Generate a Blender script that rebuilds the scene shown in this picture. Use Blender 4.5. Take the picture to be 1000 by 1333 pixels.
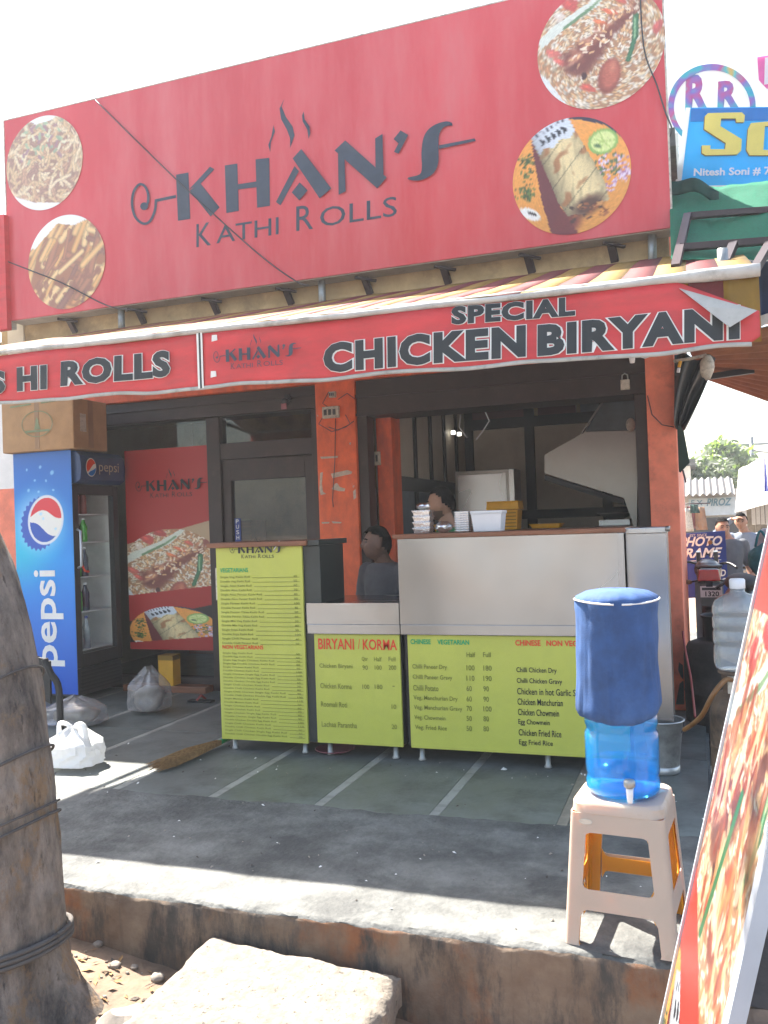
import bpy, bmesh, math, random
import numpy as np
from mathutils import Vector, Matrix, noise
from mathutils.geometry import tessellate_polygon

for o in list(bpy.data.objects): bpy.data.objects.remove(o)
SC = bpy.context.scene
COL = SC.collection
rad = math.radians
rng = random.Random(7)

# ------------------------------------------------------------------ camera
FPX = 1133.26                                   # focal length in photo pixels (photo 1000 wide)
YAW, PITCH, ROLL, CAMH = rad(19.784), rad(0.785), rad(2.029), 1.5
cF = Vector((-math.sin(YAW)*math.cos(PITCH), math.cos(YAW)*math.cos(PITCH), math.sin(PITCH)))
_r0 = Vector((math.cos(YAW), math.sin(YAW), 0)); _u0 = _r0.cross(cF)
cR = math.cos(ROLL)*_r0 - math.sin(ROLL)*_u0
cU = math.cos(ROLL)*_u0 + math.sin(ROLL)*_r0
CAM = Vector((0, 0, CAMH))
cam_d = bpy.data.cameras.new('Camera'); cam = bpy.data.objects.new('Camera', cam_d); COL.objects.link(cam)
cam.matrix_world = Matrix(((cR.x, cU.x, -cF.x, CAM.x), (cR.y, cU.y, -cF.y, CAM.y), (cR.z, cU.z, -cF.z, CAM.z), (0, 0, 0, 1)))
cam_d.sensor_fit = 'HORIZONTAL'; cam_d.sensor_width = 36; cam_d.lens = 36*FPX/1000
cam_d.clip_start = .05; cam_d.clip_end = 600
SC.camera = cam

# ------------------------------------------------------------------ light
SUNV = Vector((-.65, .42, 1.0)).normalized()    # towards the sun: behind the shop, from the left
W = bpy.data.worlds.new('World'); SC.world = W; W.use_nodes = True
nt = W.node_tree; bg = nt.nodes['Background']
sky = nt.nodes.new('ShaderNodeTexSky'); sky.sky_type = 'NISHITA'; sky.sun_disc = False
sky.sun_elevation = math.asin(SUNV.z); sky.sun_rotation = math.atan2(SUNV.x, SUNV.y)
sky.air_density = 1.3; sky.dust_density = 3.0; sky.ozone_density = .8
nt.links.new(sky.outputs[0], bg.inputs[0]); bg.inputs[1].default_value = .095
sl = bpy.data.lights.new('Sun', 'SUN'); sl.energy = 5.0; sl.angle = rad(.53); sl.color = (1, .94, .85)
so = bpy.data.objects.new('Sun', sl); COL.objects.link(so)
so.rotation_euler = SUNV.to_track_quat('Z', 'Y').to_euler()
so.location = (-8, 5, 14)
SC.view_settings.view_transform = 'Standard'; SC.view_settings.look = 'None'
SC.view_settings.exposure = 2.32; SC.view_settings.gamma = 1
SC.view_settings.use_curve_mapping = False

# ------------------------------------------------------------------ pixel -> place helpers
def ray(x, y): return cF + cR*((x-500)/FPX) + cU*((666.5-y)/FPX)
def fy(x, y, Y): d = ray(x, y); return CAM + d*(Y/d.y)
def fx(x, y, X): d = ray(x, y); return CAM + d*(X/d.x)
def fz(x, y, Z=0): d = ray(x, y); return CAM + d*((Z-CAMH)/d.z)
def N3(x, y, z, s=1.0): return noise.noise(Vector((x*s, y*s, z*s)))

# ------------------------------------------------------------------ materials
def lin(c): return tuple(((v/12.92) if v <= .04045 else ((v+.055)/1.055)**2.4) for v in c)
MATS = {}
def newmat(name):
    m = bpy.data.materials.new(name); m.use_nodes = True; MATS[name] = m
    return m, m.node_tree, m.node_tree.nodes['Principled BSDF']
def mat(name, col, rough=.6, metal=0, var=.15, scale=6, bump=.0, bscale=40, stretch=(1, 1, 1), col2=None, lo=.35, hi=.65, dirt=None, dscale=2.2, dlo=.5, dhi=.72, rvar=.08, spec=.5, trans=None):
    """principled material with two noise-mixed tones, optional dirt layer and fine bump"""
    m, t, b = newmat(name); n, l = t.nodes, t.links
    tc = n.new('ShaderNodeTexCoord'); mp = n.new('ShaderNodeMapping'); mp.inputs['Scale'].default_value = stretch
    l.new(tc.outputs['Object'], mp.inputs[0])
    nz = n.new('ShaderNodeTexNoise'); nz.inputs['Scale'].default_value = scale; nz.inputs['Detail'].default_value = 8; nz.inputs['Roughness'].default_value = .62
    l.new(mp.outputs[0], nz.inputs['Vector'])
    cr = n.new('ShaderNodeValToRGB'); cr.color_ramp.elements[0].position = lo; cr.color_ramp.elements[1].position = hi
    c2 = col2 if col2 else tuple(max(0, v*(1-var)) for v in col); c1 = col if col2 else tuple(min(1, v*(1+var)) for v in col)
    cr.color_ramp.elements[0].color = (*c2, 1); cr.color_ramp.elements[1].color = (*c1, 1)
    l.new(nz.outputs[0], cr.inputs[0]); out = cr.outputs[0]
    if dirt:
        n2 = n.new('ShaderNodeTexNoise'); n2.inputs['Scale'].default_value = dscale; n2.inputs['Detail'].default_value = 10; n2.inputs['Roughness'].default_value = .7
        l.new(mp.outputs[0], n2.inputs['Vector'])
        r2 = n.new('ShaderNodeValToRGB'); r2.color_ramp.elements[0].position = dlo; r2.color_ramp.elements[1].position = dhi
        l.new(n2.outputs[0], r2.inputs[0])
        mx = n.new('ShaderNodeMix'); mx.data_type = 'RGBA'; mx.inputs['B'].default_value = (*dirt, 1)
        l.new(r2.outputs[0], mx.inputs['Factor']); l.new(out, mx.inputs['A']); out = mx.outputs['Result']
    l.new(out, b.inputs['Base Color'])
    b.inputs['Metallic'].default_value = metal; b.inputs['Specular IOR Level'].default_value = spec
    mr = n.new('ShaderNodeMapRange'); mr.inputs['To Min'].default_value = max(0, rough-rvar); mr.inputs['To Max'].default_value = min(1, rough+rvar)
    l.new(nz.outputs[0], mr.inputs[0]); l.new(mr.outputs[0], b.inputs['Roughness'])
    if bump:
        nb = n.new('ShaderNodeTexNoise'); nb.inputs['Scale'].default_value = bscale; nb.inputs['Detail'].default_value = 6
        l.new(mp.outputs[0], nb.inputs['Vector'])
        bp = n.new('ShaderNodeBump'); bp.inputs['Strength'].default_value = bump; bp.inputs['Distance'].default_value = .01
        l.new(nb.outputs[0], bp.inputs['Height']); l.new(bp.outputs[0], b.inputs['Normal'])
    if trans:                                     # part of the light shines through (thin plastic, leaves, cloth)
        tr = n.new('ShaderNodeBsdfTranslucent'); tr.inputs[0].default_value = (*trans[1], 1)
        ms = n.new('ShaderNodeMixShader'); ms.inputs[0].default_value = trans[0]
        o = n['Material Output']; l.new(b.outputs[0], ms.inputs[1]); l.new(tr.outputs[0], ms.inputs[2]); l.new(ms.outputs[0], o.inputs[0])
    return m
def clearmat(name, tint, body, fac, rough=.05, ior=1.45):
    """thin see-through plastic or glass: tinted transparency, a share of body colour, fresnel gloss"""
    m, t, b = newmat(name); n, l = t.nodes, t.links
    b.inputs['Base Color'].default_value = (*body, 1); b.inputs['Roughness'].default_value = max(rough, .15)
    tp = n.new('ShaderNodeBsdfTransparent'); tp.inputs[0].default_value = (*tint, 1)
    m1 = n.new('ShaderNodeMixShader'); m1.inputs[0].default_value = fac
    l.new(tp.outputs[0], m1.inputs[1]); l.new(b.outputs[0], m1.inputs[2])
    gl = n.new('ShaderNodeBsdfGlossy'); gl.inputs['Roughness'].default_value = rough
    lw = n.new('ShaderNodeLayerWeight'); pw = n.new('ShaderNodeMath'); pw.operation = 'POWER'; pw.inputs[1].default_value = 4.5; l.new(lw.outputs['Facing'], pw.inputs[0])
    f0 = ((ior-1)/(ior+1))**2; ma = n.new('ShaderNodeMath'); ma.operation = 'MULTIPLY_ADD'; ma.inputs[1].default_value = 1-f0; ma.inputs[2].default_value = f0; l.new(pw.outputs[0], ma.inputs[0])
    m2 = n.new('ShaderNodeMixShader'); l.new(ma.outputs[0], m2.inputs[0]); l.new(m1.outputs[0], m2.inputs[1]); l.new(gl.outputs[0], m2.inputs[2])
    l.new(m2.outputs[0], n['Material Output'].inputs[0])
    return m
def printmat(name, rough=.45, coat=0):
    m, t, b = newmat(name); a = t.nodes.new('ShaderNodeAttribute'); a.attribute_name = 'Col'
    t.links.new(a.outputs['Color'], b.inputs['Base Color']); b.inputs['Roughness'].default_value = rough
    b.inputs['Coat Weight'].default_value = coat
    return m
def paintchip(name, col, chip, lo, hi, scale=5, rough=.55):
    return mat(name, col, rough, var=.18, scale=9, dirt=chip, dscale=scale, dlo=lo, dhi=hi, bump=.15, bscale=60, stretch=(1, 1, .6))

M_red = mat('red_vinyl', (.60, .050, .060), .36, var=.10, scale=1.1, dirt=(.60, .15, .16), dscale=2.2, dlo=.42, dhi=.85, stretch=(1, 1, .18), bump=.25, bscale=1.6)
M_logo = mat('dark_vinyl', (.034, .046, .072), .45, var=.2)
M_valred = mat('red_banner_cloth', (.58, .045, .05), .6, var=.14, scale=2.5, dirt=(.34, .05, .05), dscale=3, dlo=.5, dhi=.95, bump=.05, stretch=(1, 1, 3))
M_white = mat('white_print', (.78, .77, .74), .5, var=.06)
M_valblk = mat('black_print', (.012, .017, .021), .55, var=.3)
M_cream = mat('cream_wall', (.42, .31, .17), .85, var=.2, scale=3, dirt=(.12, .09, .06), dscale=2.5, dlo=.5, dhi=.8, bump=.3)
M_orange = paintchip('orange_paint', (.72, .11, .03), (.42, .07, .028), .5, .75, 4)
M_orangechip = paintchip('orange_paint_chipped', (.74, .12, .032), (.60, .44, .34), .665, .69, 6.5)
M_orangeR = mat('salmon_paint', (.84, .23, .135), .6, var=.14, scale=7, dirt=(.30, .06, .04), dscale=5, dlo=.56, dhi=.85, bump=.1)
M_brown = mat('dark_brown_frame', (.030, .017, .015), .5, var=.25, scale=5, dirt=(.07, .045, .035), dscale=6, dlo=.55, dhi=.9)
M_black = mat('black_frame', (.010, .011, .014), .5, var=.3)
M_panel = mat('grey_wall_panel', (.62, .57, .48), .5, var=.08, scale=2, dirt=(.45, .40, .33), dscale=3, dlo=.5, dhi=.9)
M_maroon = mat('maroon_panel', (.10, .028, .030), .5, var=.2)
M_slate = mat('slate_panel', (.10, .12, .14), .5, var=.2)
def steel_mat():
    m, t, b = newmat('stainless_steel'); n, l = t.nodes, t.links; tc = n.new('ShaderNodeTexCoord')
    def nz(scale, st, det):
        mp = n.new('ShaderNodeMapping'); mp.inputs['Scale'].default_value = st; l.new(tc.outputs['Object'], mp.inputs[0])
        q = n.new('ShaderNodeTexNoise'); q.inputs['Scale'].default_value = scale; q.inputs['Detail'].default_value = det; l.new(mp.outputs[0], q.inputs['Vector']); return q.outputs[0]
    b.inputs['Metallic'].default_value = 1
    cr = n.new('ShaderNodeValToRGB'); cr.color_ramp.elements[0].position = .12; cr.color_ramp.elements[1].position = .88; cr.color_ramp.elements[0].color = (.26, .27, .28, 1); cr.color_ramp.elements[1].color = (.49, .505, .52, 1)
    l.new(nz(1.7, (1, 1, .8), 3), cr.inputs[0]); l.new(cr.outputs[0], b.inputs['Base Color'])
    mr = n.new('ShaderNodeMapRange'); mr.inputs['From Min'].default_value = .1; mr.inputs['From Max'].default_value = .9; mr.inputs['To Min'].default_value = .14; mr.inputs['To Max'].default_value = .36
    l.new(nz(2.2, (1, 1, .7), 1), mr.inputs[0]); l.new(mr.outputs[0], b.inputs['Roughness'])
    return m
M_steel = steel_mat()
M_steeldull = mat('dull_steel', (.27, .265, .255), .34, metal=.9, var=.08, scale=3, dirt=(.26, .23, .19), dscale=4, dlo=.55, dhi=.85)
M_lime = mat('lime_laminate', (.49, .51, .085), .34, var=.06, scale=2, dirt=(.39, .42, .08), dscale=3, dlo=.5, dhi=.95)
M_green = mat('green_print', (.02, .36, .13), .5, var=.1)
M_redprint = mat('red_print', (.75, .06, .02), .5, var=.1)
M_olive = mat('olive_print', (.21, .23, .035), .5, var=.1)
M_wood = mat('wood_edge', (.22, .085, .04), .5, var=.3, scale=8, stretch=(.3, 3, 3))
M_dkgrey = mat('dark_laminate', (.025, .032, .030), .4, var=.2)
M_kota = mat('kota_stone', (.122, .140, .130), .46, var=.22, scale=5.0, dirt=(.062, .068, .066), dscale=3.0, dlo=.44, dhi=.66, bump=.16, bscale=30, rvar=.18)
M_kota2 = mat('kota_stone_pale', (.142, .155, .145), .5, var=.2, scale=6, dirt=(.072, .076, .072), dscale=3.4, dlo=.45, dhi=.68, bump=.16, bscale=30, rvar=.18)
M_joint = mat('pale_joint', (.30, .30, .27), .7, var=.25, scale=10, dirt=(.12, .12, .11), dscale=5, dlo=.5, dhi=.7)
M_tan = mat('tan_tiling', (.24, .21, .17), .6, var=.25, scale=9)
M_plastic = mat('cream_plastic', (.57, .52, .44), .42, var=.05, scale=4, dirt=(.36, .31, .24), dscale=8, dlo=.58, dhi=.8, trans=(.33, (.98, .50, .02)))
M_cover = mat('blue_cloth', (.026, .072, .20), .85, var=.25, scale=7, dirt=(.055, .13, .32), dscale=5, dlo=.5, dhi=.8, bump=.12, bscale=160)
M_bluebot = clearmat('blue_bottle', (.30, .74, 1.0), (.04, .42, .92), .36, .07)
M_bluewater = clearmat('blue_water', (.45, .85, 1.0), (.03, .40, .80), .18, .03)
M_clear = clearmat('clear_plastic', (.90, .92, .93), (.55, .58, .60), .33, .12)
M_bag = clearmat('clear_bag', (.88, .87, .86), (.60, .57, .56), .26, .16)
M_glass = clearmat('window_glass', (.88, .89, .86), (.05, .05, .05), .05, .01, 1.5)
M_frglass = clearmat('cooler_glass', (.93, .95, .95), (.05, .05, .05), .01, .02, 1.3)
M_wbag = mat('white_plastic_bag', (.75, .75, .75), .4, var=.05, trans=(.35, (.8, .8, .8)))
M_fblack = mat('cooler_black', (.018, .02, .024), .4, var=.25)
M_fin = mat('cooler_inside', (.72, .73, .72), .5, var=.1)
M_fblue = mat('header_blue', (.012, .045, .14), .35, var=.15)
M_card = mat('cardboard', (.42, .25, .12), .8, var=.1, scale=5, dirt=(.33, .19, .09), dscale=4, dlo=.5, dhi=.8)
M_tape = mat('brown_tape', (.30, .17, .08), .35, var=.1)
M_inkgreen = mat('faded_ink', (.22, .26, .14), .7, var=.2)
M_bark = None
M_granite = mat('granite', (.185, .16, .13), .9, var=.25, scale=26, dirt=(.05, .042, .034), dscale=48, dlo=.59, dhi=.64, bump=1.0, bscale=30)
M_dirt = mat('dirt', (.20, .135, .09), .95, var=.3, scale=5, dirt=(.10, .08, .065), dscale=1.5, dlo=.45, dhi=.75, bump=.8, bscale=30)
M_asphalt = mat('road_dust', (.115, .11, .105), .95, var=.2, scale=3, bump=.4, bscale=60)
M_cement = mat('cement', (.130, .132, .124), .82, var=.34, scale=5.5, dirt=(.055, .057, .056), dscale=2.3, dlo=.43, dhi=.62, bump=.8, bscale=34)
M_alley = mat('alley_soil', (.075, .06, .05), .9, var=.35, scale=5, dirt=(.03, .028, .026), dscale=2.5, dlo=.45, dhi=.7, bump=.5)
M_galv = mat('galvanised', (.36, .37, .36), .48, metal=.7, var=.25, scale=12, dirt=(.12, .11, .10), dscale=6, dlo=.55, dhi=.72)
M_rust = mat('rusty_cylinder', (.15, .095, .06), .7, var=.35, scale=4, dirt=(.045, .032, .026), dscale=4, dlo=.42, dhi=.62, bump=.25)
M_rubber = mat('black_rubber', (.012, .012, .013), .7, var=.2)
M_hose = mat('brown_hose', (.22, .10, .03), .5, var=.3)
M_redwire = mat('red_cable', (.35, .07, .06), .5)
M_wire = mat('grey_wire', (.05, .05, .055), .6)
M_whitepl = mat('white_plastic', (.72, .73, .76), .4, var=.05)
M_dirtywhite = mat('dirty_white_plastic', (.55, .50, .42), .5, var=.15, scale=30, dirt=(.2, .17, .13), dscale=25, dlo=.5, dhi=.7)
M_yellowpl = mat('yellow_plastic', (.72, .36, .015), .45, var=.1)
M_foil = mat('foil', (.78, .78, .80), .22, metal=.95, var=.1, scale=20, bump=.9, bscale=45)
M_net = mat('green_net', (.008, .15, .085), .9, var=.35, scale=60, bump=.3, bscale=150, trans=(.34, (.012, .55, .30)))
M_netdark = mat('green_net_thick', (.006, .05, .04), .85, var=.3, trans=(.12, (.02, .3, .2)))
M_pipe = mat('maroon_pipe', (.028, .012, .014), .5, var=.2)
M_tarp = mat('white_tarp', (.60, .58, .55), .7, var=.12, dirt=(.28, .25, .21), dscale=7, dlo=.5, dhi=.72, trans=(.20, (.8, .8, .78)))
M_greytarp = mat('grey_backing', (.42, .41, .38), .75, var=.12, scale=8, dirt=(.2, .19, .17), dscale=9, dlo=.55, dhi=.75)
M_blktarp = mat('black_tarp', (.018, .02, .022), .45, var=.3, bump=.3, bscale=14)
M_sheet = mat('brown_sheet', (.30, .15, .07), .7, var=.2, dirt=(.16, .09, .05), dscale=4, dlo=.5, dhi=.8)
M_bucketrim = mat('bright_zinc', (.55, .56, .55), .4, metal=.75, var=.15)
M_broom = mat('broom_straw', (.30, .17, .07), .9, var=.4, scale=40)
M_gplastic = mat('green_plastic', (.02, .25, .07), .5)
M_teal = mat('teal_cloth', (.012, .16, .20), .8, var=.3, bump=.3, bscale=25)
M_skin = mat('brown_skin', (.33, .18, .12), .55, var=.12, scale=12, spec=.35)
M_skindk = mat('dark_brown_skin', (.20, .108, .074), .5, var=.15, scale=12, spec=.35)
M_hair = mat('black_hair', (.006, .005, .005), .95, spec=.1, var=.4, scale=60, bump=.8, bscale=90)
M_shirtdk = mat('charcoal_shirt', (.115, .115, .128), .9, var=.15, scale=10, bump=.3, bscale=30)
M_shirtgr = mat('green_shirt', (.01, .15, .05), .85, var=.15)
M_shirtbl = mat('grey_blue_shirt', (.16, .20, .27), .8, var=.12, bump=.3, bscale=30)
M_tee = mat('dark_grey_tee', (.075, .085, .10), .85, var=.12)
M_pants = mat('beige_trousers', (.42, .35, .28), .85, var=.1)
M_jeans = mat('faded_jeans', (.20, .23, .27), .85, var=.15)
M_sign_blue = mat('navy_board', (.012, .035, .22), .45, var=.12)
M_tail = mat('red_lens', (.45, .012, .012), .18, var=.2)
M_bikeblk = mat('bike_black', (.012, .012, .014), .3, var=.3)
M_bikegrey = mat('bike_grey', (.20, .22, .22), .35, metal=.6, var=.2)
M_leaf = mat('leaf', (.10, .15, .05), .6, var=.4, scale=1.5, trans=(.35, (.25, .38, .05)))
M_leaf2 = mat('leaf_dark', (.07, .10, .04), .6, var=.4, scale=1.5, trans=(.3, (.16, .26, .04)))
M_bgwall = mat('pale_plaster', (.55, .52, .46), .85, var=.1, scale=2, dirt=(.35, .31, .26), dscale=2, dlo=.5, dhi=.8)
M_bgdark = mat('dark_doorway', (.03, .03, .032), .8)
M_bgsign = mat('pale_blue_board', (.42, .50, .54), .5, var=.1)
M_teltxt = mat('slate_text', (.08, .20, .28), .5)
M_bluecloth = mat('blue_sheet', (.10, .13, .42), .8, trans=(.3, (.2, .25, .7)))
M_sheetroof = mat('corrugated_roof', (.17, .155, .14), .6, metal=.3, var=.15)
M_cyan = mat('cyan_flex', (.01, .42, .80), .45, var=.1, scale=2, trans=(.25, (.02, .5, .9)))
M_blueflex = mat('blue_flex', (.01, .20, .60), .45, var=.1, trans=(.25, (.02, .3, .8)))
M_whiteflex = mat('white_flex', (.78, .78, .76), .5, var=.04, trans=(.3, (.8, .8, .8)))
M_yellowflex = mat('yellow_flex', (.80, .68, .16), .45, var=.06, trans=(.2, (.9, .7, .2)))
M_pinkflex = mat('pink_flex', (.70, .10, .35), .45, var=.1, trans=(.2, (.8, .2, .4)))
M_shadowflex = mat('bronze_flex', (.16, .12, .03), .5)
M_print = printmat('food_print', .42)
M_printgl = printmat('glossy_print', .30)
M_stripe_y = mat('yellow_stripe', (.26, .15, .02), .8, var=.25, dirt=(.12, .07, .025), dscale=5, dlo=.5, dhi=.85, trans=(.15, (.7, .4, .03)))  # dirty cloth, darkened further to stand in for the sign's shade
M_stripe_r = mat('red_stripe', (.15, .018, .02), .8, var=.25, dirt=(.08, .02, .02), dscale=5, dlo=.5, dhi=.85, trans=(.15, (.5, .05, .04)))  # red likewise carries the sign's shade in its darkened colour
M_silver = mat('silver_frame', (.55, .60, .68), .38, metal=.5, var=.08, scale=3)

def glow(name, col, s_):
    m, t, b = newmat(name); b.inputs['Base Color'].default_value = (*col, 1); b.inputs['Emission Color'].default_value = (*col, 1); b.inputs['Emission Strength'].default_value = s_; return m
M_led = glow('cooler_lamp', (.95, .97, 1.0), 3.0); M_bulb = glow('lamp_glow', (1.0, .95, .85), .6)
def face_mat():
    """kerb face: brown plaster with rusty patches and black vertical streaks"""
    m, t, b = newmat('stained_plaster'); n, l = t.nodes, t.links
    tc = n.new('ShaderNodeTexCoord')
    def nz(scale, st, det=9, ro=.65):
        mp = n.new('ShaderNodeMapping'); mp.inputs['Scale'].default_value = st; l.new(tc.outputs['Object'], mp.inputs[0])
        q = n.new('ShaderNodeTexNoise'); q.inputs['Scale'].default_value = scale; q.inputs['Detail'].default_value = det; q.inputs['Roughness'].default_value = ro
        l.new(mp.outputs[0], q.inputs['Vector']); return q.outputs[0]
    def ramp(src, a, c0, bpos, c1):
        r = n.new('ShaderNodeValToRGB'); r.color_ramp.elements[0].position = a; r.color_ramp.elements[1].position = bpos
        r.color_ramp.elements[0].color = (*c0, 1); r.color_ramp.elements[1].color = (*c1, 1); l.new(src, r.inputs[0]); return r.outputs[0]
    def mix(f, a, bb):
        x = n.new('ShaderNodeMix'); x.data_type = 'RGBA'; l.new(f, x.inputs['Factor']); l.new(a, x.inputs['A']); l.new(bb, x.inputs['B']); return x.outputs['Result']
    base = ramp(nz(5, (1, 1, 1)), .35, (.12, .078, .052), .65, (.21, .155, .11))
    rust = ramp(nz(9, (1, 1, 1.0)), .3, (.17, .062, .026), .7, (.24, .11, .05))
    blk = ramp(nz(8, (1, 1, 1)), .3, (.04, .036, .032), .7, (.075, .066, .057))
    c = mix(ramp(nz(2.4, (1, 1, .8)), .50, (0, 0, 0), .62, (1, 1, 1)), base, rust)
    c = mix(ramp(nz(3.2, (1.6, 1.6, .5), 12, .72), .50, (0, 0, 0), .62, (1, 1, 1)), c, blk)
    c = mix(ramp(nz(26, (1, 1, .07), 4), .58, (0, 0, 0), .78, (.6, .6, .6)), c, blk)
    l.new(c, b.inputs['Base Color']); b.inputs['Roughness'].default_value = .92
    bp = n.new('ShaderNodeBump'); bp.inputs['Strength'].default_value = .6; bp.inputs['Distance'].default_value = .012
    l.new(nz(22, (1, 1, 1)), bp.inputs['Height']); l.new(bp.outputs[0], b.inputs['Normal'])
    return m
M_face = face_mat()
def bark_mat():
    m, t, b = newmat('bark'); n, l = t.nodes, t.links
    tc = n.new('ShaderNodeTexCoord')
    def nz(scale, st, det=10, ro=.7):
        mp = n.new('ShaderNodeMapping'); mp.inputs['Scale'].default_value = st; l.new(tc.outputs['Object'], mp.inputs[0])
        q = n.new('ShaderNodeTexNoise'); q.inputs['Scale'].default_value = scale; q.inputs['Detail'].default_value = det; q.inputs['Roughness'].default_value = ro
        l.new(mp.outputs[0], q.inputs['Vector']); return q.outputs[0]
    def ramp(src, a, c0, bp_, c1):
        r = n.new('ShaderNodeValToRGB'); r.color_ramp.elements[0].position = a; r.color_ramp.elements[1].position = bp_
        r.color_ramp.elements[0].color = (*c0, 1); r.color_ramp.elements[1].color = (*c1, 1); l.new(src, r.inputs[0]); return r.outputs[0]
    def mix(f, a, bb):
        x = n.new('ShaderNodeMix'); x.data_type = 'RGBA'; l.new(f, x.inputs['Factor']); l.new(a, x.inputs['A']); l.new(bb, x.inputs['B']); return x.outputs['Result']
    base = ramp(nz(9, (1, 1, .40)), .36, (.07, .058, .050), .64, (.30, .245, .20))
    tanc = ramp(nz(14, (1, 1, .7)), .3, (.20, .12, .065), .7, (.29, .20, .12))
    c = mix(ramp(nz(5.0, (1, 1, .6), 12, .75), .525, (0, 0, 0), .60, (1, 1, 1)), base, tanc)
    c = mix(ramp(nz(38, (1, 1, .25), 6), .58, (0, 0, 0), .70, (.75, .75, .75)), c, ramp(nz(3, (1, 1, 1)), 0, (.022, .017, .014), 1, (.022, .017, .014)))
    l.new(c, b.inputs['Base Color']); b.inputs['Roughness'].default_value = .9
    bp = n.new('ShaderNodeBump'); bp.inputs['Strength'].default_value = 1.0; bp.inputs['Distance'].default_value = .03
    l.new(nz(22, (1, 1, .35)), bp.inputs['Height']); l.new(bp.outputs[0], b.inputs['Normal'])
    return m
M_bark = bark_mat()

# ------------------------------------------------------------------ object helpers
WLOC = {}
def link(name, me, mats, parent=None, smooth=False, recentre=True):
    if not isinstance(mats, (list, tuple)): mats = [mats]
    for m in mats: me.materials.append(m)
    n = len(me.vertices); c = np.zeros(3)
    if recentre and n:
        a = np.empty(n*3); me.vertices.foreach_get('co', a); a = a.reshape(-1, 3)
        c = (a.min(0)+a.max(0))/2; c[2] = a[:, 2].min(); a -= c; me.vertices.foreach_set('co', a.ravel()); me.update()
    if smooth: me.polygons.foreach_set('use_smooth', [True]*len(me.polygons))
    o = bpy.data.objects.new(name, me); COL.objects.link(o); o.location = c; WLOC[o.name] = Vector(c)
    if parent is not None:
        o.parent = parent; o.matrix_parent_inverse = Matrix.Translation(-WLOC[parent.name])
    return o
def thing(name, label, cat, loc=(0, 0, 0), group=None):
    e = bpy.data.objects.new(name, None); COL.objects.link(e); e.location = loc; e.empty_display_size = .1
    WLOC[e.name] = Vector(loc); return tag(e, label, cat, group)
def tag(o, label=None, cat=None, group=None, kind=None):
    if label: o['label'] = label
    if cat: o['category'] = cat
    if group: o['group'] = group
    if kind: o['kind'] = kind
    return o
def copy_tree(o, parent=None, delta=(0, 0, 0)):
    c = o.copy(); COL.objects.link(c); c.parent = parent
    if parent is None: c.location = o.location + Vector(delta); WLOC[c.name] = WLOC[o.name] + Vector(delta)
    for ch in o.children: copy_tree(ch, c)
    return c

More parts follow.
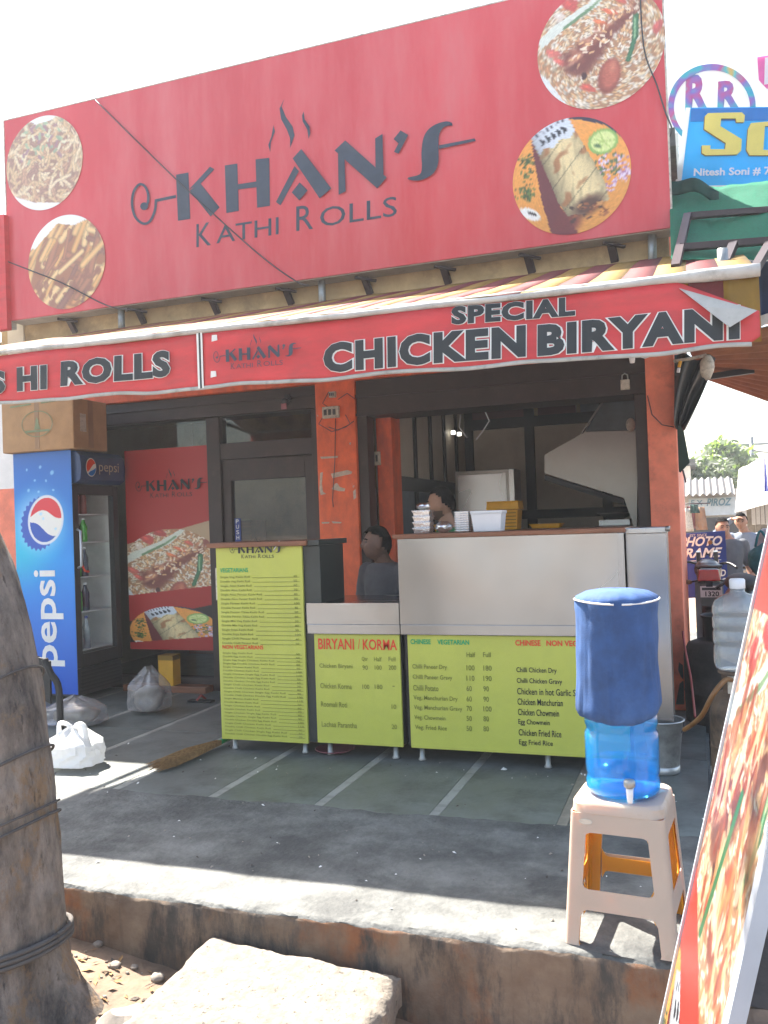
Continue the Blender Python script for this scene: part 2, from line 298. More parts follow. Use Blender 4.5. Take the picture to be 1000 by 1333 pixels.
class MB:
    def __init__(s): s.v = []; s.f = []; s.m = []
    def add(s, vs, fs, mi=0):
        b = len(s.v); s.v += [tuple(p) for p in vs]; s.f += [tuple(i+b for i in f) for f in fs]; s.m += [mi]*len(fs); return s
    def hexa(s, p, mi=0):            # p: 4 bottom + 4 top corners, both counter-clockwise
        return s.add(p, [(3, 2, 1, 0), (4, 5, 6, 7), (0, 1, 5, 4), (1, 2, 6, 5), (2, 3, 7, 6), (3, 0, 4, 7)], mi)
    def box(s, x0, x1, y0, y1, z0, z1, mi=0):
        return s.hexa([(x0, y0, z0), (x1, y0, z0), (x1, y1, z0), (x0, y1, z0), (x0, y0, z1), (x1, y0, z1), (x1, y1, z1), (x0, y1, z1)], mi)
    def bar(s, p, q, w, h=None, mi=0, up=(0, 0, 1)):
        p, q = Vector(p), Vector(q); d = (q-p).normalized(); u = Vector(up)
        if abs(d.dot(u)) > .95: u = Vector((0, 1, 0))
        a = d.cross(u).normalized()*(w/2); b = a.cross(d).normalized()*((h or w)/2)
        return s.hexa([p-a-b, p+a-b, q+a-b, q-a-b, p-a+b, p+a+b, q+a+b, q-a+b], mi)
    def tube(s, pts, r, seg=8, mi=0, cap=True):
        pts = [Vector(p) for p in pts]; n = len(pts); rs = r if isinstance(r, (list, tuple)) else [r]*n
        b = len(s.v); prev = None
        for i, p in enumerate(pts):
            d = (pts[min(i+1, n-1)]-pts[max(i-1, 0)]).normalized()
            u = prev if prev is not None else (Vector((0, 0, 1)) if abs(d.z) < .9 else Vector((1, 0, 0)))
            a = (u - d*u.dot(d)); a = a.normalized() if a.length > 1e-6 else d.orthogonal().normalized(); c = d.cross(a); prev = a
            for k in range(seg):
                t = 2*math.pi*k/seg; s.v.append(tuple(p + (a*math.cos(t)+c*math.sin(t))*rs[i]))
        for i in range(n-1):
            for k in range(seg):
                k2 = (k+1) % seg; s.f.append((b+i*seg+k, b+i*seg+k2, b+(i+1)*seg+k2, b+(i+1)*seg+k)); s.m.append(mi)
        if cap:
            s.f.append(tuple(b+k for k in reversed(range(seg)))); s.m.append(mi)
            s.f.append(tuple(b+(n-1)*seg+k for k in range(seg))); s.m.append(mi)
        return s
    def lathe(s, prof, c=(0, 0, 0), seg=24, mi=0, fn=None, axis='z'):
        b = len(s.v); n = len(prof)
        for r, z in prof:
            for k in range(seg):
                t = 2*math.pi*k/seg; rr, zz = (fn(r, z, t) if fn else (r, z))
                q = (rr*math.cos(t), rr*math.sin(t), zz)
                if axis == 'x': q = (q[2], q[0], q[1])
                if axis == 'y': q = (q[0], -q[2], q[1])
                s.v.append((c[0]+q[0], c[1]+q[1], c[2]+q[2]))
        for i in range(n-1):
            for k in range(seg):
                k2 = (k+1) % seg; s.f.append((b+i*seg+k, b+i*seg+k2, b+(i+1)*seg+k2, b+(i+1)*seg+k)); s.m.append(mi)
        if prof[0][0] > 1e-5: s.f.append(tuple(b+k for k in reversed(range(seg)))); s.m.append(mi)
        if prof[-1][0] > 1e-5: s.f.append(tuple(b+(n-1)*seg+k for k in range(seg))); s.m.append(mi)
        return s
    def ell(s, c, rx, ry, rz, seg=14, ring=9, mi=0, fn=None):
        prof = [(math.sin(math.pi*i/ring), -math.cos(math.pi*i/ring)) for i in range(ring+1)]; prof[0] = (1e-6, -1); prof[-1] = (1e-6, 1)
        b = len(s.v); s.lathe(prof, (0, 0, 0), seg, mi)
        for i in range(b, len(s.v)):
            v = Vector(s.v[i]); k = fn(v) if fn else 1; s.v[i] = (c[0]+v.x*rx*k, c[1]+v.y*ry*k, c[2]+v.z*rz*k)
        return s
    def grid(s, fn, nu, nv, mi=0):
        b = len(s.v)
        for j in range(nv+1):
            for i in range(nu+1): s.v.append(tuple(fn(i/nu, j/nv)))
        for j in range(nv):
            for i in range(nu):
                a = b+j*(nu+1)+i; s.f.append((a, a+1, a+nu+2, a+nu+1)); s.m.append(mi)
        return s
    def slab(s, fn, nu, nv, off, mi=0):
        """grid sheet with thickness: second side shifted by off"""
        b = len(s.v); s.grid(fn, nu, nv, mi); n = (nu+1)*(nv+1); o = Vector(off)
        f0 = len(s.f)-nu*nv
        for i in range(n): s.v.append(tuple(Vector(s.v[b+i])+o))
        for f in s.f[f0:f0+nu*nv]: s.f.append(tuple(i+n for i in reversed(f))); s.m.append(mi)
        edge = [b+i for i in range(nu+1)] + [b+j*(nu+1)+nu for j in range(1, nv+1)] + [b+nv*(nu+1)+i for i in range(nu-1, -1, -1)] + [b+j*(nu+1) for j in range(nv-1, 0, -1)]
        for i in range(len(edge)):
            a, c = edge[i], edge[(i+1) % len(edge)]; s.f.append((c, a, a+n, c+n)); s.m.append(mi)
        return s
    def prism(s, poly, off, mi=0):
        """polygon (3-D points) extruded by vector off"""
        n = len(poly); o = Vector(off); vs = [Vector(p) for p in poly]; vs += [p+o for p in vs]
        return s.add(vs, [tuple(reversed(range(n))), tuple(range(n, 2*n))] + [(i, (i+1) % n, (i+1) % n+n, i+n) for i in range(n)], mi)
    def build(s, name, mats, parent=None, smooth=False, bevel=0, auto=None, recentre=True):
        me = bpy.data.meshes.new(name); me.from_pydata(s.v, [], s.f)
        if not isinstance(mats, (list, tuple)): mats = [mats]
        if len(mats) > 1: me.polygons.foreach_set('material_index', s.m)
        bm = bmesh.new(); bm.from_mesh(me)
        if bevel:
            bmesh.ops.remove_doubles(bm, verts=bm.verts, dist=1e-6)
            bmesh.ops.bevel(bm, geom=[e for e in bm.edges if len(e.link_faces) == 2 and e.calc_face_angle(0) > .6], offset=bevel, segments=2, profile=.6, affect='EDGES', clamp_overlap=True)
        bmesh.ops.recalc_face_normals(bm, faces=bm.faces); bm.to_mesh(me); bm.free()
        o = link(name, me, mats, parent, smooth, recentre)
        if auto:
            me.polygons.foreach_set('use_smooth', [True]*len(me.polygons)); me.set_sharp_from_angle(angle=rad(auto))
        return o
def BOX(name, m, parent, x0, x1, y0, y1, z0, z1, bevel=0): return MB().box(x0, x1, y0, y1, z0, z1).build(name, m, parent, bevel=bevel)

def poly_obj(name, polys, T, mats, parent, depth=None):
    """2-D polygons (u,v) -> 3-D by T; filled, optionally given thickness"""
    bm = bmesh.new()
    for i, pl in enumerate(polys):              # each piece a hair in front of the one before: no coplanar overlaps
        p3 = [Vector(T(u, v)) for u, v in pl]; e = (CAM-p3[0]).normalized()*(.00025*i) if len(polys) < 200 else Vector()
        vs = [bm.verts.new(p+e) for p in p3]
        for t in tessellate_polygon([[(u, v, 0) for u, v in pl]]):
            try: bm.faces.new([vs[k] for k in t])
            except ValueError: pass
    if depth:
        r = bmesh.ops.extrude_face_region(bm, geom=bm.faces[:]); d = Vector(depth)
        for g in r['geom']:
            if isinstance(g, bmesh.types.BMVert): g.co += d
    bmesh.ops.recalc_face_normals(bm, faces=bm.faces)
    me = bpy.data.meshes.new(name); bm.to_mesh(me); bm.free()
    return link(name, me, mats, parent)

_TX = {}
def text_mesh(s, bold=0.0, align='LEFT', spacing=1.0, shear=0, line=1.0):
    key = (s, bold, align, spacing, shear, line)
    if key not in _TX:
        c = bpy.data.curves.new('t', 'FONT'); c.body = s; c.offset = bold; c.align_x = align; c.space_character = spacing; c.resolution_u = 3; c.shear = shear; c.space_line = line
        o = bpy.data.objects.new('t', c); COL.objects.link(o)
        me = o.to_mesh(); V = [tuple(v.co) for v in me.vertices]; F = [tuple(p.vertices) for p in me.polygons]
        o.to_mesh_clear(); bpy.data.objects.remove(o); bpy.data.curves.remove(c); _TX[key] = (V, F)
    return _TX[key]
def text(name, s, T, m, parent, bold=0.0, align='LEFT', spacing=1.0, shear=0, line=1.0, pad=(0, 0)):
    """text filling the unit box 0..1 x 0..1 of mapping T(u,v)"""
    V, F = text_mesh(s, bold, align, spacing, shear, line)
    xs = [v[0] for v in V]; ys = [v[1] for v in V]; x0, x1, y0, y1 = min(xs), max(xs), min(ys), max(ys)
    me = bpy.data.meshes.new(name); me.from_pydata([tuple(T((v[0]-x0)/(x1-x0), (v[1]-y0)/(y1-y0))) for v in V], [], F); me.update()
    return link(name, me, m, parent)
def TB(A, B, C, off=(0, 0, 0)):
    """mapping of the unit box: A lower left, B lower right, C upper left"""
    A, B, C = Vector(A)+Vector(off), Vector(B)+Vector(off), Vector(C)+Vector(off)
    return lambda u, v: A + (B-A)*u + (C-A)*v

# ------------------------------------------------------------------ painted prints (numpy pictures carried by vertex colours)
class Pic:
    def __init__(s, w, h, c): s.w, s.h = w, h; s.a = np.ones((h, w, 3))*np.array(c, float); s.yy, s.xx = np.mgrid[0:h, 0:w]
    def cap(s, p, q, r, c, al=1.0, shade=.0):
        x0, x1 = int(max(0, min(p[0], q[0])-r-2)), int(min(s.w, max(p[0], q[0])+r+3)); y0, y1 = int(max(0, min(p[1], q[1])-r-2)), int(min(s.h, max(p[1], q[1])+r+3))
        if x1 <= x0 or y1 <= y0: return
        X = s.xx[y0:y1, x0:x1]; Y = s.yy[y0:y1, x0:x1]; dx, dy = q[0]-p[0], q[1]-p[1]; L = dx*dx+dy*dy+1e-6
        t = np.clip(((X-p[0])*dx+(Y-p[1])*dy)/L, 0, 1); d = np.hypot(X-p[0]-t*dx, Y-p[1]-t*dy)
        k = (np.clip(r-d+.5, 0, 1)*al)[..., None]; col = np.array(c)[None, None, :]*(1-shade*np.clip(d/r, 0, 1)**2)[..., None]
        s.a[y0:y1, x0:x1] = s.a[y0:y1, x0:x1]*(1-k)+col*k
    def blob(s, c, rx, ry, ang, col, al=1.0, soft=.15, rag=0, seed=0):
        dx, dy = s.xx-c[0], s.yy-c[1]; ca, sa = math.cos(ang), math.sin(ang); u = (dx*ca+dy*sa)/rx; v = (-dx*sa+dy*ca)/ry
        d = np.hypot(u, v)
        if rag: th = np.arctan2(v, u); d = d*(1+rag*(np.sin(3*th+seed)*.5+np.sin(7*th+seed*2)*.3+np.sin(13*th+seed*3)*.2))
        k = (np.clip((1-d)/soft, 0, 1)*al)[..., None]; s.a = s.a*(1-k)+np.array(col)*k
    def poly(s, pts, col, al=1.0):
        ins = np.zeros((s.h, s.w), bool); n = len(pts)
        for i in range(n):
            (x0, y0), (x1, y1) = pts[i], pts[(i+1) % n]
            if y0 == y1: continue
            c = ((y0 > s.yy) != (y1 > s.yy)) & (s.xx < (x1-x0)*(s.yy-y0)/(y1-y0)+x0); ins ^= c
        k = (ins*al)[..., None]; s.a = s.a*(1-k)+np.array(col)*k
    def speck(s, amp, seed=0):
        r = np.random.RandomState(seed); s.a = np.clip(s.a*(1+amp*r.randn(s.h, s.w, 1)), 0, 1)
    def paste(s, o, x0, y0, w, h, mask='ellipse'):
        X = ((s.xx-x0)/w); Y = ((s.yy-y0)/h); ok = (X >= 0) & (X < 1) & (Y >= 0) & (Y < 1)
        if mask == 'ellipse': ok &= np.hypot(X-.5, Y-.5) < .5
        xi = np.clip((X*o.w).astype(int), 0, o.w-1); yi = np.clip((Y*o.h).astype(int), 0, o.h-1)
        s.a[ok] = o.a[yi, xi][ok]
def noodles():
    r = random.Random(1); p = Pic(200, 200, (.42, .28, .20))
    for i in range(420):
        x, y = r.uniform(0, 200), r.uniform(0, 200); a = r.uniform(0, 6.3); c = r.choice([(.86, .76, .52), (.80, .66, .42), (.70, .50, .34), (.92, .86, .66), (.52, .34, .26)])
        for k in range(r.randint(3, 7)):
            a += r.uniform(-.7, .7); nx, ny = x+9*math.cos(a), y+9*math.sin(a); p.cap((x, y), (nx, ny), 3.4, c, .9, .40); x, y = nx, ny
    for i in range(60): x, y = r.uniform(40, 150), r.uniform(5, 90); p.cap((x, y), (x+r.uniform(-8, 8), y+r.uniform(-10, 10)), 3, r.choice([(.32, .50, .36), (.44, .62, .44), (.80, .84, .68), (.42, .26, .32)]), .9)
    p.poly([(0, 150), (70, 178), (140, 190), (140, 200), (0, 200)], (.88, .93, .93)); p.poly([(60, 0), (150, 0), (120, 12), (80, 14)], (.86, .94, .94))
    return p
def fries():
    r = random.Random(2); p = Pic(200, 200, (.50, .26, .12))
    for i in range(90):
        x, y = r.uniform(-10, 200), r.uniform(10, 210); a = r.choice([-.75, -.65, -.9, -1.2, .35])+r.uniform(-.15, .15); L = r.uniform(40, 90)
        c = r.choice([(.86, .62, .28), (.90, .70, .36), (.78, .48, .22), (.58, .32, .18), (.93, .78, .46), (.42, .22, .16)])
        p.cap((x, y), (x+L*math.cos(a), y+L*math.sin(a)), r.uniform(4, 9), c, .95, .45)
    for i in range(30): x, y = r.uniform(20, 180), r.uniform(120, 185); p.blob((x, y), r.uniform(4, 12), r.uniform(3, 8), r.uniform(0, 3), (.42, .20, .12), .8)
    p.poly([(40, 0), (160, 0), (158, 16), (120, 24), (80, 14), (45, 40), (20, 60), (0, 60), (0, 0)], (.90, .95, .95))
    return p
def biryani():
    r = random.Random(3); p = Pic(260, 260, (.66, .48, .34)); D = lambda u, v: (130+u*130, 130-v*130)
    def rice(n, pal, rr=2.1, area=None):
        for i in range(n):
            x, y = r.uniform(0, 260), r.uniform(0, 260)
            if area and not area((x-130)/130, (130-y)/130): continue
            a = r.uniform(0, 6.3); L = r.uniform(6, 12); c = np.array(r.choice(pal)); p.cap((x+.8, y+1.4), (x+L*math.cos(a)+.8, y+L*math.sin(a)+1.4), rr, c*.55, .55); p.cap((x, y), (x+L*math.cos(a), y+L*math.sin(a)), rr*.9, c, .95, .12)
    rice(1500, [(.94, .88, .76), (.92, .82, .64), (.88, .70, .48), (.96, .93, .86), (.96, .93, .86), (.82, .58, .40)])
    # onion and radish band with green edge, tomato
    p.poly([D(-.98, .30), D(-.75, .48), D(-.2, .72), D(.15, .95), (160, 0), D(.3, .98), D(.0, .66), D(-.5, .44), D(-.95, .15)], (.84, .88, .84)); p.cap(D(-.55, .42), D(-.1, .66), 3.5, (.36, .52, .36)); p.cap(D(-.1, .66), D(.1, .82), 3, (.46, .60, .44))
    for u, v, a_, b_, c in ((-.45, .78, 22, 14, (.74, .26, .24)), (-.2, .92, 20, 12, (.66, .20, .20)), (-.62, .62, 12, 10, (.86, .82, .78)), (-.75, .05, 20, 9, (.80, .38, .34)), (-.62, -.12, 20, 7, (.84, .36, .32)), (.88, .12, 10, 16, (.72, .32, .30)), (.8, .75, 16, 14, (.80, .50, .40)), (-.22, -.62, 20, 8, (.76, .30, .24)), (.02, .38, 18, 6, (.88, .44, .26)), (.18, .52, 20, 6, (.86, .40, .26)), (.35, .66, 14, 6, (.78, .34, .28))):
        p.blob(D(u, v), a_, b_, .5, c, .95, .25, .2, u*9); p.blob((D(u, v)[0]-3, D(u, v)[1]-3), a_*.5, b_*.4, .5, np.minimum(np.array(c)*1.25, 1), .7, .6)
    # drumstick lying across, second round piece in front
    for k in range(30):
        t = k/29; u, v = -.42+1.02*t, -.17+.74*t; w_ = (30*(1-t)**1.3+9+4*math.sin(t*9))
        p.blob(D(u+r.uniform(-.02, .02), v-.05), w_, w_*.62, r.uniform(.3, .9), (.40, .17, .14), .6, .5, .25, k)
    for k in range(60):
        t = r.random()**1.2; u, v = -.44+1.02*t+r.gauss(0, .03), -.10+.74*t+r.gauss(0, .05); w_ = (15*(1-t)+6)
        p.blob(D(u, v), w_*r.uniform(.5, 1), w_*r.uniform(.25, .6), r.uniform(-.9, -.3), r.choice([(.66, .38, .28), (.74, .46, .34), (.56, .28, .20), (.82, .58, .46), (.46, .20, .16)]), .6, .7, .2, k)
    for k in range(46): t = r.random(); x, y = D(-.44+1.02*t+r.gauss(0, .09), -.14+.74*t+r.gauss(0, .10)); a = r.uniform(0, 6.3); p.cap((x, y), (x+8*math.cos(a), y+8*math.sin(a)), 1.9, r.choice([(.95, .90, .80), (.90, .72, .50)]), .9)
    p.blob(D(.68, .66), 12, 15, .5, (.46, .20, .19), .9, .6, .3); p.blob(D(-.45, -.24), 22, 9, -.3, (.32, .13, .12), .7, .7, .3)
    p.blob(D(.12, -.50), 25, 40, .22, (.46, .18, .14), .95, .2); p.blob(D(.13, -.47), 22, 36, .22, (.70, .34, .26), .95, .35); p.blob(D(.18, -.36), 9, 18, .2, (.84, .54, .42), .6, .9); p.blob(D(.0, -.55), 10, 26, .2, (.56, .24, .18), .6, .8)
    p.blob(D(-.27, -.42), 6, 9, 0, (.22, .10, .10))
    rice(140, [(.96, .93, .86), (.94, .86, .70)], 2.0, lambda u, v: (v < -.72 or (u > .45 and v < .2)))
    p.cap(D(.56, .36), D(.54, .05), 6.5, (.20, .46, .28), 1, .35); p.cap(D(.54, .05), D(.42, -.30), 5, (.16, .42, .26), 1, .35); p.cap(D(.545, .33), D(.53, .02), 1.6, (.58, .78, .58), .8)
    p.poly([D(-.98, -.25), D(-.86, -.35), D(-.62, -.74), D(-.5, -.9), (60, 260), (0, 260), (0, 160)], (.87, .90, .90)); p.speck(.035, 1); return p
def rollpic():
    r = random.Random(4); p = Pic(260, 260, (.93, .62, .27)); D = lambda u, v: (130+u*130, 130-v*130)
    p.a *= (1-.18*np.clip((p.yy/260.)-.4, 0, 1))[..., None]
    p.poly([D(-.05, 1), D(.9, 1), D(1, .35), D(.86, .52), D(.6, .76), D(.3, .9)], (.14, .13, .22))
    p.poly([D(-.66, .72), D(-.5, .70), D(-.36, .2), D(-.2, -.5), D(.1, -1), D(-.35, -1), D(-.52, -.3)], (.38, .13, .15)); p.blob(D(-.1, -.75), 40, 34, 0, (.40, .14, .14), .9, .5)
    # onion rings and parsley
    for i in range(26):
        cx, cy = D(r.uniform(.55, .95), r.uniform(-.35, .22)); R_ = r.uniform(6, 18); a0 = r.uniform(0, 6)
        for k in range(7): a1 = a0+k*.28; p.cap((cx+R_*math.cos(a1), cy+R_*math.sin(a1)*.7), (cx+R_*math.cos(a1+.28), cy+R_*math.sin(a1+.28)*.7), 2, r.choice([(.86, .76, .86), (.66, .44, .62), (.92, .88, .94)]), .9)
    for i in range(26): x, y = D(r.gauss(.62, .16), r.gauss(.12, .12)); p.cap((x, y), (x+r.uniform(-5, 5), y+r.uniform(-5, 5)), 2.4, r.choice([(.30, .44, .26), (.22, .36, .22)]), .85)
    # wrapped flatbread: shaded cylinder from upper left to lower right
    p0, p1 = np.array(D(-.22, .62)), np.array(D(.28, -.58)); dv = (p1-p0); L = np.hypot(*dv); dv = dv/L; nv = np.array((-dv[1], dv[0]))
    X = (p.xx-p0[0])*dv[0]+(p.yy-p0[1])*dv[1]; Yv = (p.xx-p0[0])*nv[0]+(p.yy-p0[1])*nv[1]; hw = 46+10*np.clip(X/L, 0, 1)-10*np.clip(X/L-.75, 0, 1)*4
    ins = (X > -18) & (X < L+6*np.sin(Yv/9.)) & (np.abs(Yv) < hw); q = np.clip(Yv/hw, -1, 1)
    nzf = np.array([[N3(i*.045, j*.045, 2) for i in range(260)] for j in range(260)]); nz2 = np.array([[N3(i*.11, j*.03, 7) for i in range(260)] for j in range(260)])
    tone = (1-.45*np.clip(q, 0, 1)**1.6-.22*np.clip(-q, 0, 1)**3)[..., None]; col = np.array((.92, .84, .62))*tone; col = col*(1-.16*np.clip(nz2*2, 0, 1))[..., None]; br = np.clip((nzf-.18)*4, 0, 1)[..., None]*.75; col = col*(1-br)+np.array((.60, .36, .20))*br
    fold = (np.abs(((X-Yv*.5) % 58)-6) < 1.6)[..., None]; col = np.where(fold, col*.72, col); p.a = np.where(ins[..., None], col, p.a)
    end = np.clip(1-np.hypot((X-L+6)/26., Yv/46.), 0, 1)[..., None]*1.6; end = np.clip(end, 0, .9); p.a = p.a*(1-end)+np.array((.24, .12, .09))*end
    for i in range(34): x, y = D(.28+r.uniform(-.28, .30), -.62+r.uniform(-.14, .16)); p.cap((x, y), (x+r.uniform(-8, 8), y+r.uniform(-5, 5)), r.uniform(1.5, 4), r.choice([(.62, .34, .18), (.82, .58, .32), (.16, .09, .08), (.44, .20, .12)]), .8)
    # paper sleeve with print
    pp = (X > -52) & (X < 2+4*np.sin(Yv/6.)) & (np.abs(Yv) < 45); p.a = np.where(pp[..., None], np.array((.84, .88, .92))*(1-.25*np.clip(q, 0, 1)**2)[..., None], p.a)
    for k in range(5):
        c0 = p0+dv*-18+nv*(28-13*k); p.cap(c0+dv*6, c0-dv*6, 2.8, (.12, .14, .18)); p.cap(c0+dv*5-nv*4, c0-dv*1-nv*4, 2.0, (.12, .14, .18))
    for k in range(8): c0 = p0+dv*-38+nv*(32-9*k); p.cap(c0+dv*3, c0-dv*3, 1.6, (.20, .22, .28))
    p.blob(D(.55, .50), 33, 29, 0, (.52, .70, .34), 1, .05); p.blob(D(.55, .50), 28, 24, 0, (.84, .90, .58), 1, .12)
    for k in range(7): p.cap(D(.55, .50), (D(.55, .5)[0]+23*math.cos(k*.9), D(.55, .5)[1]+19*math.sin(k*.9)), 1.2, (.68, .80, .42))
    p.blob(D(.46, .44), 10, 5, .4, (.26, .42, .24), .9, .4)
    for i in range(120): x, y = D(r.gauss(-.76, .07), r.choice([r.gauss(.12, .07), r.gauss(-.12, .05), r.gauss(.40, .05), r.gauss(-.22, .05)])); p.cap((x, y), (x+r.uniform(-4, 4), y+r.uniform(-3, 3)), r.uniform(1, 2.6), r.choice([(.22, .34, .16), (.36, .46, .20), (.16, .24, .12)]), .85)
    p.blob(D(-.72, -.54), 28, 12, .55, (.92, .92, .90), 1, .12); p.blob(D(-.68, -.54), 13, 4, .55, (.22, .20, .20)); p.poly([D(-1, -.45), D(-.8, -.7), D(-.45, -.95), (60, 260), (0, 260), (0, 180)], (.46, .16, .16))
    p.speck(.03, 2); return p
PICS = {'noodles': noodles(), 'fries': fries(), 'biryani': biryani(), 'roll': rollpic()}

for _k, _f in (('noodles', .40), ('fries', .34), ('biryani', .14), ('roll', .08)): PICS[_k].a = PICS[_k].a*(1-_f)+np.array((.96, .86, .82))*_f  # haze painted into the prints: each blended toward a pale tone
def setcol(me, cols):
    cols = np.clip(cols, 0, 1); l = np.where(cols <= .04045, cols/12.92, ((cols+.055)/1.055)**2.4)
    at = me.color_attributes.new('Col', 'FLOAT_COLOR', 'POINT'); at.data.foreach_set('color', np.concatenate([l, np.ones((len(l), 1))], 1).astype(np.float32).ravel())
def disc_print(name, pic, c, r, ux, uz, parent, m=None, rings=56, seg=150):
    """round print: centre c, in-plane axes ux (right) and uz (up)"""
    vs = [tuple(c)]; uv = [(0, 0)]
    for i in range(1, rings+1):
        for k in range(seg): t = 2*math.pi*k/seg; q = i/rings; uv.append((q*math.cos(t), q*math.sin(t)))
    c, ux, uz = Vector(c), Vector(ux), Vector(uz)
    vs = [tuple(c+ux*(u*r)+uz*(v*r)) for u, v in uv]
    fs = [(0, 1+k, 1+(k+1) % seg) for k in range(seg)] + [(1+i*seg+k, 1+(i+1)*seg+k, 1+(i+1)*seg+(k+1) % seg, 1+i*seg+(k+1) % seg) for i in range(rings-1) for k in range(seg)]
    me = bpy.data.meshes.new(name); me.from_pydata(vs, [], fs)
    a = np.array(uv); xi = np.clip(((a[:, 0]+1)/2*(pic.w-1)).astype(int), 0, pic.w-1); yi = np.clip(((1-a[:, 1])/2*(pic.h-1)).astype(int), 0, pic.h-1)
    setcol(me, pic.a[yi, xi]); return link(name, me, m or M_print, parent)
def rect_print(name, pic, T, parent, m=None, mask=None):
    w, h = pic.w, pic.h
    vs = [tuple(T(i/(w-1), 1-j/(h-1))) for j in range(h) for i in range(w)]
    fs = [(j*w+i, (j+1)*w+i, (j+1)*w+i+1, j*w+i+1) for j in range(h-1) for i in range(w-1)]
    me = bpy.data.meshes.new(name); me.from_pydata(vs, [], fs); setcol(me, pic.a.reshape(-1, 3))
    return link(name, me, m or M_print, parent)

# ================================================================== GROUND AND PLATFORM
def ground_h(x, y):
    def sm(a, b, t): t = min(1, max(0, (t-a)/(b-a))); return t*t*(3-2*t)
    h = -.34 + .24*sm(2.9, 4.6, y)*sm(-.6, .15, x)
    h += .17*math.exp(-((x+2.95)**2+(y-2.85)**2)/.35)
    h += .05*math.exp(-((x+2.2)**2+(y-2.95)**2)/.12)
    near = math.exp(-max(0, math.hypot(x+1, y-2)-3)/2)
    return h + near*(.018*N3(x, y, 0, 3)+.010*N3(x, y, 3, 9)+.006*N3(x, y, 5, 23))
def axis(lo, hi, fine0, fine1, step, grow=1.35):
    a = list(np.arange(fine0, fine1+1e-6, step)); s = step; x = fine0; L = []
    while x > lo: s *= grow; x -= s; L.append(max(x, lo))
    s = step; x = fine1; Rr = []
    while x < hi: s *= grow; x += s; Rr.append(min(x, hi))
    return L[::-1]+a+Rr
gx, gy = axis(-160, 160, -3.8, 1.2, .045), axis(-160, 260, 1.2, 3.3, .045)
gb = MB(); gb.v = [(x, y, ground_h(x, y)) for y in gy for x in gx]
nx_ = len(gx); gb.f = [(j*nx_+i, j*nx_+i+1, (j+1)*nx_+i+1, (j+1)*nx_+i) for j in range(len(gy)-1) for i in range(nx_-1)]; gb.m = [0]*len(gb.f)
tag(gb.build('ground', M_dirt, smooth=True, recentre=False), kind='structure')

mb = MB(); mb.grid(lambda u, v: (-90+180*u, -9.5+10.3*v, -.325), 4, 2); tag(mb.build('unseen_road', M_asphalt), kind='structure')  # added out of view behind the camera for a neutral grey bounce
# raised platform: cement apron, broken rounded edge and stained plaster face
PX0, PX1 = -8.0, .02
def platform():
    mb = MB(); nx = 230; prof = []
    ys = [4.30, 4.1, 3.9, 3.7, 3.5, 3.35, 3.25, 3.18, 3.13]
    for y in ys: prof.append((y, .003, 0))
    for k in range(1, 7):
        a = k/7*math.pi/2; prof.append((3.085-.04*math.sin(a)+.0, .003-.04*(1-math.cos(a)), 1))
    for z in (-.07, -.11, -.16, -.21, -.27, -.34, -.42): prof.append((3.045, z, 2))
    n = len(prof)
    for i in range(nx+1):
        x = PX0+(PX1-PX0)*i/nx
        chip = max(0, N3(x, 0, 7, 2.3)*.9+N3(x, 0, 9, 9)*.5-.12)
        for j, (y, z, k) in enumerate(prof):
            yy, zz = y, z
            if j == 0: yy = 4.26+.05*N3(x, 0, 1, 2.2)+.03*N3(x, 0, 2, 9)+.012*N3(x, 0, 2, 30); zz = .002
            elif k == 0: zz += .004*N3(x, y, 0, 5); zz = max(zz, .001) if y > 4.0 else zz
            elif k == 1: yy += chip*.075+.010*N3(x, z*30, 4, 14); zz -= chip*.06-.006*N3(x, z*20, 2, 18)
            else:
                yy += chip*.05*max(0, 1+z*6)+.016*N3(x, 2, z, 3)+.009*N3(x, 4, z, 11)+.004*N3(x, 4, z, 30)
            mb.v.append((x, yy, zz))
    for i in range(nx):
        for j in range(n-1):
            a = i*n+j; mb.f.append((a, a+1, a+n+1, a+n)); mb.m.append(0 if j < len(ys)+3 else 1)
    mb.add([mb.v[nx*n+j] for j in range(n)] + [(PX1, 4.3, -.42)], [tuple(range(n+1))], 1)
    mb.box(PX0, PX1-.003, 4.0, 12.0, -.42, -.045, 0)
    mb.box(PX0, PX1-.006, 3.4, 4.02, -.42, -.047, 0)
    return tag(mb.build('platform', [M_cement, M_face], auto=50, recentre=False), kind='structure')
PLAT = platform()
JX = [-.68-.65*k for k in range(0, 9)]
cols = [(.0, JX[0])] + [(JX[k], JX[k+1]) for k in range(8)]
for ci, (xb, xa) in enumerate(cols):
    xr = xb-.028 if ci else xb; xl = xa+.028
    for (y0, y1) in ((4.12, 5.62), (5.625, 7.30)):
        z = .0+rng.uniform(-.0015, .0005)
        BOX('stone_slab', rng.choice([M_kota, M_kota, M_kota2]), PLAT, xl, xr, y0, y1, -.04, z, bevel=.003)
for k, x in enumerate(JX):
    if k == 0:
        y = 4.12
        while y < 7.2: BOX('joint_tile', M_tan, PLAT, x-.026, x+.026, y, y+.148, -.04, .0005, bevel=.002); y += .15
    else: BOX('joint_strip', M_joint, PLAT, x-.026, x+.026, 4.12, 7.28, -.04, -.002)

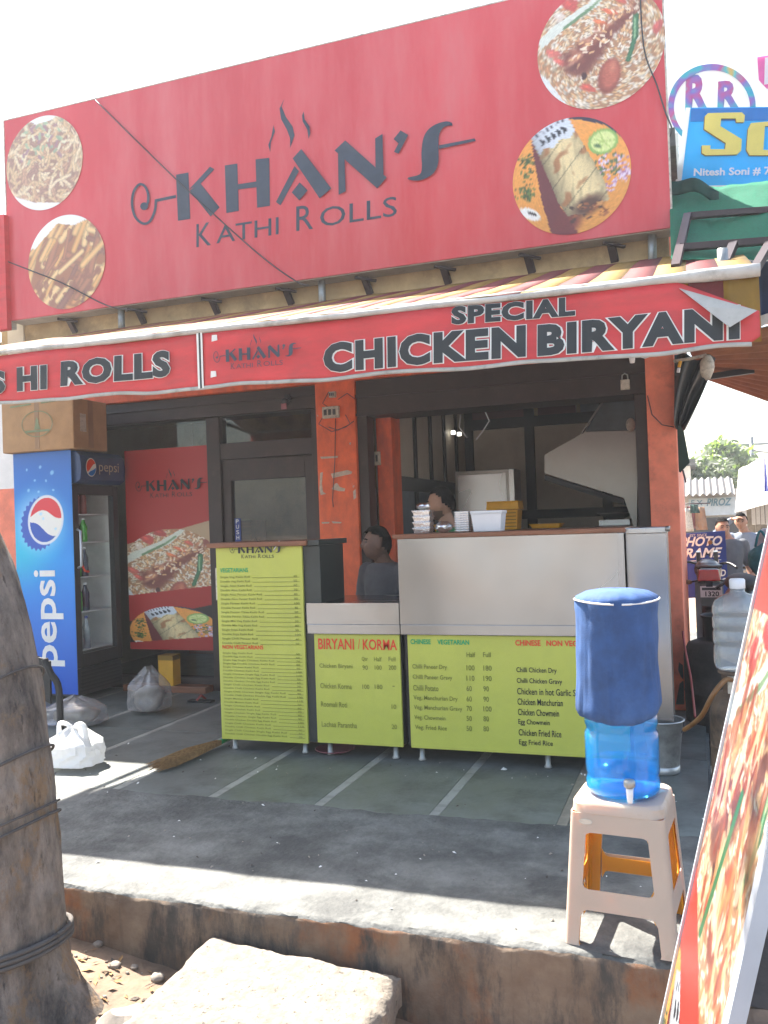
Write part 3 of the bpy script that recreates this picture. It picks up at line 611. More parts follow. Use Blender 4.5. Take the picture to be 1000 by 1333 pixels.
r_ = random.Random(31); mb = MB()
for i in range(170):
    cc_ = r_.choice([(-3.6, 4.7, .4, .3), (-2.0, 5.0, .9, .12), (-.35, 4.4, .18, .5), (-1.6, 3.6, .9, .2), (-2.2, 4.3, 1.2, .5)]); x, y = min(-.03, r_.gauss(cc_[0], cc_[2])), max(3.15, r_.gauss(cc_[1], cc_[3])); s_ = r_.uniform(.002, .007); a = r_.uniform(0, 6.3); d1, d2 = Vector((math.cos(a), math.sin(a), .3))*s_*1.6, Vector((-math.sin(a), math.cos(a), .2))*s_; c0 = Vector((x, y, .006))
    mb.add([c0-d1, c0-d2, c0+d1, c0+d2, c0+Vector((0, 0, s_))], [(0, 1, 4), (1, 2, 4), (2, 3, 4), (3, 0, 4)], i % 3)
tag(mb.build('floor_crumbs', [M_tan, M_white, M_alley]), 'specks of grit and paper crumbs on the platform floor', 'crumbs', kind='stuff')
# ================================================================== SHOP BUILDING
FY, GY = 7.0, 7.15            # pillar faces, door and glass plane
SHOP = thing('shop_building', 'orange painted shop front with dark brown door frame and open kitchen', 'shop', (-3, 8.5, 0))
S = SHOP
WTOP = 4.3
# pillars
p1 = BOX('pillar', M_orangechip, S, -3.125, -2.752, FY, 7.45, 0, 2.9, .008); tag(p1, label='orange pillar with chipped paint and wiring')
p2 = BOX('pillar', M_orangeR, S, -.338, -.125, FY, 7.5, 0, 2.95, .008); tag(p2, label='salmon orange pillar by the alley with chipped foot')
BOX('inner_jamb', M_orange, S, -2.66, -2.515, 7.26, 7.5, 0, 2.56, .005)
BOX('inner_jamb', M_orange, S, -.47, -.36, 7.9, 8.3, 0, 2.5, .005)
# upper wall behind the sign, orange band, side walls, back wall, roof
BOX('upper_wall', M_cream, S, -6.6, -.13, 7.02, 7.3, 2.98, WTOP)
BOX('orange_band', M_orange, S, -6.3, -.125, 6.985, 7.25, 2.752, 2.98, .006)
BOX('side_wall', M_orangeR, S, -.30, -.128, 7.5, 10.3, -.05, WTOP-.01)
BOX('side_wall', M_panel, S, -6.5, -6.3, 7.0, 10.3, 0, WTOP-.01)
BOX('back_wall', M_cream, S, -6.3, -.3, 10.08, 10.29, 0, WTOP-.02)
BOX('roof', M_cement, S, -6.7, -.05, 6.98, 10.4, WTOP, WTOP+.14)
BOX('ceiling', M_panel, S, -6.3, -.3, 7.3, 10.08, 3.02, 3.1)
BOX('floor', M_kota, S, -6.3, -.3, 7.30, 10.08, -.04, .002)
# left end column beside the cooler
BOX('end_post', M_maroon, S, -6.16, -6.02, 6.90, 7.2, 0, 2.75)
c_ = BOX('end_column', M_white, S, -6.6, -6.165, 6.86, 7.2, 1.98, 2.95); BOX('end_column', M_orangeR, S, -6.6, -6.165, 6.86, 7.2, 0, 1.98)
# shutter housing over the opening and the door
BOX('shutter_housing', M_brown, S, -2.752, -.338, 7.03, 7.42, 2.44, 2.752, .01)
MB().box(-2.752, -.338, 7.01, 7.03, 2.60, 2.625).box(-2.752, -.338, 7.015, 7.03, 2.44, 2.465).build('housing_rib', M_brown, S)
BOX('lintel', M_brown, S, -6.02, -3.125, 7.05, 7.4, 2.55, 2.752, .008)
MB().box(-6.02, -3.125, 7.03, 7.05, 2.66, 2.69).build('lintel_rib', M_brown, S)
for (x0, x1, y0, y1) in ((-2.752, -2.66, 7.04, 7.2), (-.43, -.338, 7.04, 7.2)): BOX('shutter_guide', M_brown, S, x0, x1, y0, y1, 0, 2.44, .006)
# door + glass bays
for (x0, x1) in ((-4.29, -4.15), (-3.215, -3.125), (-6.02, -5.9)): BOX('door_post', M_brown, S, x0, x1, GY-.06, GY+.08, 0, 2.55, .006)
BOX('transom_bar', M_brown, S, -4.15, -3.215, GY-.05, GY+.06, 2.15, 2.30, .006)
BOX('transom_pane', M_glass, S, -4.15, -3.215, GY, GY+.008, 2.30, 2.55)
door = MB().box(-4.145, -4.06, GY-.03, GY+.03, .02, 2.145).box(-3.30, -3.22, GY-.03, GY+.03, .02, 2.145).box(-4.06, -3.30, GY-.03, GY+.03, 1.95, 2.145).box(-4.06, -3.30, GY-.03, GY+.03, .02, .25).build('door', M_brown, S, bevel=.006)
BOX('pane', M_glass, door, -4.06, -3.30, GY-.004, GY+.004, .25, 1.95)
ps = BOX('push_plate', M_sign_blue, door, -4.045, -3.985, GY-.012, GY-.005, 1.38, 1.60)
for i, ch in enumerate('PUSH'): text('push_letter', ch, TB((-4.03, GY-.0145, 1.553-i*.05), (-4.0, GY-.0145, 1.553-i*.05), (-4.03, GY-.0145, 1.59-i*.05)), M_white, ps, .01)
BOX('glass_bay', M_glass, S, -5.9, -4.29, GY, GY+.008, .12, 2.55)
BOX('bay_sill', M_brown, S, -5.9, -4.29, GY-.05, GY+.06, .0, .12, .005)
BOX('threshold', M_wood, S, -5.2, -4.3, GY-.20, GY-.055, .0, .06, .005)
# dim room behind the door: counter block and shelf seen through the glass
BOX('partition', M_panel, S, -2.76, -2.70, 7.5, 10.08, 0, 3.02)
BOX('store_shelf', M_wood, S, -5.9, -5.0, 9.2, 9.6, .0, 1.6); BOX('store_cupboard', M_slate, S, -4.2, -3.4, 9.1, 9.7, 0, 1.9)
# ---- kitchen interior: left wall of framed panels, back wall of framed panels
LX = -2.55
for i, (y0, y1) in enumerate(((7.52, 7.98), (8.02, 8.50), (8.54, 9.02), (9.06, 9.52), (9.56, 10.0))):
    BOX('wall_panel', M_panel, S, LX-.04, LX, y0, y1, 1.93, 3.0)
    BOX('wall_panel', M_slate, S, LX-.04, LX, y0, y1, 1.05, 1.80)
    BOX('mullion', M_black, S, LX-.04, LX+.03, y1, y1+.04, .9, 3.0)
BOX('wall_rail', M_black, S, LX-.04, LX+.031, 7.5, 10.05, 1.80, 1.93)
BOX('dado_wall', M_maroon, S, LX-.06, LX-.002, 7.5, 10.06, 0, 1.05)
BX = [(-2.50, -1.83), (-1.73, -.98), (-.88, -.34)]
for x0, x1 in BX:
    BOX('wall_panel', M_panel, S, x0, x1, 10.02, 10.06, 1.60, 2.56); BOX('wall_panel', M_panel, S, x0, x1, 10.02, 10.06, .9, 1.50)
for x0, x1, mm in ((-2.50, -1.75, M_maroon), (-1.68, -1.25, M_maroon), (-1.2, -.34, M_slate)): BOX('upper_panel', mm, S, x0, x1, 10.0, 10.06, 2.68, 3.0)
for x in (-2.50, -1.78, -.93): BOX('mullion', M_black, S, x-.06, x+.05, 9.985, 10.05, .0, 3.0)
BOX('wall_rail', M_black, S, -2.5, -.3, 9.98, 10.05, 2.56, 2.68); BOX('wall_rail', M_black, S, -2.5, -.3, 9.98, 10.05, 1.50, 1.60)
M_bare = mat('bare_plaster', (.55, .44, .36), .9, var=.2, scale=30)
for pl_ in ([(431, 617), (440, 615), (452, 612), (459, 614), (458, 617), (446, 620), (433, 622)], [(432, 637), (436, 630), (439, 629), (443, 634), (450, 636), (449, 640), (441, 639)], [(417, 616), (420, 615), (419, 630), (421, 640), (425, 643), (418, 645), (416, 636)], [(417, 595), (440, 594), (440, 596), (418, 597)], [(419, 680), (429, 680), (429, 681.5), (419, 681.5)], [(432, 679), (445, 680), (444, 681.5), (433, 681)], [(460, 640), (463, 637), (464, 648), (460, 650)], [(455, 577), (457, 576), (457, 579), (455, 579)]):
    r0_ = random.Random(len(pl_)); MB().prism([tuple(fy(x+r0_.uniform(-.6, .6), y+r0_.uniform(-.6, .6), FY-.0025)) for x, y in pl_], (0, .002, 0)).build('bare_patch', M_bare, S)
for pl_ in ([(884, 862), (889, 866), (890, 885), (886, 880), (883, 872)], [(882, 905), (885, 890), (890, 886), (891, 917), (880, 917)]): MB().prism([tuple(fy(x, y, FY-.0025)) for x, y in pl_], (0, .002, 0)).build('bare_patch', M_cement, S)
# fittings on the pillar: part of the building's wiring
def switchbox(c, w, h, m=M_dirtywhite):
    o = MB().box(c[0]-w/2, c[0]+w/2, c[1]-.035, c[1], c[2]-h/2, c[2]+h/2).build('switch_box', m, S, bevel=.004)
    mb = MB()
    for k in range(3): mb.box(c[0]-w*.38+k*w*.27, c[0]-w*.38+k*w*.27+w*.16, c[1]-.042, c[1]-.034, c[2]-h*.25, c[2]+h*.25)
    mb.build('switch', M_wire, o); return o
switchbox(fy(432, 537, FY-.002), .155, .10); switchbox(fy(434, 514, FY-.002), .06, .05)
q = fy(489, 597, 7.25); switchbox((q.x, 7.25, q.z), .10, .12)
for pts in ([(437, 545), (436, 600), (433, 650), (434, 660)], [(425, 535), (415, 552), (432, 562), (450, 556), (461, 548)], [(428, 510), (420, 525), (430, 532)], [(440, 520), (452, 512), (463, 520)], [(450, 540), (456, 552), (440, 560), (428, 556)]):
    MB().tube([fy(x, y, FY-.008-.01*(i % 2)) for i, (x, y) in enumerate(pts)], .0035, 5).build('wire', M_wire, S, smooth=True)
MB().tube([fy(x, y, FY-.006) for x, y in ((843, 515), (849, 540), (862, 553), (878, 556))], .004, 5).build('wire', M_wire, S, smooth=True)
MB().tube([fy(x, y, 7.6) for x, y in ((600, 540), (598, 556), (608, 570))], .006, 5).tube([fy(x, y, 7.6) for x, y in ((631, 520), (630, 532), (637, 548), (628, 562), (620, 572))], .006, 5).build('hanging_wire', M_whitepl, S, smooth=True)
for (x, y) in ((590, 563), (598, 565)): q = fy(x, y, 9.3); BOX('small_lamp', M_bulb, S, q.x-.02, q.x+.02, 9.28, 9.32, q.z-.02, q.z+.02)

# ================================================================== BIG RED SIGN BOARD
SY = 6.8
sg = lambda x, y, d=.0: fy(x, y, SY-d)
SX0, SX1, SZ0, SZ1 = -6.28, -.10, 3.625, 5.60
SIGN = thing('shop_sign_board', 'big red board above the shop with KHAN\'S lettering and round food photos', 'sign', ((SX0+SX1)/2, 6.9, SZ0))
BOX('face', M_red, SIGN, SX0, SX1, SY, SY+.02, SZ0, SZ1)
MB().box(SX0+.002, SX1-.002, SY+.02, SY+.20, SZ0-.008, SZ0+.03).box(SX0+.002, SX1-.002, SY+.02, SY+.20, SZ1-.03, SZ1-.002).box(SX0+.002, SX0+.03, SY+.02, SY+.2, SZ0+.03, SZ1-.03).box(SX1-.03, SX1-.002, SY+.02, SY+.2, SZ0+.03, SZ1-.03).box(SX0+.03, SX1-.03, SY+.18, SY+.2, SZ0+.03, SZ1-.03).build('box_frame', M_greytarp, SIGN)
MB().box(SX1-.002, SX1+.012, SY-.004, SY+.03, SZ0-.01, SZ1+.005).box(SX0-.012, SX0+.002, SY-.004, SY+.03, SZ0-.01, SZ1+.005).box(SX0, SX1, SY-.003, SY+.03, SZ1, SZ1+.012).build('edge_trim', M_dirtywhite, SIGN)
def cA(u, v): return (150+u/4, 120+v/4)
def cB(u, v): return (380+u/3.846, 140+v/3.846)
def stroke(pts, w):
    L, Rr = [], []
    for i in range(len(pts)):
        a, b = Vector(pts[max(i-1, 0)]), Vector(pts[min(i+1, len(pts)-1)]); d = (b-a).normalized(); n = Vector((-d.y, d.x))*w/2
        p = Vector(pts[i]); L.append(tuple(p+n)); Rr.append(tuple(p-n))
    return [[L[i], L[i+1], Rr[i+1], Rr[i]] for i in range(len(pts)-1)]
def smooth_path(pts, n=4):
    out = []
    for i in range(len(pts)-1):
        p0, p1, p2, p3 = [Vector(pts[min(max(k, 0), len(pts)-1)]) for k in (i-1, i, i+1, i+2)]
        for j in range(n):
            t = j/n; out.append(tuple(.5*((2*p1)+(p2-p0)*t+(2*p0-5*p1+4*p2-p3)*t*t+(3*p1-p0-3*p2+p3)*t**3)))
    return out+[tuple(pts[-1])]
LA = [[(318, 430), (383, 418), (392, 660), (328, 670)], [(384, 508), (495, 388), (518, 402), (447, 476)], [(389, 512), (441, 470), (545, 600), (498, 648)], [(208, 558), (318, 535), (318, 551), (212, 573)],
      [(572, 382), (637, 372), (645, 618), (580, 630)], [(732, 350), (803, 342), (807, 592), (740, 602)], [(638, 480), (737, 465), (738, 495), (640, 507)], [(838, 572), (935, 385), (958, 412), (862, 590)],
      [(882, 35), (868, 75), (890, 130), (925, 180), (935, 225), (912, 292), (912, 240), (895, 195), (865, 140), (857, 85)], [(825, 172), (833, 205), (812, 260), (808, 312), (798, 275), (815, 230)]]
LA += stroke(smooth_path([(213, 560), (208, 615), (182, 672), (145, 684), (106, 650), (89, 585), (97, 520), (126, 481), (155, 490), (172, 528), (172, 570), (160, 600)]), 13)
LA += [[(152+21*math.cos(k*.63), 594+21*math.sin(k*.63)) for k in range(10)]]
LB = [[(5, 255), (48, 208), (198, 405), (140, 455)], [(0, 425), (40, 375), (80, 415), (38, 465)], [(232, 230), (265, 250), (270, 420), (235, 437)], [(215, 215), (268, 165), (475, 350), (428, 405)], [(418, 155), (455, 132), (460, 340), (420, 300)],
      [(510, 158), (545, 115), (583, 138), (535, 232), (512, 222), (535, 180)], smooth_path([(805, 92), (800, 76), (770, 70), (720, 85), (680, 115), (658, 160), (650, 230), (652, 300), (640, 335), (585, 350), (590, 362), (640, 365), (690, 345), (720, 315), (735, 270), (735, 200), (738, 140), (755, 105), (780, 92), (805, 92)], 3)[:-1],
      [(736, 190), (915, 155), (922, 168), (738, 208)], [(60, 20), (65, 60), (90, 95), (93, 130), (85, 158), (78, 110), (55, 70), (52, 40)]]
LOGO = []
for polys, f in ((LA, cA), (LB, cB)):
    for pl in polys:
        w = [sg(*f(u, v)) for u, v in pl]; LOGO.append([(p.x, p.z) for p in w])
_a = sg(170, 262); _b = sg(620, 182); lx0, lx1 = _a.x, _b.x; lz0 = sg(255, 322).z; LW = lx1-lx0
LOGO = [[((x-lx0)/LW, (z-lz0)/LW) for x, z in pl] for pl in LOGO]     # unit: logo width
def word(s0, s1, px0, px1, hpx):
    a, b = sg(*px0), sg(*px1); t = sg(px0[0], px0[1]-hpx)
    return (s0, s1, ((a.x-lx0)/LW, (a.z-lz0)/LW), ((b.x-lx0)/LW, (b.z-lz0)/LW), ((t.x-lx0)/LW, (t.z-lz0)/LW))
WORDS = [word('K', 0, (256, 322), (275, 319), 30), word('ATHI', 0, (282, 317), (363, 305), 22), word('R', 0, (386, 301), (408, 298), 32), word('OLLS', 0, (417, 296), (517, 281), 25)]
def logo(parent, A, width, m, dv=(1, 0, 0), up=(0, 0, 1), disp=None, kathi=True):
    A, dv, up = Vector(A), Vector(dv)*width, Vector(up)*width
    T = lambda u, v: (disp(A+dv*u+up*v) if disp else A+dv*u+up*v)
    poly_obj('logo_lettering', LOGO, T, m, parent)
    if kathi:
        for s, _, a, b, t in WORDS:
            text('tagline_lettering', s, (lambda u, v, a=a, b=b, t=t: T(a[0]+(b[0]-a[0])*u+(t[0]-a[0])*v, a[1]+(b[1]-a[1])*u+(t[1]-a[1])*v)), m, parent, .0)
logo(SIGN, (lx0, SY-.004, lz0), LW, M_logo)
for nm, cx, cy, r in (('noodles', 57, 212, .455), ('fries', 86, 341, .45), ('biryani', 781, 60, .475), ('roll', 743, 229, .45)):
    p = sg(cx, cy, .006); disc_print('food_photo', PICS[nm], p, r, (1, 0, 0), (0, 0, 1), SIGN)
# struts and brackets below the sign
for x in (-5.7, -4.9, -4.1, -3.35, -2.6, -1.9, -1.2, -.55):
    MB().bar((x, SY+.15, SZ0-.02), (x+.02, 7.02, SZ0-.14), .06, .03).bar((x-.05, SY+.05, SZ0-.03), (x+.1, SY+.16, SZ0-.05), .03, .02).build('bracket', M_pipe, SIGN)
for (x, y, yb) in ((419, 372, 398), (849, 310, 345), (158, 415, 428)):
    p = fy(x, y, 6.9); q = fy(x+1, yb+6, 6.9); MB().tube([(p.x, 6.9, SZ0), (q.x, 6.9, q.z)], .032, 10).build('post', M_galv, SIGN, smooth=True)
# wires that cross the board
def cable(name, label, pts, r=.006, m=M_wire):
    o = MB().tube(smooth_path3(pts), r, 5).build(name, m, smooth=True); return tag(o, label, 'wire')
def smooth_path3(pts, n=5):
    out = []
    for i in range(len(pts)-1):
        p0, p1, p2, p3 = [Vector(pts[min(max(k, 0), len(pts)-1)]) for k in (i-1, i, i+1, i+2)]
        for j in range(n):
            t = j/n; out.append(.5*((2*p1)+(p2-p0)*t+(2*p0-5*p1+4*p2-p3)*t*t+(3*p1-p0-3*p2+p3)*t**3))
    return out+[Vector(pts[-1])]
cable('wire', 'thin wire slanting down across the red board through the letter K', [sg(124, 130, .02), sg(230, 234, .02), sg(330, 325, .02), sg(385, 366, .03), sg(402, 371, .03)])
cable('wire', 'thin wire crossing the fries photo at the left end of the red board', [sg(-40, 312, .02), sg(0, 336, .02), sg(80, 368, .02), sg(140, 398, .02), sg(178, 403, .02)])
cable('wire', 'thin wire hanging over the biryani photo to the board\'s right edge', [sg(832, -40, .02), sg(838, 60, .02), sg(855, 110, .02), sg(866, 145, .02), sg(874, 165, .02), sg(873, 176, .0), sg(868, 180, -.05)])

LS = thing('neighbour_sign', 'red sign board of the next shop at the far left edge', 'sign', (-7.9, 6.8, 3.5)); BOX('panel', M_valred, LS, -9.5, fy(8, 350, 6.75).x, 6.74, 6.8, 3.53, fy(5, 279, 6.75).z); BOX('backing', M_greytarp, LS, -9.48, fy(7, 350, 6.75).x, 6.802, 6.88, 3.55, fy(5, 280, 6.75).z)
LW_ = thing('neighbour_shop', 'wall of the next shop left of the cooler', 'shop', (-8, 8.5, 0)); BOX('wall', M_bgwall, LW_, -10, -6.72, 6.9, 10.2, 0, 3.4); BOX('roof', M_cement, LW_, -10, -6.71, 6.62, 10.25, 3.402, 3.52); BOX('shutter', M_steeldull, LW_, -9.4, -7.0, 6.87, 6.9, .05, 2.6)
# ================================================================== AWNING
VY = 4.50; VK = VY/4.3
def vdisp(p):                       # slack ripples of the banner cloth
    p = Vector(p); p.y += .012*math.sin(p.x*5.1+p.z*2)+.010*N3(p.x, 0, p.z, 2.3); return p
vg = lambda x, y, d=0: fy(x, y, VY-d)
AW = thing('awning', 'large awning with red banner front over the counters', 'awning', (-2.7, 5.6, 2.3))
AX0, AX1 = -5.33, .31*VK
def roll_z(x): return 1.5+(1.097-.0135*x/VK)*VK
def canopy_z(y, x): t = (y-VY)/(6.97-VY); return roll_z(x)+.005+(3.455-roll_z(x))*t+.012*N3(x, y, 0, 1.3)
ns = 34
for k in range(ns):
    xa, xb = AX0+(AX1-AX0)*k/ns, AX0+(AX1-AX0)*(k+1)/ns
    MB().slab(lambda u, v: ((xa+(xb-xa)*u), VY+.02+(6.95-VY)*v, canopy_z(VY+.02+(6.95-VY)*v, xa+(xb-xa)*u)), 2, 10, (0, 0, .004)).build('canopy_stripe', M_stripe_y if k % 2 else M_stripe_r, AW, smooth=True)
# striped drop behind the banner (shows at the right corner)
for k in range(5):
    x1 = AX1-.005-.16*k; x0 = x1-.16
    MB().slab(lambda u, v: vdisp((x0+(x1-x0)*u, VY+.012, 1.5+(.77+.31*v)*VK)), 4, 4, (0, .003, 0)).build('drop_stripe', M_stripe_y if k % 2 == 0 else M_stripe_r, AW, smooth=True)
# rolled white sheet over the front bar
def roll_r(x): return .017+.005*N3(x, 0, 0, 2.5)+.004*N3(x, 3, 0, 7)+.014*max(0, min(1, (x+.35)/.4))
pts = [(AX0+(AX1-AX0)*i/70, VY-.005+.006*N3(i, 0, 0, .3), roll_z(AX0+(AX1-AX0)*i/70)+.006*N3(i, 5, 0, .25)) for i in range(71)]
MB().tube(pts, [roll_r(p[0]) for p in pts], 10).build('front_roll', M_tarp, AW, smooth=True)
MB().slab(lambda u, v: (AX0+(AX1-AX0)*u, VY-.012+.10*v, roll_z(AX0+(AX1-AX0)*u)+.016+.030*v+.004*N3(u*9, v, 0, 3)), 60, 4, (0, 0, .004)).build('cover_sheet', M_tarp, AW, smooth=True)
# red banner: top edge under the roll, slightly scalloped hem, right corner cut back where it has come loose
def val_top(x): return roll_z(x)-.018
def val_bot(x): return 1.5+(.752-.019*x/VK)*VK+.006*math.sin(x*7)+.008*N3(x, 0, 0, 4)
xsplit = vg(262, 470).x
def banner(x0, x1, n, name):
    mb = MB()
    def fn(u, v):
        x = x0+(x1-x0)*u; zt, zb = val_top(x), val_bot(x)
        cut = max(0, min(1, (x-vg(884, 400).x)/(AX1-.02-vg(884, 400).x))); zt = zt-.175*cut
        if x > .20*VK: zb = zb+.05*((x-.20*VK)/.11)**2
        return vdisp((x, VY, zb+(zt-zb)*v))
    mb.slab(fn, n, 8, (0, .003, 0)); return mb.build(name, M_valred, AW, smooth=True)
banner(AX0+.04, xsplit-.012, 60, 'banner'); banner(xsplit+.012, AX1-.01, 90, 'banner')
MB().slab(lambda u, v: vdisp((AX0+.05+(AX1-.1-AX0)*u, VY-.004, val_bot(AX0+.05+(AX1-.1-AX0)*u)-.004+.022*v)), 150, 1, (0, .002, 0)).build('hem', M_greytarp, AW, smooth=True)
for (a, b, m) in ((-.020, -.006, M_white), (-.006, .008, M_valblk), (.008, .020, M_white)):
    MB().slab(lambda u, v: vdisp((xsplit+a+(b-a)*u, VY-.006, 1.5+(.805+.322*v)*VK)), 1, 6, (0, .002, 0)).build('divider', m, AW)
fl = [vg(884, 375, .02), vg(986, 404, .03), vg(950, 426, .07), vg(915, 399, .06)]
MB().prism([tuple(p) for p in fl], (0, .004, 0)).build('loose_flap', M_greytarp, AW)
def vtext(s, a, b, h, bold=.055, out=.085, sp=1.0, m=M_valblk):
    for mm, bo, d, k in ((M_white, out, .010, 1), (m, bold, .014, 0)):
        if bo is None: continue
        A, B, Cc = vg(*a), vg(*b), vg(a[0], a[1]-h); e = (out-bold)*.55*(B-A).length/max(1, len(s)*.62) if k else 0
        ux = (B-A).normalized(); uz = (Cc-A).normalized()
        A2, B2, C2 = A-ux*e-uz*e, B+ux*e-uz*e, Cc-ux*e+uz*e
        T = TB(A2, B2, C2); text('lettering' if not k else 'lettering_outline', s, lambda u, v: vdisp(T(u, v)-Vector((0, d, 0))), mm, AW, bo, spacing=sp)
vtext('CHICKEN', (421, 486), (685, 465), 39, sp=1.14); vtext('BIRYANI', (700, 464), (963, 442), 41, sp=1.14); vtext('SPECIAL', (589, 424), (749, 411), 24, sp=1.12)
vtext('ROLLS', (82, 504), (222, 490), 33, sp=1.12); vtext('HI', (24, 510), (64, 507), 31, sp=1.12); vtext('S', (-14, 514), (8, 512), 30)
A = vg(281, 484); logo(AW, (A.x, VY-.012, A.z), vg(393, 460).x-A.x, M_logo, disp=vdisp)
for (x, y) in ((280, 441), (279, 488)):
    p = vdisp(vg(x, y, .008)); MB().prism([(p.x-.018, p.y, p.z-.016), (p.x+.02, p.y, p.z-.012), (p.x+.018, p.y, p.z+.02), (p.x-.015, p.y, p.z+.022)], (0, .004, 0)).build('patch', M_white, AW)
# fixings: folding arms and small bulb holder
for x in (-5.2, -2.9, .22): MB().bar((x, VY+.05, roll_z(x)-.03), (x, 6.98, 2.90), .035, .035).build('arm', M_pipe, AW)
MB().tube([vg(x, y, -.2) for x, y in ((826, 462), (840, 466), (850, 462), (860, 458))], .004, 5).build('lead', M_whitepl, AW, smooth=True)
p = vg(823, 465, -.2); MB().lathe([(.012, -.03), (.016, 0), (.010, .03)], p, 10).build('bulb_holder', M_whitepl, AW, smooth=True)

# ================================================================== DRINKS COOLER WITH BOX
FX0, FX1, FY0, FY1, FZ1 = -5.92, -5.27, 6.40, 7.06, 2.265
FR = thing('drinks_cooler', 'tall blue drinks cooler with glass door standing left of the shop door', 'cooler', ((FX0+FX1)/2, (FY0+FY1)/2, 0))
# cabinet as an open box towards +X
MB().box(FX0+.004, FX0+.03, FY0+.004, FY1, .05, FZ1-.003).box(FX0+.03, FX1-.06, FY1-.03, FY1, .05, FZ1-.003).box(FX0+.03, FX1-.06, FY0+.004, FY0+.035, .05, FZ1-.003).box(FX0+.03, FX1-.06, FY0+.035, FY1-.03, .05, .42).box(FX0+.03, FX1-.06, FY0+.035, FY1-.03, FZ1-.30, FZ1-.003).build('cabinet', M_fblack, FR)
MB().box(FX0+.031, FX0+.036, FY0+.036, FY1-.031, .42, FZ1-.3).box(FX0+.036, FX1-.08, FY1-.036, FY1-.031, .42, FZ1-.3).box(FX0+.036, FX1-.08, FY0+.036, FY0+.041, .42, FZ1-.3).build('liner', M_fin, FR)
dr = MB().box(FX1-.055, FX1, FY0+.01, FY0+.08, .30, FZ1-.31).box(FX1-.055, FX1, FY1-.08, FY1-.005, .30, FZ1-.31).box(FX1-.055, FX1, FY0+.08, FY1-.08, .30, .42).box(FX1-.055, FX1, FY0+.08, FY1-.08, FZ1-.40, FZ1-.31).build('door', M_fblack, FR, bevel=.006)
BOX('pane', M_frglass, dr, FX1-.03, FX1-.022, FY0+.08, FY1-.08, .42, FZ1-.40)
MB().tube([(FX1+.002, FY0+.05, 1.55), (FX1+.04, FY0+.05, 1.53), (FX1+.04, FY0+.05, 1.22), (FX1+.002, FY0+.05, 1.20)], .012, 8).build('handle', M_silver, dr, smooth=True)
MB().tube([(FX1+.03, FY0+.06, 1.24), (FX1+.035, FY0+.10, 1.17), (FX1+.03, FY0+.16, 1.16)], .01, 6).build('lock_tag', M_redprint, dr)
MB().box(FX1-.05, FX1-.01, FY0+.02, FY1-.01, .05, .29).build('kick_grille', M_fblack, FR, bevel=.004)
for k in range(6): BOX('grille_slat', M_black, FR, FX1-.012, FX1-.004, FY0+.06, FY1-.05, .08+.033*k, .098+.033*k)
# rounded header box with mark
hb = MB(); hp = [(FX1-.05, FZ1-.30), (FX1+.02, FZ1-.30), (FX1+.075, FZ1-.265), (FX1+.085, FZ1-.15), (FX1+.075, FZ1-.05), (FX1+.02, FZ1-.005), (FX1-.05, FZ1-.005)]
hb.prism([(x, FY0+.03, z) for x, z in hp], (0, FY1-FY0-.02, 0)); hd = hb.build('header', M_fblue, FR, bevel=.006)
hx = FX1+.092
def yz(u0, u1, z0, z1, x=hx): return lambda u, v: Vector((x, u0+(u1-u0)*u, z0+(z1-z0)*v))
text('header_lettering', 'pepsi', yz(FY0+.27, FY1-.10, FZ1-.215, FZ1-.10), M_dirtywhite, hd, .0)
def globe(parent, T, rx=1, names=('emblem_white', 'emblem_red', 'emblem_blue'), mats=None):
    """round emblem: white disc, red upper cap, blue lower cap"""
    mats = mats or (M_white, M_redprint, M_blueflex); n = 40
    cir = [(math.cos(2*math.pi*k/n), math.sin(2*math.pi*k/n)) for k in range(n)]
    poly_obj(names[0], [cir], lambda u, v: T(u, v, 0), mats[0], parent)
    top = [(.9*math.cos(a), .9*math.sin(a)) for a in np.linspace(rad(28), rad(215), 24)] + [(-.25, -.22), (.1, .08), (.45, .34)]
    bot = [(.9*math.cos(a), .9*math.sin(a)) for a in np.linspace(rad(215+12), rad(360), 20)] + [(.62, -.16), (.25, -.30), (-.2, -.42)]
    poly_obj(names[1], [top], lambda u, v: T(u, v, 1), mats[1], parent); poly_obj(names[2], [bot], lambda u, v: T(u, v, 1), mats[2], parent)
globe(hd, lambda u, v, k: Vector((hx-.002+.002*k, FY0+.16+.072*u, FZ1-.155+.085*v)))
BOX('lamp_tube', M_led, FR, FX1-.085, FX1-.065, FY0+.05, FY0+.07, .6, 1.9)
# shelves
for z in (.43, .78, 1.10, 1.42, 1.68): BOX('shelf', M_whitepl, FR, FX0+.04, FX1-.09, FY0+.045, FY1-.04, z, z+.012)
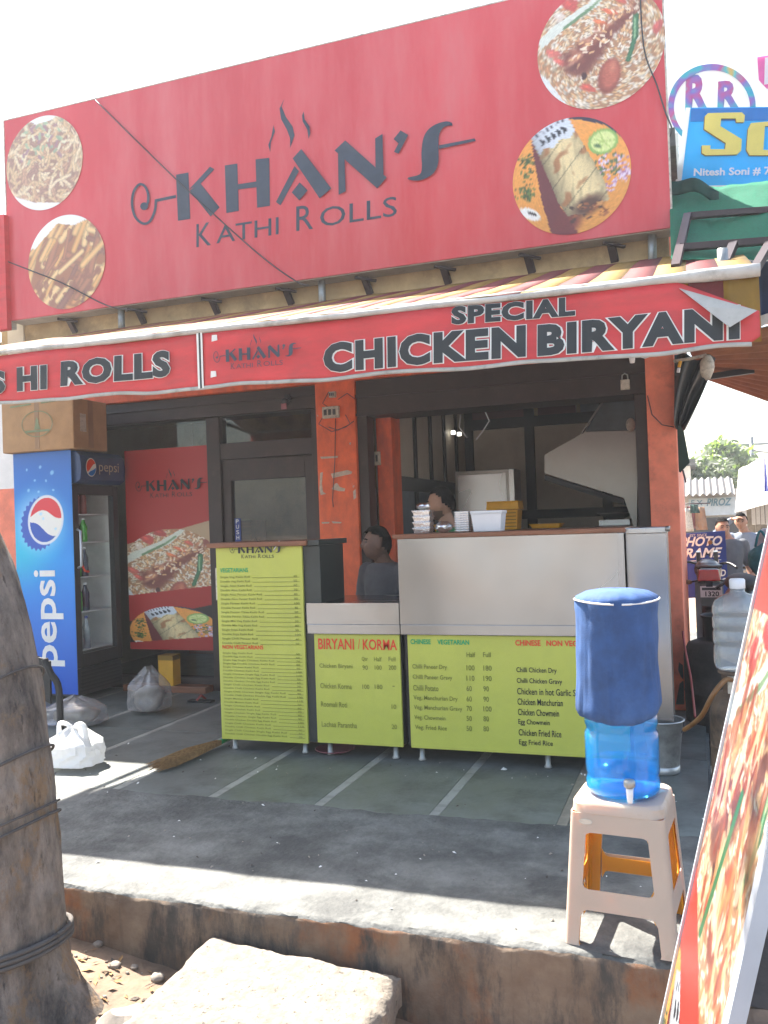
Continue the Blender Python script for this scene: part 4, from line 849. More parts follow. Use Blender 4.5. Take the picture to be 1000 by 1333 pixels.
# printed blue side: gradient sheet with bottle-cap emblem
def cooler_side():
    w, h = 150, 500; p = Pic(w, h, (0, 0, 0)); Y = (p.yy/h)[..., None]; X = (p.xx/w)[..., None]
    top, mid, low = np.array((.14, .40, .74)), np.array((.02, .56, .90)), np.array((.03, .33, .74))
    a = np.where(Y < .45, top+(mid-top)*(Y/.45), mid+(low-mid)*((Y-.45)/.55)); g = np.exp(-(((X-.05)/.5)**2+((Y-.42)/.12)**2)); a = a+(np.array((.05, .75, .85))-a)*g*.8
    p.a = a*np.ones((h, w, 1))
    d = np.hypot((p.xx-62)/70, (p.yy-148)/72); p.a += (np.array((.85, .95, 1.0))-p.a)*np.clip(1.28-d, 0, 1)[..., None]**1.5
    ca, sa = math.cos(.35), math.sin(.35)
    for cx, cy, rx, ry, c, ser in ((64, 148, 47, 56, (.14, .34, .72), 1), (80, 141, 46, 53, (.85, .87, .9), 0), (80, 141, 41, 48, (.90, .90, .88), 0)):
        u = ((p.xx-cx)*ca+(p.yy-cy)*sa)/rx; v = (-(p.xx-cx)*sa+(p.yy-cy)*ca)/ry
        # ellipse tilted
        dd = np.hypot(u, v); th = np.arctan2(v, u)
        if ser: dd = dd*(1+.045*np.sin(26*th))
        k = np.clip((1-dd)*30, 0, 1)[..., None]; p.a = p.a*(1-k)+np.array(c)*k
        if not ser and rx == 41:
            s1 = v+.15-.35*np.sin(u*2.2-.5)+.55*u; red = (dd < .97) & (s1 < -.05); blu = (dd < .97) & (v-.42-.12*np.sin(u*3) > 0)
            p.a[red] = (.85, .20, .26); p.a[blu] = (.10, .32, .70)
    r = random.Random(5)
    for (x, y, q) in ((35, 35, 4), (70, 31, 5), (100, 44, 7), (55, 58, 4), (38, 78, 5), (64, 82, 4), (102, 80, 4), (84, 60, 4), (68, 128, 5), (74, 138, 4), (105, 160, 4)): p.blob((x, y), q, q*.8, r.uniform(0, 3), (.62, .84, .96), .75, .5)
    return p
CS = cooler_side()
rect_print('side_sheet', CS, lambda u, v: Vector((FX0+(FX1-FX0)*u, FY0, .07+(FZ1-.07)*v)), FR, M_printgl)
text('side_lettering', 'pepsi', lambda u, v: Vector((fy(46, 800, FY0).x*v+fy(83, 800, FY0).x*(1-v), FY0-.004, fy(65, 867, FY0).z*(1-u)+fy(62, 742, FY0).z*u)), M_white, FR, .018)
# bottles inside (each a thing)
def bottle(label, c, h, r, body, capm, grp):
    b = thing('bottle', label, 'bottle', c, grp)
    MB().lathe([(r*.9, 0), (r, .01), (r, h*.32), (r*.92, h*.38), (r, h*.46), (r, h*.62), (r*.45, h*.85), (r*.38, h*.93)], c, 12).build('body', body, b, smooth=True)
    MB().lathe([(r*.45, 0), (r*.45, h*.06), (r*.3, h*.075)], (c[0], c[1], c[2]+h*.93), 10).build('cap', capm, b, smooth=True)
    return b
M_greenb = mat('green_drink', (.06, .40, .06), .25, var=.3); M_darkb = mat('cola_drink', (.03, .04, .08), .2, var=.3); M_waterb = mat('water_drink', (.30, .36, .42), .25, var=.3); M_redb = mat('red_drink', (.22, .05, .04), .3, var=.3)
shelfrows = ((1.692, [M_redb], .25, 'red and brown drink bottle on the top cooler shelf'), (1.432, [M_greenb, M_darkb], .22, 'green or dark drink bottle on the second cooler shelf'), (1.112, [M_greenb, M_greenb, M_darkb], .27, 'green or dark drink bottle on the middle cooler shelf'), (.792, [M_darkb, M_greenb], .26, 'dark or green drink bottle on the fourth cooler shelf'), (.442, [M_waterb], .30, 'clear water bottle on the lowest cooler shelf'))
for z, ms, h, lab in shelfrows:
    for i in range(3): bottle(lab.replace(' bottle on', ' bottle, %s from the door handle, on' % ('nearest', 'second', 'third')[i]), (FX1-.13, FY0+.10+.10*i, z), h, .037, ms[i % len(ms)], M_whitepl if ms[0] is not M_waterb else M_sign_blue, 'bottles in the drinks cooler')
# carton
bx0, bx1, by0, by1, bz0, bz1 = -5.975, -5.175, 6.33, 6.80, FZ1+.003, FZ1+.46
CB = thing('cardboard_box', 'large brown cardboard carton sitting on top of the blue drinks cooler', 'box', ((bx0+bx1)/2, (by0+by1)/2, bz0))
MB().box(bx0, bx1, by0, by1, bz0, bz1).build('carton', M_card, CB, bevel=.012)
BOX('tape', M_tape, CB, bx1-.001, bx1+.002, 6.53, 6.60, bz0+.02, bz1-.01); BOX('tape', M_tape, CB, -5.60, -5.55, by0-.002, by0+.001, bz0+.02, bz1-.02)
MB().box(bx1, bx1+.003, 6.42, 6.50, bz0+.16, bz0+.32).build('paper_label', M_dirtywhite, CB)
e = [(.17*math.cos(t), .115*math.sin(t)) for t in np.linspace(0, 2*math.pi, 40)]
poly_obj('print_ring', stroke(e, .008), lambda u, v: Vector((-5.57+u, by0-.004, bz0+.245+v)), M_inkgreen, CB)
poly_obj('print_tree', [[(-.035, -.05), (.035, -.05), (.012, .02), (.02, .02), (0, .065), (-.02, .02), (-.012, .02)], [(-.14, -.075), (.14, -.075), (.13, -.055), (-.13, -.055)], [(-.30, .165), (-.06, .175), (-.06, .19), (-.30, .18)], [(.05, .178), (.26, .188), (.26, .2), (.05, .192)]], lambda u, v: Vector((-5.57+u, by0-.0045, bz0+.245+v)), M_inkgreen, CB)

# ================================================================== POSTER ON THE GLASS BAY
def shop_poster():
    w, h = 130, 330; p = Pic(w, h, (.66, .13, .13))
    p.poly([(0, 155), (130, 120), (130, 262), (0, 300)], (.72, .62, .50)); p.paste(PICS['biryani'], -12, 132, 158, 140)
    p.poly([(0, 283), (130, 243), (130, 262), (0, 300)], (.66, .12, .12)); p.poly([(0, 240), (130, 225), (130, 255), (0, 285)], (.66, .12, .12))
    p.poly([(0, 283), (130, 255), (130, 330), (0, 330)], (.16, .12, .12)); p.paste(PICS['roll'], 0, 258, 135, 80); p.poly([(0, 318), (130, 306), (130, 330), (0, 330)], (.64, .12, .12)); return p
pa, pb = -5.24, -4.295
POST = tag(rect_print('window_poster', shop_poster(), TB((pa, GY-.012, .37), (pb, GY-.012, .37), (pa, GY-.012, 2.30)), None), 'tall red food poster stuck on the glass between cooler and door', 'poster')
logo(POST, (pa+.12, GY-.016, 1.83), .80, M_valblk)
YB = thing('yellow_carton', 'small yellow carton on the floor below the window poster', 'carton', (-4.72, 7.02, .001))
MB().box(-4.80, -4.64, 6.95, 7.08, .062, .34).build('carton_body', M_yellowpl, YB, bevel=.006); MB().box(-4.80, -4.64, 6.949, 7.081, .30, .345).build('carton_lid', M_stripe_y, YB)

# ================================================================== COUNTERS
CY = 5.20
def steel_sheet(name, par, x0, x1, y0, y1, z0, z1, amp=.0022):
    """thin sheet whose front is slightly dented, as pressed steel is"""
    mb = MB(); nx, nz = max(8, int((x1-x0)*28)), max(6, int((z1-z0)*28))
    def fn(u, v):
        x, z = x0+(x1-x0)*u, z0+(z1-z0)*v; e = min(1, 8*min(u, 1-u))*min(1, 8*min(v, 1-v))
        return (x, y0+e*(amp*N3(x, 0, z*.7, 2.4)+amp*.5*N3(x, 4, z*.6, 6)), z)
    mb.slab(fn, nx, nz, (0, y1-y0, 0)); return mb.build(name, M_steel, par, auto=40)
def legs(par, xs, y0, y1, h, m=M_galv):
    for x in xs:
        for y in (y0, y1): MB().lathe([(.022, 0), (.026, .006), (.018, .02), (.016, h)], (x, y, .0005), 10).build('leg', m, par, smooth=True)
# --- tall menu stand
MS = thing('menu_stand', 'tall lime green menu stand with wooden top listing rolls, left of the counters', 'menu stand', (-2.78, CY+.15, 0))
mx0, mx1 = -3.10, -2.455
BOX('cabinet', M_dkgrey, MS, mx0+.015, mx1+.12, CY+.022, CY+.42, .085, 1.375, .004)
BOX('menu_panel', M_lime, MS, mx0, mx1, CY, CY+.02, .078, 1.375, .003)
BOX('top_board', M_wood, MS, mx0-.055, mx1+.05, CY-.035, CY+.46, 1.377, 1.41, .006)
BOX('dark_cap', M_dkgrey, MS, mx1+.052, mx1+.135, CY-.02, CY+.46, 1.377, 1.412, .004)
BOX('paper_tag', M_dirtywhite, MS, mx0-.012, mx0-.002, CY+.005, CY+.018, 1.02, 1.24)
legs(MS, (mx0+.07, mx1-.05), CY+.06, CY+.38, .085)
zl = CY-.004
logo(MS, (mx0+.11, zl, 1.302), .42, M_valblk)
def lines(par, s, x0, x1, z0, z1, m, bold=0, align='LEFT', y=zl, name='lettering', line=1.0): return text(name, s, TB((x0, y, z0), (x1, y, z0), (x0, y, z1)), m, par, bold, align, line=line)
lines(MS, 'VEGETARIANS', mx0+.03, mx0+.245, 1.208, 1.238, M_green, .02)
lines(MS, 'NON VEGETARIANS', mx0+.03, mx0+.34, .69, .718, M_redprint, .02)
veg = ['Single Veg Kathi Roll', 'Double Veg Kathi Roll', 'Single Aloo Kathi Roll', 'Double Aloo Kathi Roll', 'Single Aloo Paneer Kathi Roll', 'Double Aloo Paneer Kathi Roll', 'Single Paneer Kathi Roll', 'Double Paneer Kathi Roll', 'Single Paneer Tikka Kathi Roll', 'Double Paneer Tikka Kathi Roll', 'Single Mix Veg Kathi Roll', 'Double Mix Veg Kathi Roll', 'Single Soya Kathi Roll', 'Double Soya Kathi Roll', 'Single Chilli Paneer Roll', 'Double Chilli Paneer Roll']
non = ['Single Egg Kathi Roll', 'Double Egg Kathi Roll', 'Single Egg Single Chicken Kathi Roll', 'Single Egg Double Chicken Kathi Roll', 'Single Chicken Kathi Roll', 'Double Chicken Kathi Roll', 'Single Chicken Single Egg Kathi Roll', 'Double Chicken Single Egg Kathi Roll', 'Double Chicken Double Egg Kathi Roll', 'Single Chilli Chicken Kathi Roll', 'Double Chilli Chicken Kathi Roll', 'Single Chilli Chicken Single Egg Kathi Roll', 'Double Chilli Chicken Double Egg Kathi Roll', 'Single Mutton Kathi Roll', 'Double Mutton Kathi Roll']
non = non + [s.replace('Mutton', 'Chicken Tikka') for s in non[4:13]]
def rows(items, ztop, dz, price):
    V, F = [], []; n0 = 0
    for i, s in enumerate(items):
        for (tx, xa, wch, right) in ((s, mx0+.03, .0108, False), (str(price+10*(i % 7)), mx1-.065, .013, False)):
            v, f = text_mesh(tx, .012); xs = [q[0] for q in v]; ys = [q[1] for q in v]; sc = wch*len(tx)/(max(xs)-min(xs)); hz = dz*.62/(.95)
            b = len(V); V += [(xa+(q[0]-min(xs))*sc, zl, ztop-dz*(i+1)+(q[1])*hz) for q in v]; F += [tuple(j+b for j in g) for g in f]
    me = bpy.data.meshes.new('rows'); me.from_pydata(V, [], F); me.update(); tag(link('menu_rows', me, M_olive, MS), kind='stuff')
    mb = MB()
    for i, s in enumerate(items): z = ztop-dz*(i+1)-.002; mb.add([(mx0+.05+.0108*len(s), zl, z), (mx1-.02, zl, z), (mx1-.02, zl, z+.0032), (mx0+.05+.0108*len(s), zl, z+.0032)], [(0, 1, 2, 3)])
    mb.build('menu_rules', M_olive, MS)
rows(veg, 1.20, .0297, 40); rows(non, .682, .0237, 50)
# green straw-like bits on the stand's top
MB().bar((-2.66, CY+.0, 1.352), (-2.60, CY-.03, 1.412), .008, .006).build('pale_stick', M_whitepl, MS)

# --- middle low counter
MC = thing('low_counter', 'low steel counter with the BIRYANI / KORMA lime panel, between stand and big counter', 'counter', (-2.09, CY+.3, 0))
ax, bx = -2.425, -1.788
MB().box(ax, bx, CY+.002, CY+.60, .865, .998).build('steel_top', M_steel, MC, bevel=.004); steel_sheet('steel_front', MC, ax, bx, CY-.02, CY+.0, .865, 1.0, .004)
MB().box(ax, bx, CY-.016, CY+.0, .80, .863).build('steel_strip', M_steel, MC, bevel=.003)
BOX('cabinet', M_black, MC, ax+.01, bx-.005, CY+.03, CY+.58, .10, .863)
BOX('menu_panel', M_lime, MC, ax+.035, bx-.012, CY+.006, CY+.026, .088, .797, .003)
legs(MC, (ax+.10, bx-.08), CY+.06, CY+.5, .10)
z2 = CY+.002
P2 = lambda x, y: fy(x, y, z2)
def ptext(par, s, a, b, h, m, bold=0, spacing=1.0, Yp=None):
    A, B, Cc = fy(*a, Yp or z2), fy(*b, Yp or z2), fy(a[0], a[1]-h, Yp or z2)
    B.z = A.z+(B.z-A.z)*.0+ (0 if abs(B.z-A.z) > .05 else 0); Cc.x = A.x; B.z = A.z
    return text('lettering', s, TB(A, B, Cc), m, par, bold, spacing=spacing)
ptext(MC, 'BIRYANI', (414.5, 845), (461, 845), 14, M_redprint, .016); ptext(MC, '/', (466, 845), (469, 845), 13, M_orange, 0); ptext(MC, 'KORMA', (472.5, 846), (517, 846), 14, M_redprint, .016)
for s, a, b, h in (('Qtr', (471, 861), (479, 861), 6), ('Half', (487, 861), (497, 861), 6), ('Full', (506, 861), (515, 861), 6), ('Chicken Biryani', (416, 871), (459, 872), 7.5), ('90', (472, 872), (479, 872), 6), ('100', (488, 872), (497, 872), 6), ('200', (506, 872), (516, 872), 6), ('Chicken Korma', (417, 896), (458, 896), 7), ('100', (472, 897), (481, 897), 6), ('180', (488, 897), (498, 897), 6), ('-', (511, 894), (514, 894), 1.2), ('Roomali Roti', (418, 920), (452, 920), 7), ('10', (510, 923), (516, 923), 6), ('Lachaa Parantha', (419, 946), (465, 946), 7), ('20', (510, 949), (517, 949), 6)):
    ptext(MC, s, a, b, h, M_olive if h > 0 else M_valblk, .008)

# --- big counter
BC = thing('big_counter', 'large stainless steel counter with wide lime CHINESE menu panel below', 'counter', (-1.1, CY+.3, 0))
ax, bx = -1.782, -.405
steel_sheet('steel_front', BC, ax, bx, CY-.018, CY+.004, .866, 1.400)
MB().box(ax, bx, CY-.014, CY+.002, .80, .864).build('steel_strip', M_steel, BC, bevel=.003)
BOX('corner_post', M_steel, BC, bx-.035, bx+.002, CY-.024, CY-.019, .80, 1.40, .002)
BOX('carcass', M_black, BC, ax+.01, bx-.005, CY+.03, CY+.55, .10, 1.39)
BOX('wood_top', M_wood, BC, ax-.03, bx+.01, CY-.03, CY+.62, 1.402, 1.43, .005)
BOX('menu_panel', M_lime, BC, ax+.035, bx-.01, CY+.006, CY+.026, .088, .797, .003)
legs(BC, (ax+.09, -.9, bx-.08), CY+.06, CY+.5, .10)
ptext(BC, 'CHINESE', (534.5, 838.5), (561, 839), 6.5, M_green, .03); ptext(BC, 'VEGETARIAN', (569.5, 839), (611, 840), 6.5, M_green, .03)
ptext(BC, 'CHINESE', (671, 840.5), (704, 841), 7.5, M_redprint, .03); ptext(BC, 'NON VEGETARIAN', (711.5, 841), (790, 842), 7.5, M_redprint, .03)
cz = [('Chilli Paneer Dry', 537, 872, 582, '100', '180'), ('Chilli Paneer Gravy', 537.5, 885.5, 589, '110', '190'), ('Chilli Potato', 538, 899, 571, '60', '90'), ('Veg. Manchurian Dry', 538.5, 912.5, 596, '60', '90'), ('Veg. Manchurian Gravy', 539, 925, 602, '70', '100'), ('Veg. Chowmein', 539.5, 938, 580, '50', '80'), ('Veg. Fried Rice', 540.5, 951, 582, '50', '80')]
for s, x, y, x1, h, f in cz:
    ptext(BC, s, (x, y), (x1, y), 7.5, M_olive, .014)
    ptext(BC, h, (607.5, y+.8), (607.5+3.5*len(h), y+.8), 7, M_olive, .014); ptext(BC, f, (629.5, y+1.2), (629.5+3.6*len(f), y+1.2), 7, M_olive, .014)
ptext(BC, 'Half', (607.5, 855.5), (619, 855.5), 6.5, M_olive, .014); ptext(BC, 'Full', (629, 855.5), (639, 855.5), 6.5, M_olive, .014)
for s, x, y, x1 in (('Chilli Chicken Dry', 672.5, 877, 725), ('Chilli Chicken Gravy', 673, 891, 732), ('Chicken in hot Garlic Sauce', 673.5, 904, 765), ('Chicken Manchurian', 674, 917.5, 733), ('Chicken Chowmein', 674.5, 931, 728), ('Egg Chowmein', 675, 944.5, 716), ('Chicken Fried Rice', 675.5, 957.5, 731), ('Egg Fried Rice', 676, 971, 720)):
    ptext(BC, s, (x, y), (x1, y), 8.5, M_valblk, .008)
SP = thing('steel_side_cabinet', 'narrow steel cabinet at the right end of the counter against the pillar', 'cabinet', (-.29, CY+.4, 0))
steel_sheet('steel_front', SP, -.398, -.172, CY+.06, CY+.08, .12, 1.390)
BOX('carcass', M_steeldull, SP, -.395, -.180, CY+.082, CY+.62, .12, 1.39)
MB().box(-.402, -.166, CY+.045, CY+.64, 1.392, 1.425).build('steel_top', M_steel, SP, bevel=.004)
MB().lathe([(.014, 0), (.016, .02), (.01, .03)], (-.165, CY+.05, 1.40), 10).build('knob', M_steeldull, SP, smooth=True)
legs(SP, (-.36, -.21), CY+.12, CY+.55, .12)

# ================================================================== THINGS ON THE COUNTER
TZ = 1.4315
def tub(mb, x, y, z, w, d, h, taper=.85, mi=0):
    a, b = w/2, d/2; c, e = a*taper, b*taper
    mb.hexa([(x-c, y-e, z), (x+c, y-e, z), (x+c, y+e, z), (x-c, y+e, z), (x-a, y-b, z+h), (x+a, y-b, z+h), (x+a, y+b, z+h), (x-a, y+b, z+h)], mi)
    mb.box(x-a-.005, x+a+.005, y-b-.005, y+b+.005, z+h, z+h+.006, mi); return mb
p = fy(552, 692, CY+.12)
for k in range(4):
    t = thing('foil_container', ('bottom', 'second lowest', 'second highest', 'topmost, paper lidded,')[k]+' foil food container of the stack at the counter\'s left end', 'container', (p.x, CY+.12, TZ+.036*k), 'stacked foil containers')
    tub(MB(), p.x+rng.uniform(-.003, .003), CY+.12, TZ+.037*k, .115, .10, .03, .86).build('tray', M_foil, t, bevel=.003)
    BOX('lid', M_foil if k < 3 else M_dirtywhite, t, p.x-.052, p.x+.052, CY+.075, CY+.165, TZ+.037*k+.0362, TZ+.037*k+.0368)
p = fy(552, 690, CY+.12); MB().prism([(p.x-.045, CY+.08, TZ+.149), (p.x+.045, CY+.08, TZ+.149), (p.x+.035, CY+.08, TZ+.185), (p.x-.03, CY+.08, TZ+.185)], (0, .08, 0))
o = MB().ell((p.x, CY+.12, TZ+.172), .048, .042, .024, 14, 8, fn=lambda v: 1+.18*N3(v.x, v.y, v.z, 3)).build('foil_parcel', M_foil, auto=30); tag(o, 'crumpled foil parcel on top of the stacked foil containers', 'foil parcel')
p = fy(578, 692, CY+.10)
o = MB().ell((p.x, CY+.10, TZ+.036), .055, .05, .037, 18, 12, fn=lambda v: 1+.22*N3(v.x, v.y, v.z, 2.5)).build('foil_parcel', M_foil, auto=25); tag(o, 'crumpled foil parcel lying right beside the container stack', 'foil parcel')
p = fy(604, 692, CY+.16)
for k in range(9):
    o = tub(MB(), p.x, CY+.16, TZ+.0001+.0145*k, .085, .085, .007, .95).build('foil_lid_tray', M_foil, bevel=.0015); tag(o, ('bottom', 'second lowest', 'third lowest', 'fourth lowest', 'middle', 'fourth highest', 'third highest', 'second highest', 'topmost')[k]+' shallow foil tray of the pile beside the white tub', 'tray', 'piled foil trays')
p = fy(637, 691, CY+.14)
WT = thing('white_tub', 'white plastic tub with lid standing on the wooden counter top', 'tub', (p.x, CY+.14, TZ))
tub(MB(), p.x, CY+.14, TZ, .19, .15, .108, .88).build('body', M_whitepl, WT, bevel=.006); BOX('lid', M_whitepl, WT, p.x-.1, p.x+.1, CY+.06, CY+.22, TZ+.1145, TZ+.128, .004)
# rear table with yellow crates, burner tray and stove
RT = thing('kitchen_table', 'steel kitchen work table inside behind the big counter', 'table', (-1.2, 7.9, 0))
BOX('table_top', M_steeldull, RT, -2.0, -.55, 7.6, 8.2, 1.37, 1.41, .004)
for x in (-1.95, -.60):
    for y in (7.65, 8.15): BOX('leg', M_steeldull, RT, x-.02, x+.02, y-.02, y+.02, .003, 1.37)
q = fy(658, 672, 7.8)
YC = thing('yellow_crate', 'stacked yellow plastic crate with lid on the kitchen table', 'crate', (q.x, 7.8, 1.411))
tub(MB(), q.x, 7.8, 1.411, .27, .22, .17, .9).build('body', M_yellowpl, YC, bevel=.008); tub(MB(), q.x, 7.8, 1.590, .28, .23, .07, 1.06).build('lid', M_yellowpl, YC, bevel=.01)
for k in range(5): BOX('rib', M_stripe_y, YC, q.x-.12, q.x+.12, 7.683, 7.692, 1.435+.03*k, 1.443+.03*k)
q = fy(712, 677, 7.9); o = tub(MB(), q.x, 7.9, 1.411, .28, .2, .035, .85).build('yellow_tray', M_yellowpl, bevel=.006); tag(o, 'shallow yellow plastic tray on the kitchen table right of the crate', 'tray')
q = fy(577, 680, 8.3); o = tub(MB(), q.x+.1, 8.05, 1.411, .2, .18, .06, .9).build('yellow_tray', M_yellowpl, bevel=.006); tag(o, 'yellow plastic tray behind the man in the green shirt', 'tray')
# steel back-splash cabinet behind the cook
a, b = fy(592, 614, 8.6), fy(672, 690, 8.6)
SB = thing('steel_cupboard', 'brushed steel cupboard standing inside behind the cook', 'cupboard', ((a.x+b.x)/2, 8.7, 0))
BOX('cupboard_body', M_steeldull, SB, a.x, b.x, 8.6, 8.95, .003, a.z, .006); BOX('edge_strip', M_steel, SB, b.x-.05, b.x-.002, 8.59, 8.6, .05, a.z-.01); BOX('door_panel', M_steel, SB, a.x+.03, b.x-.08, 8.588, 8.6, .3, a.z-.04, .003)
# pink tiffin on ledge
a, b = fy(479, 685, 7.9), fy(512, 668, 7.9)
LG = thing('wood_ledge', 'brown wooden ledge along the kitchen wall behind the seated man', 'ledge', (-2.3, 8, 0)); BOX('ledge_board', M_wood, LG, -2.53, -2.0, 7.75, 8.4, 1.33, 1.365, .003); BOX('ledge_support', M_maroon, LG, -2.5, -2.05, 7.8, 8.35, .003, 1.33)
PB = thing('pink_box', 'dull pink plastic box on the wooden ledge by the orange jamb', 'box', ((a.x+b.x)/2, 7.9, 1.366)); M_pink = mat('dull_pink', (.30, .10, .12), .5)
BOX('box_body', M_pink, PB, a.x, b.x, 7.82, 7.98, 1.366, 1.47, .006); BOX('box_lid', M_pink, PB, a.x-.008, b.x+.008, 7.81, 7.99, 1.471, 1.49, .004)
# extractor hood
HY = 7.85
H = lambda x, y, Y=HY: tuple(fy(x, y, Y))
HD = thing('extractor_hood', 'greasy steel extractor hood hanging inside at the right of the kitchen', 'hood', (-.6, 8.2, 1.6))
f = [H(709, 592), H(709, 616), H(812, 648), H(829, 694), H(831, 560), H(762, 562)]
back = [(p[0], p[1]+.75, p[2]) for p in f]
mb = MB(); n = len(f); mb.add(f+back, [tuple(range(n))] + [(i, (i+1) % n, (i+1) % n+n, i+n) for i in range(n) if i not in (1,)]); mb.build('hood_shell', M_steeldull, HD)
mb = MB(); d = [H(709, 618), H(812, 650), (H(812, 650)[0], HY+.75, H(812, 650)[2]), (H(709, 618)[0], HY+.75, H(709, 618)[2])]; mb.prism([(x, y+.003, z) for x, y, z in d], (0, 0, -.05)); mb.build('underside_slab', M_black, HD)  # black slab across the hood's underside
mb = MB(); f = [H(762, 561, HY+.05), H(831, 559, HY+.05), H(831, 500, HY+.05), H(800, 500, HY+.05)]; mb.prism(f, (0, .5, 0)); mb.build('duct', M_slate, HD)
MB().bar(H(757, 565, HY-.01), H(788, 518, HY-.01), .05, .01).build('duct_strip', M_steeldull, HD)
MB().ell(H(821, 553, HY-.03), .04, .03, .06, 10, 8).build('hood_lamp', M_dirtywhite, HD, smooth=True)
a = H(800, 686, 8.1); ST = thing('gas_stove', 'steel gas stove top under the hood behind the counter', 'stove', (a[0], 8.1, 1.411)); BOX('stove_body', M_steel, ST, a[0]-.12, a[0]+.15, 7.95, 8.18, 1.411, 1.47, .006); MB().lathe([(.07, 0), (.16, .05), (.165, .055)], (a[0]+.02, 8.06, 1.471), 20).build('pan', M_steeldull, ST, smooth=True)
# padlock and small camera
p = fy(814, 500, 7.0)
PL = thing('padlock', 'brass grey padlock hanging under the shutter housing', 'padlock', (p.x, 7.0, p.z)); BOX('lock_body', M_dirtywhite, PL, p.x-.035, p.x+.035, 6.985, 7.008, p.z-.045, p.z+.035, .006); MB().tube([(p.x-.022, 6.997, p.z+.035), (p.x-.02, 6.997, p.z+.07), (p.x, 6.997, p.z+.082), (p.x+.02, 6.997, p.z+.07), (p.x+.022, 6.997, p.z+.035)], .006, 6).build('shackle', M_galv, PL, smooth=True)
p = fy(375, 524, 7.02)
CC = thing('security_camera', 'small dark security camera fixed on the lintel above the door', 'camera', (p.x, 7.0, p.z)); MB().lathe([(.03, 0), (.032, .06), (.024, .075)], (p.x, 7.0, p.z), 12, axis='y').build('camera_body', M_black, CC, smooth=True); BOX('camera_mount', M_black, CC, p.x-.02, p.x+.02, 6.99, 7.05, p.z+.02, p.z+.07); BOX('camera_label', M_pink, CC, p.x-.02, p.x+.03, 6.92, 6.93, p.z-.07, p.z-.02)
BOX('camera_hook', M_black, CC, p.x-.005, p.x+.005, 6.923, 6.99, p.z-.03, p.z-.0)

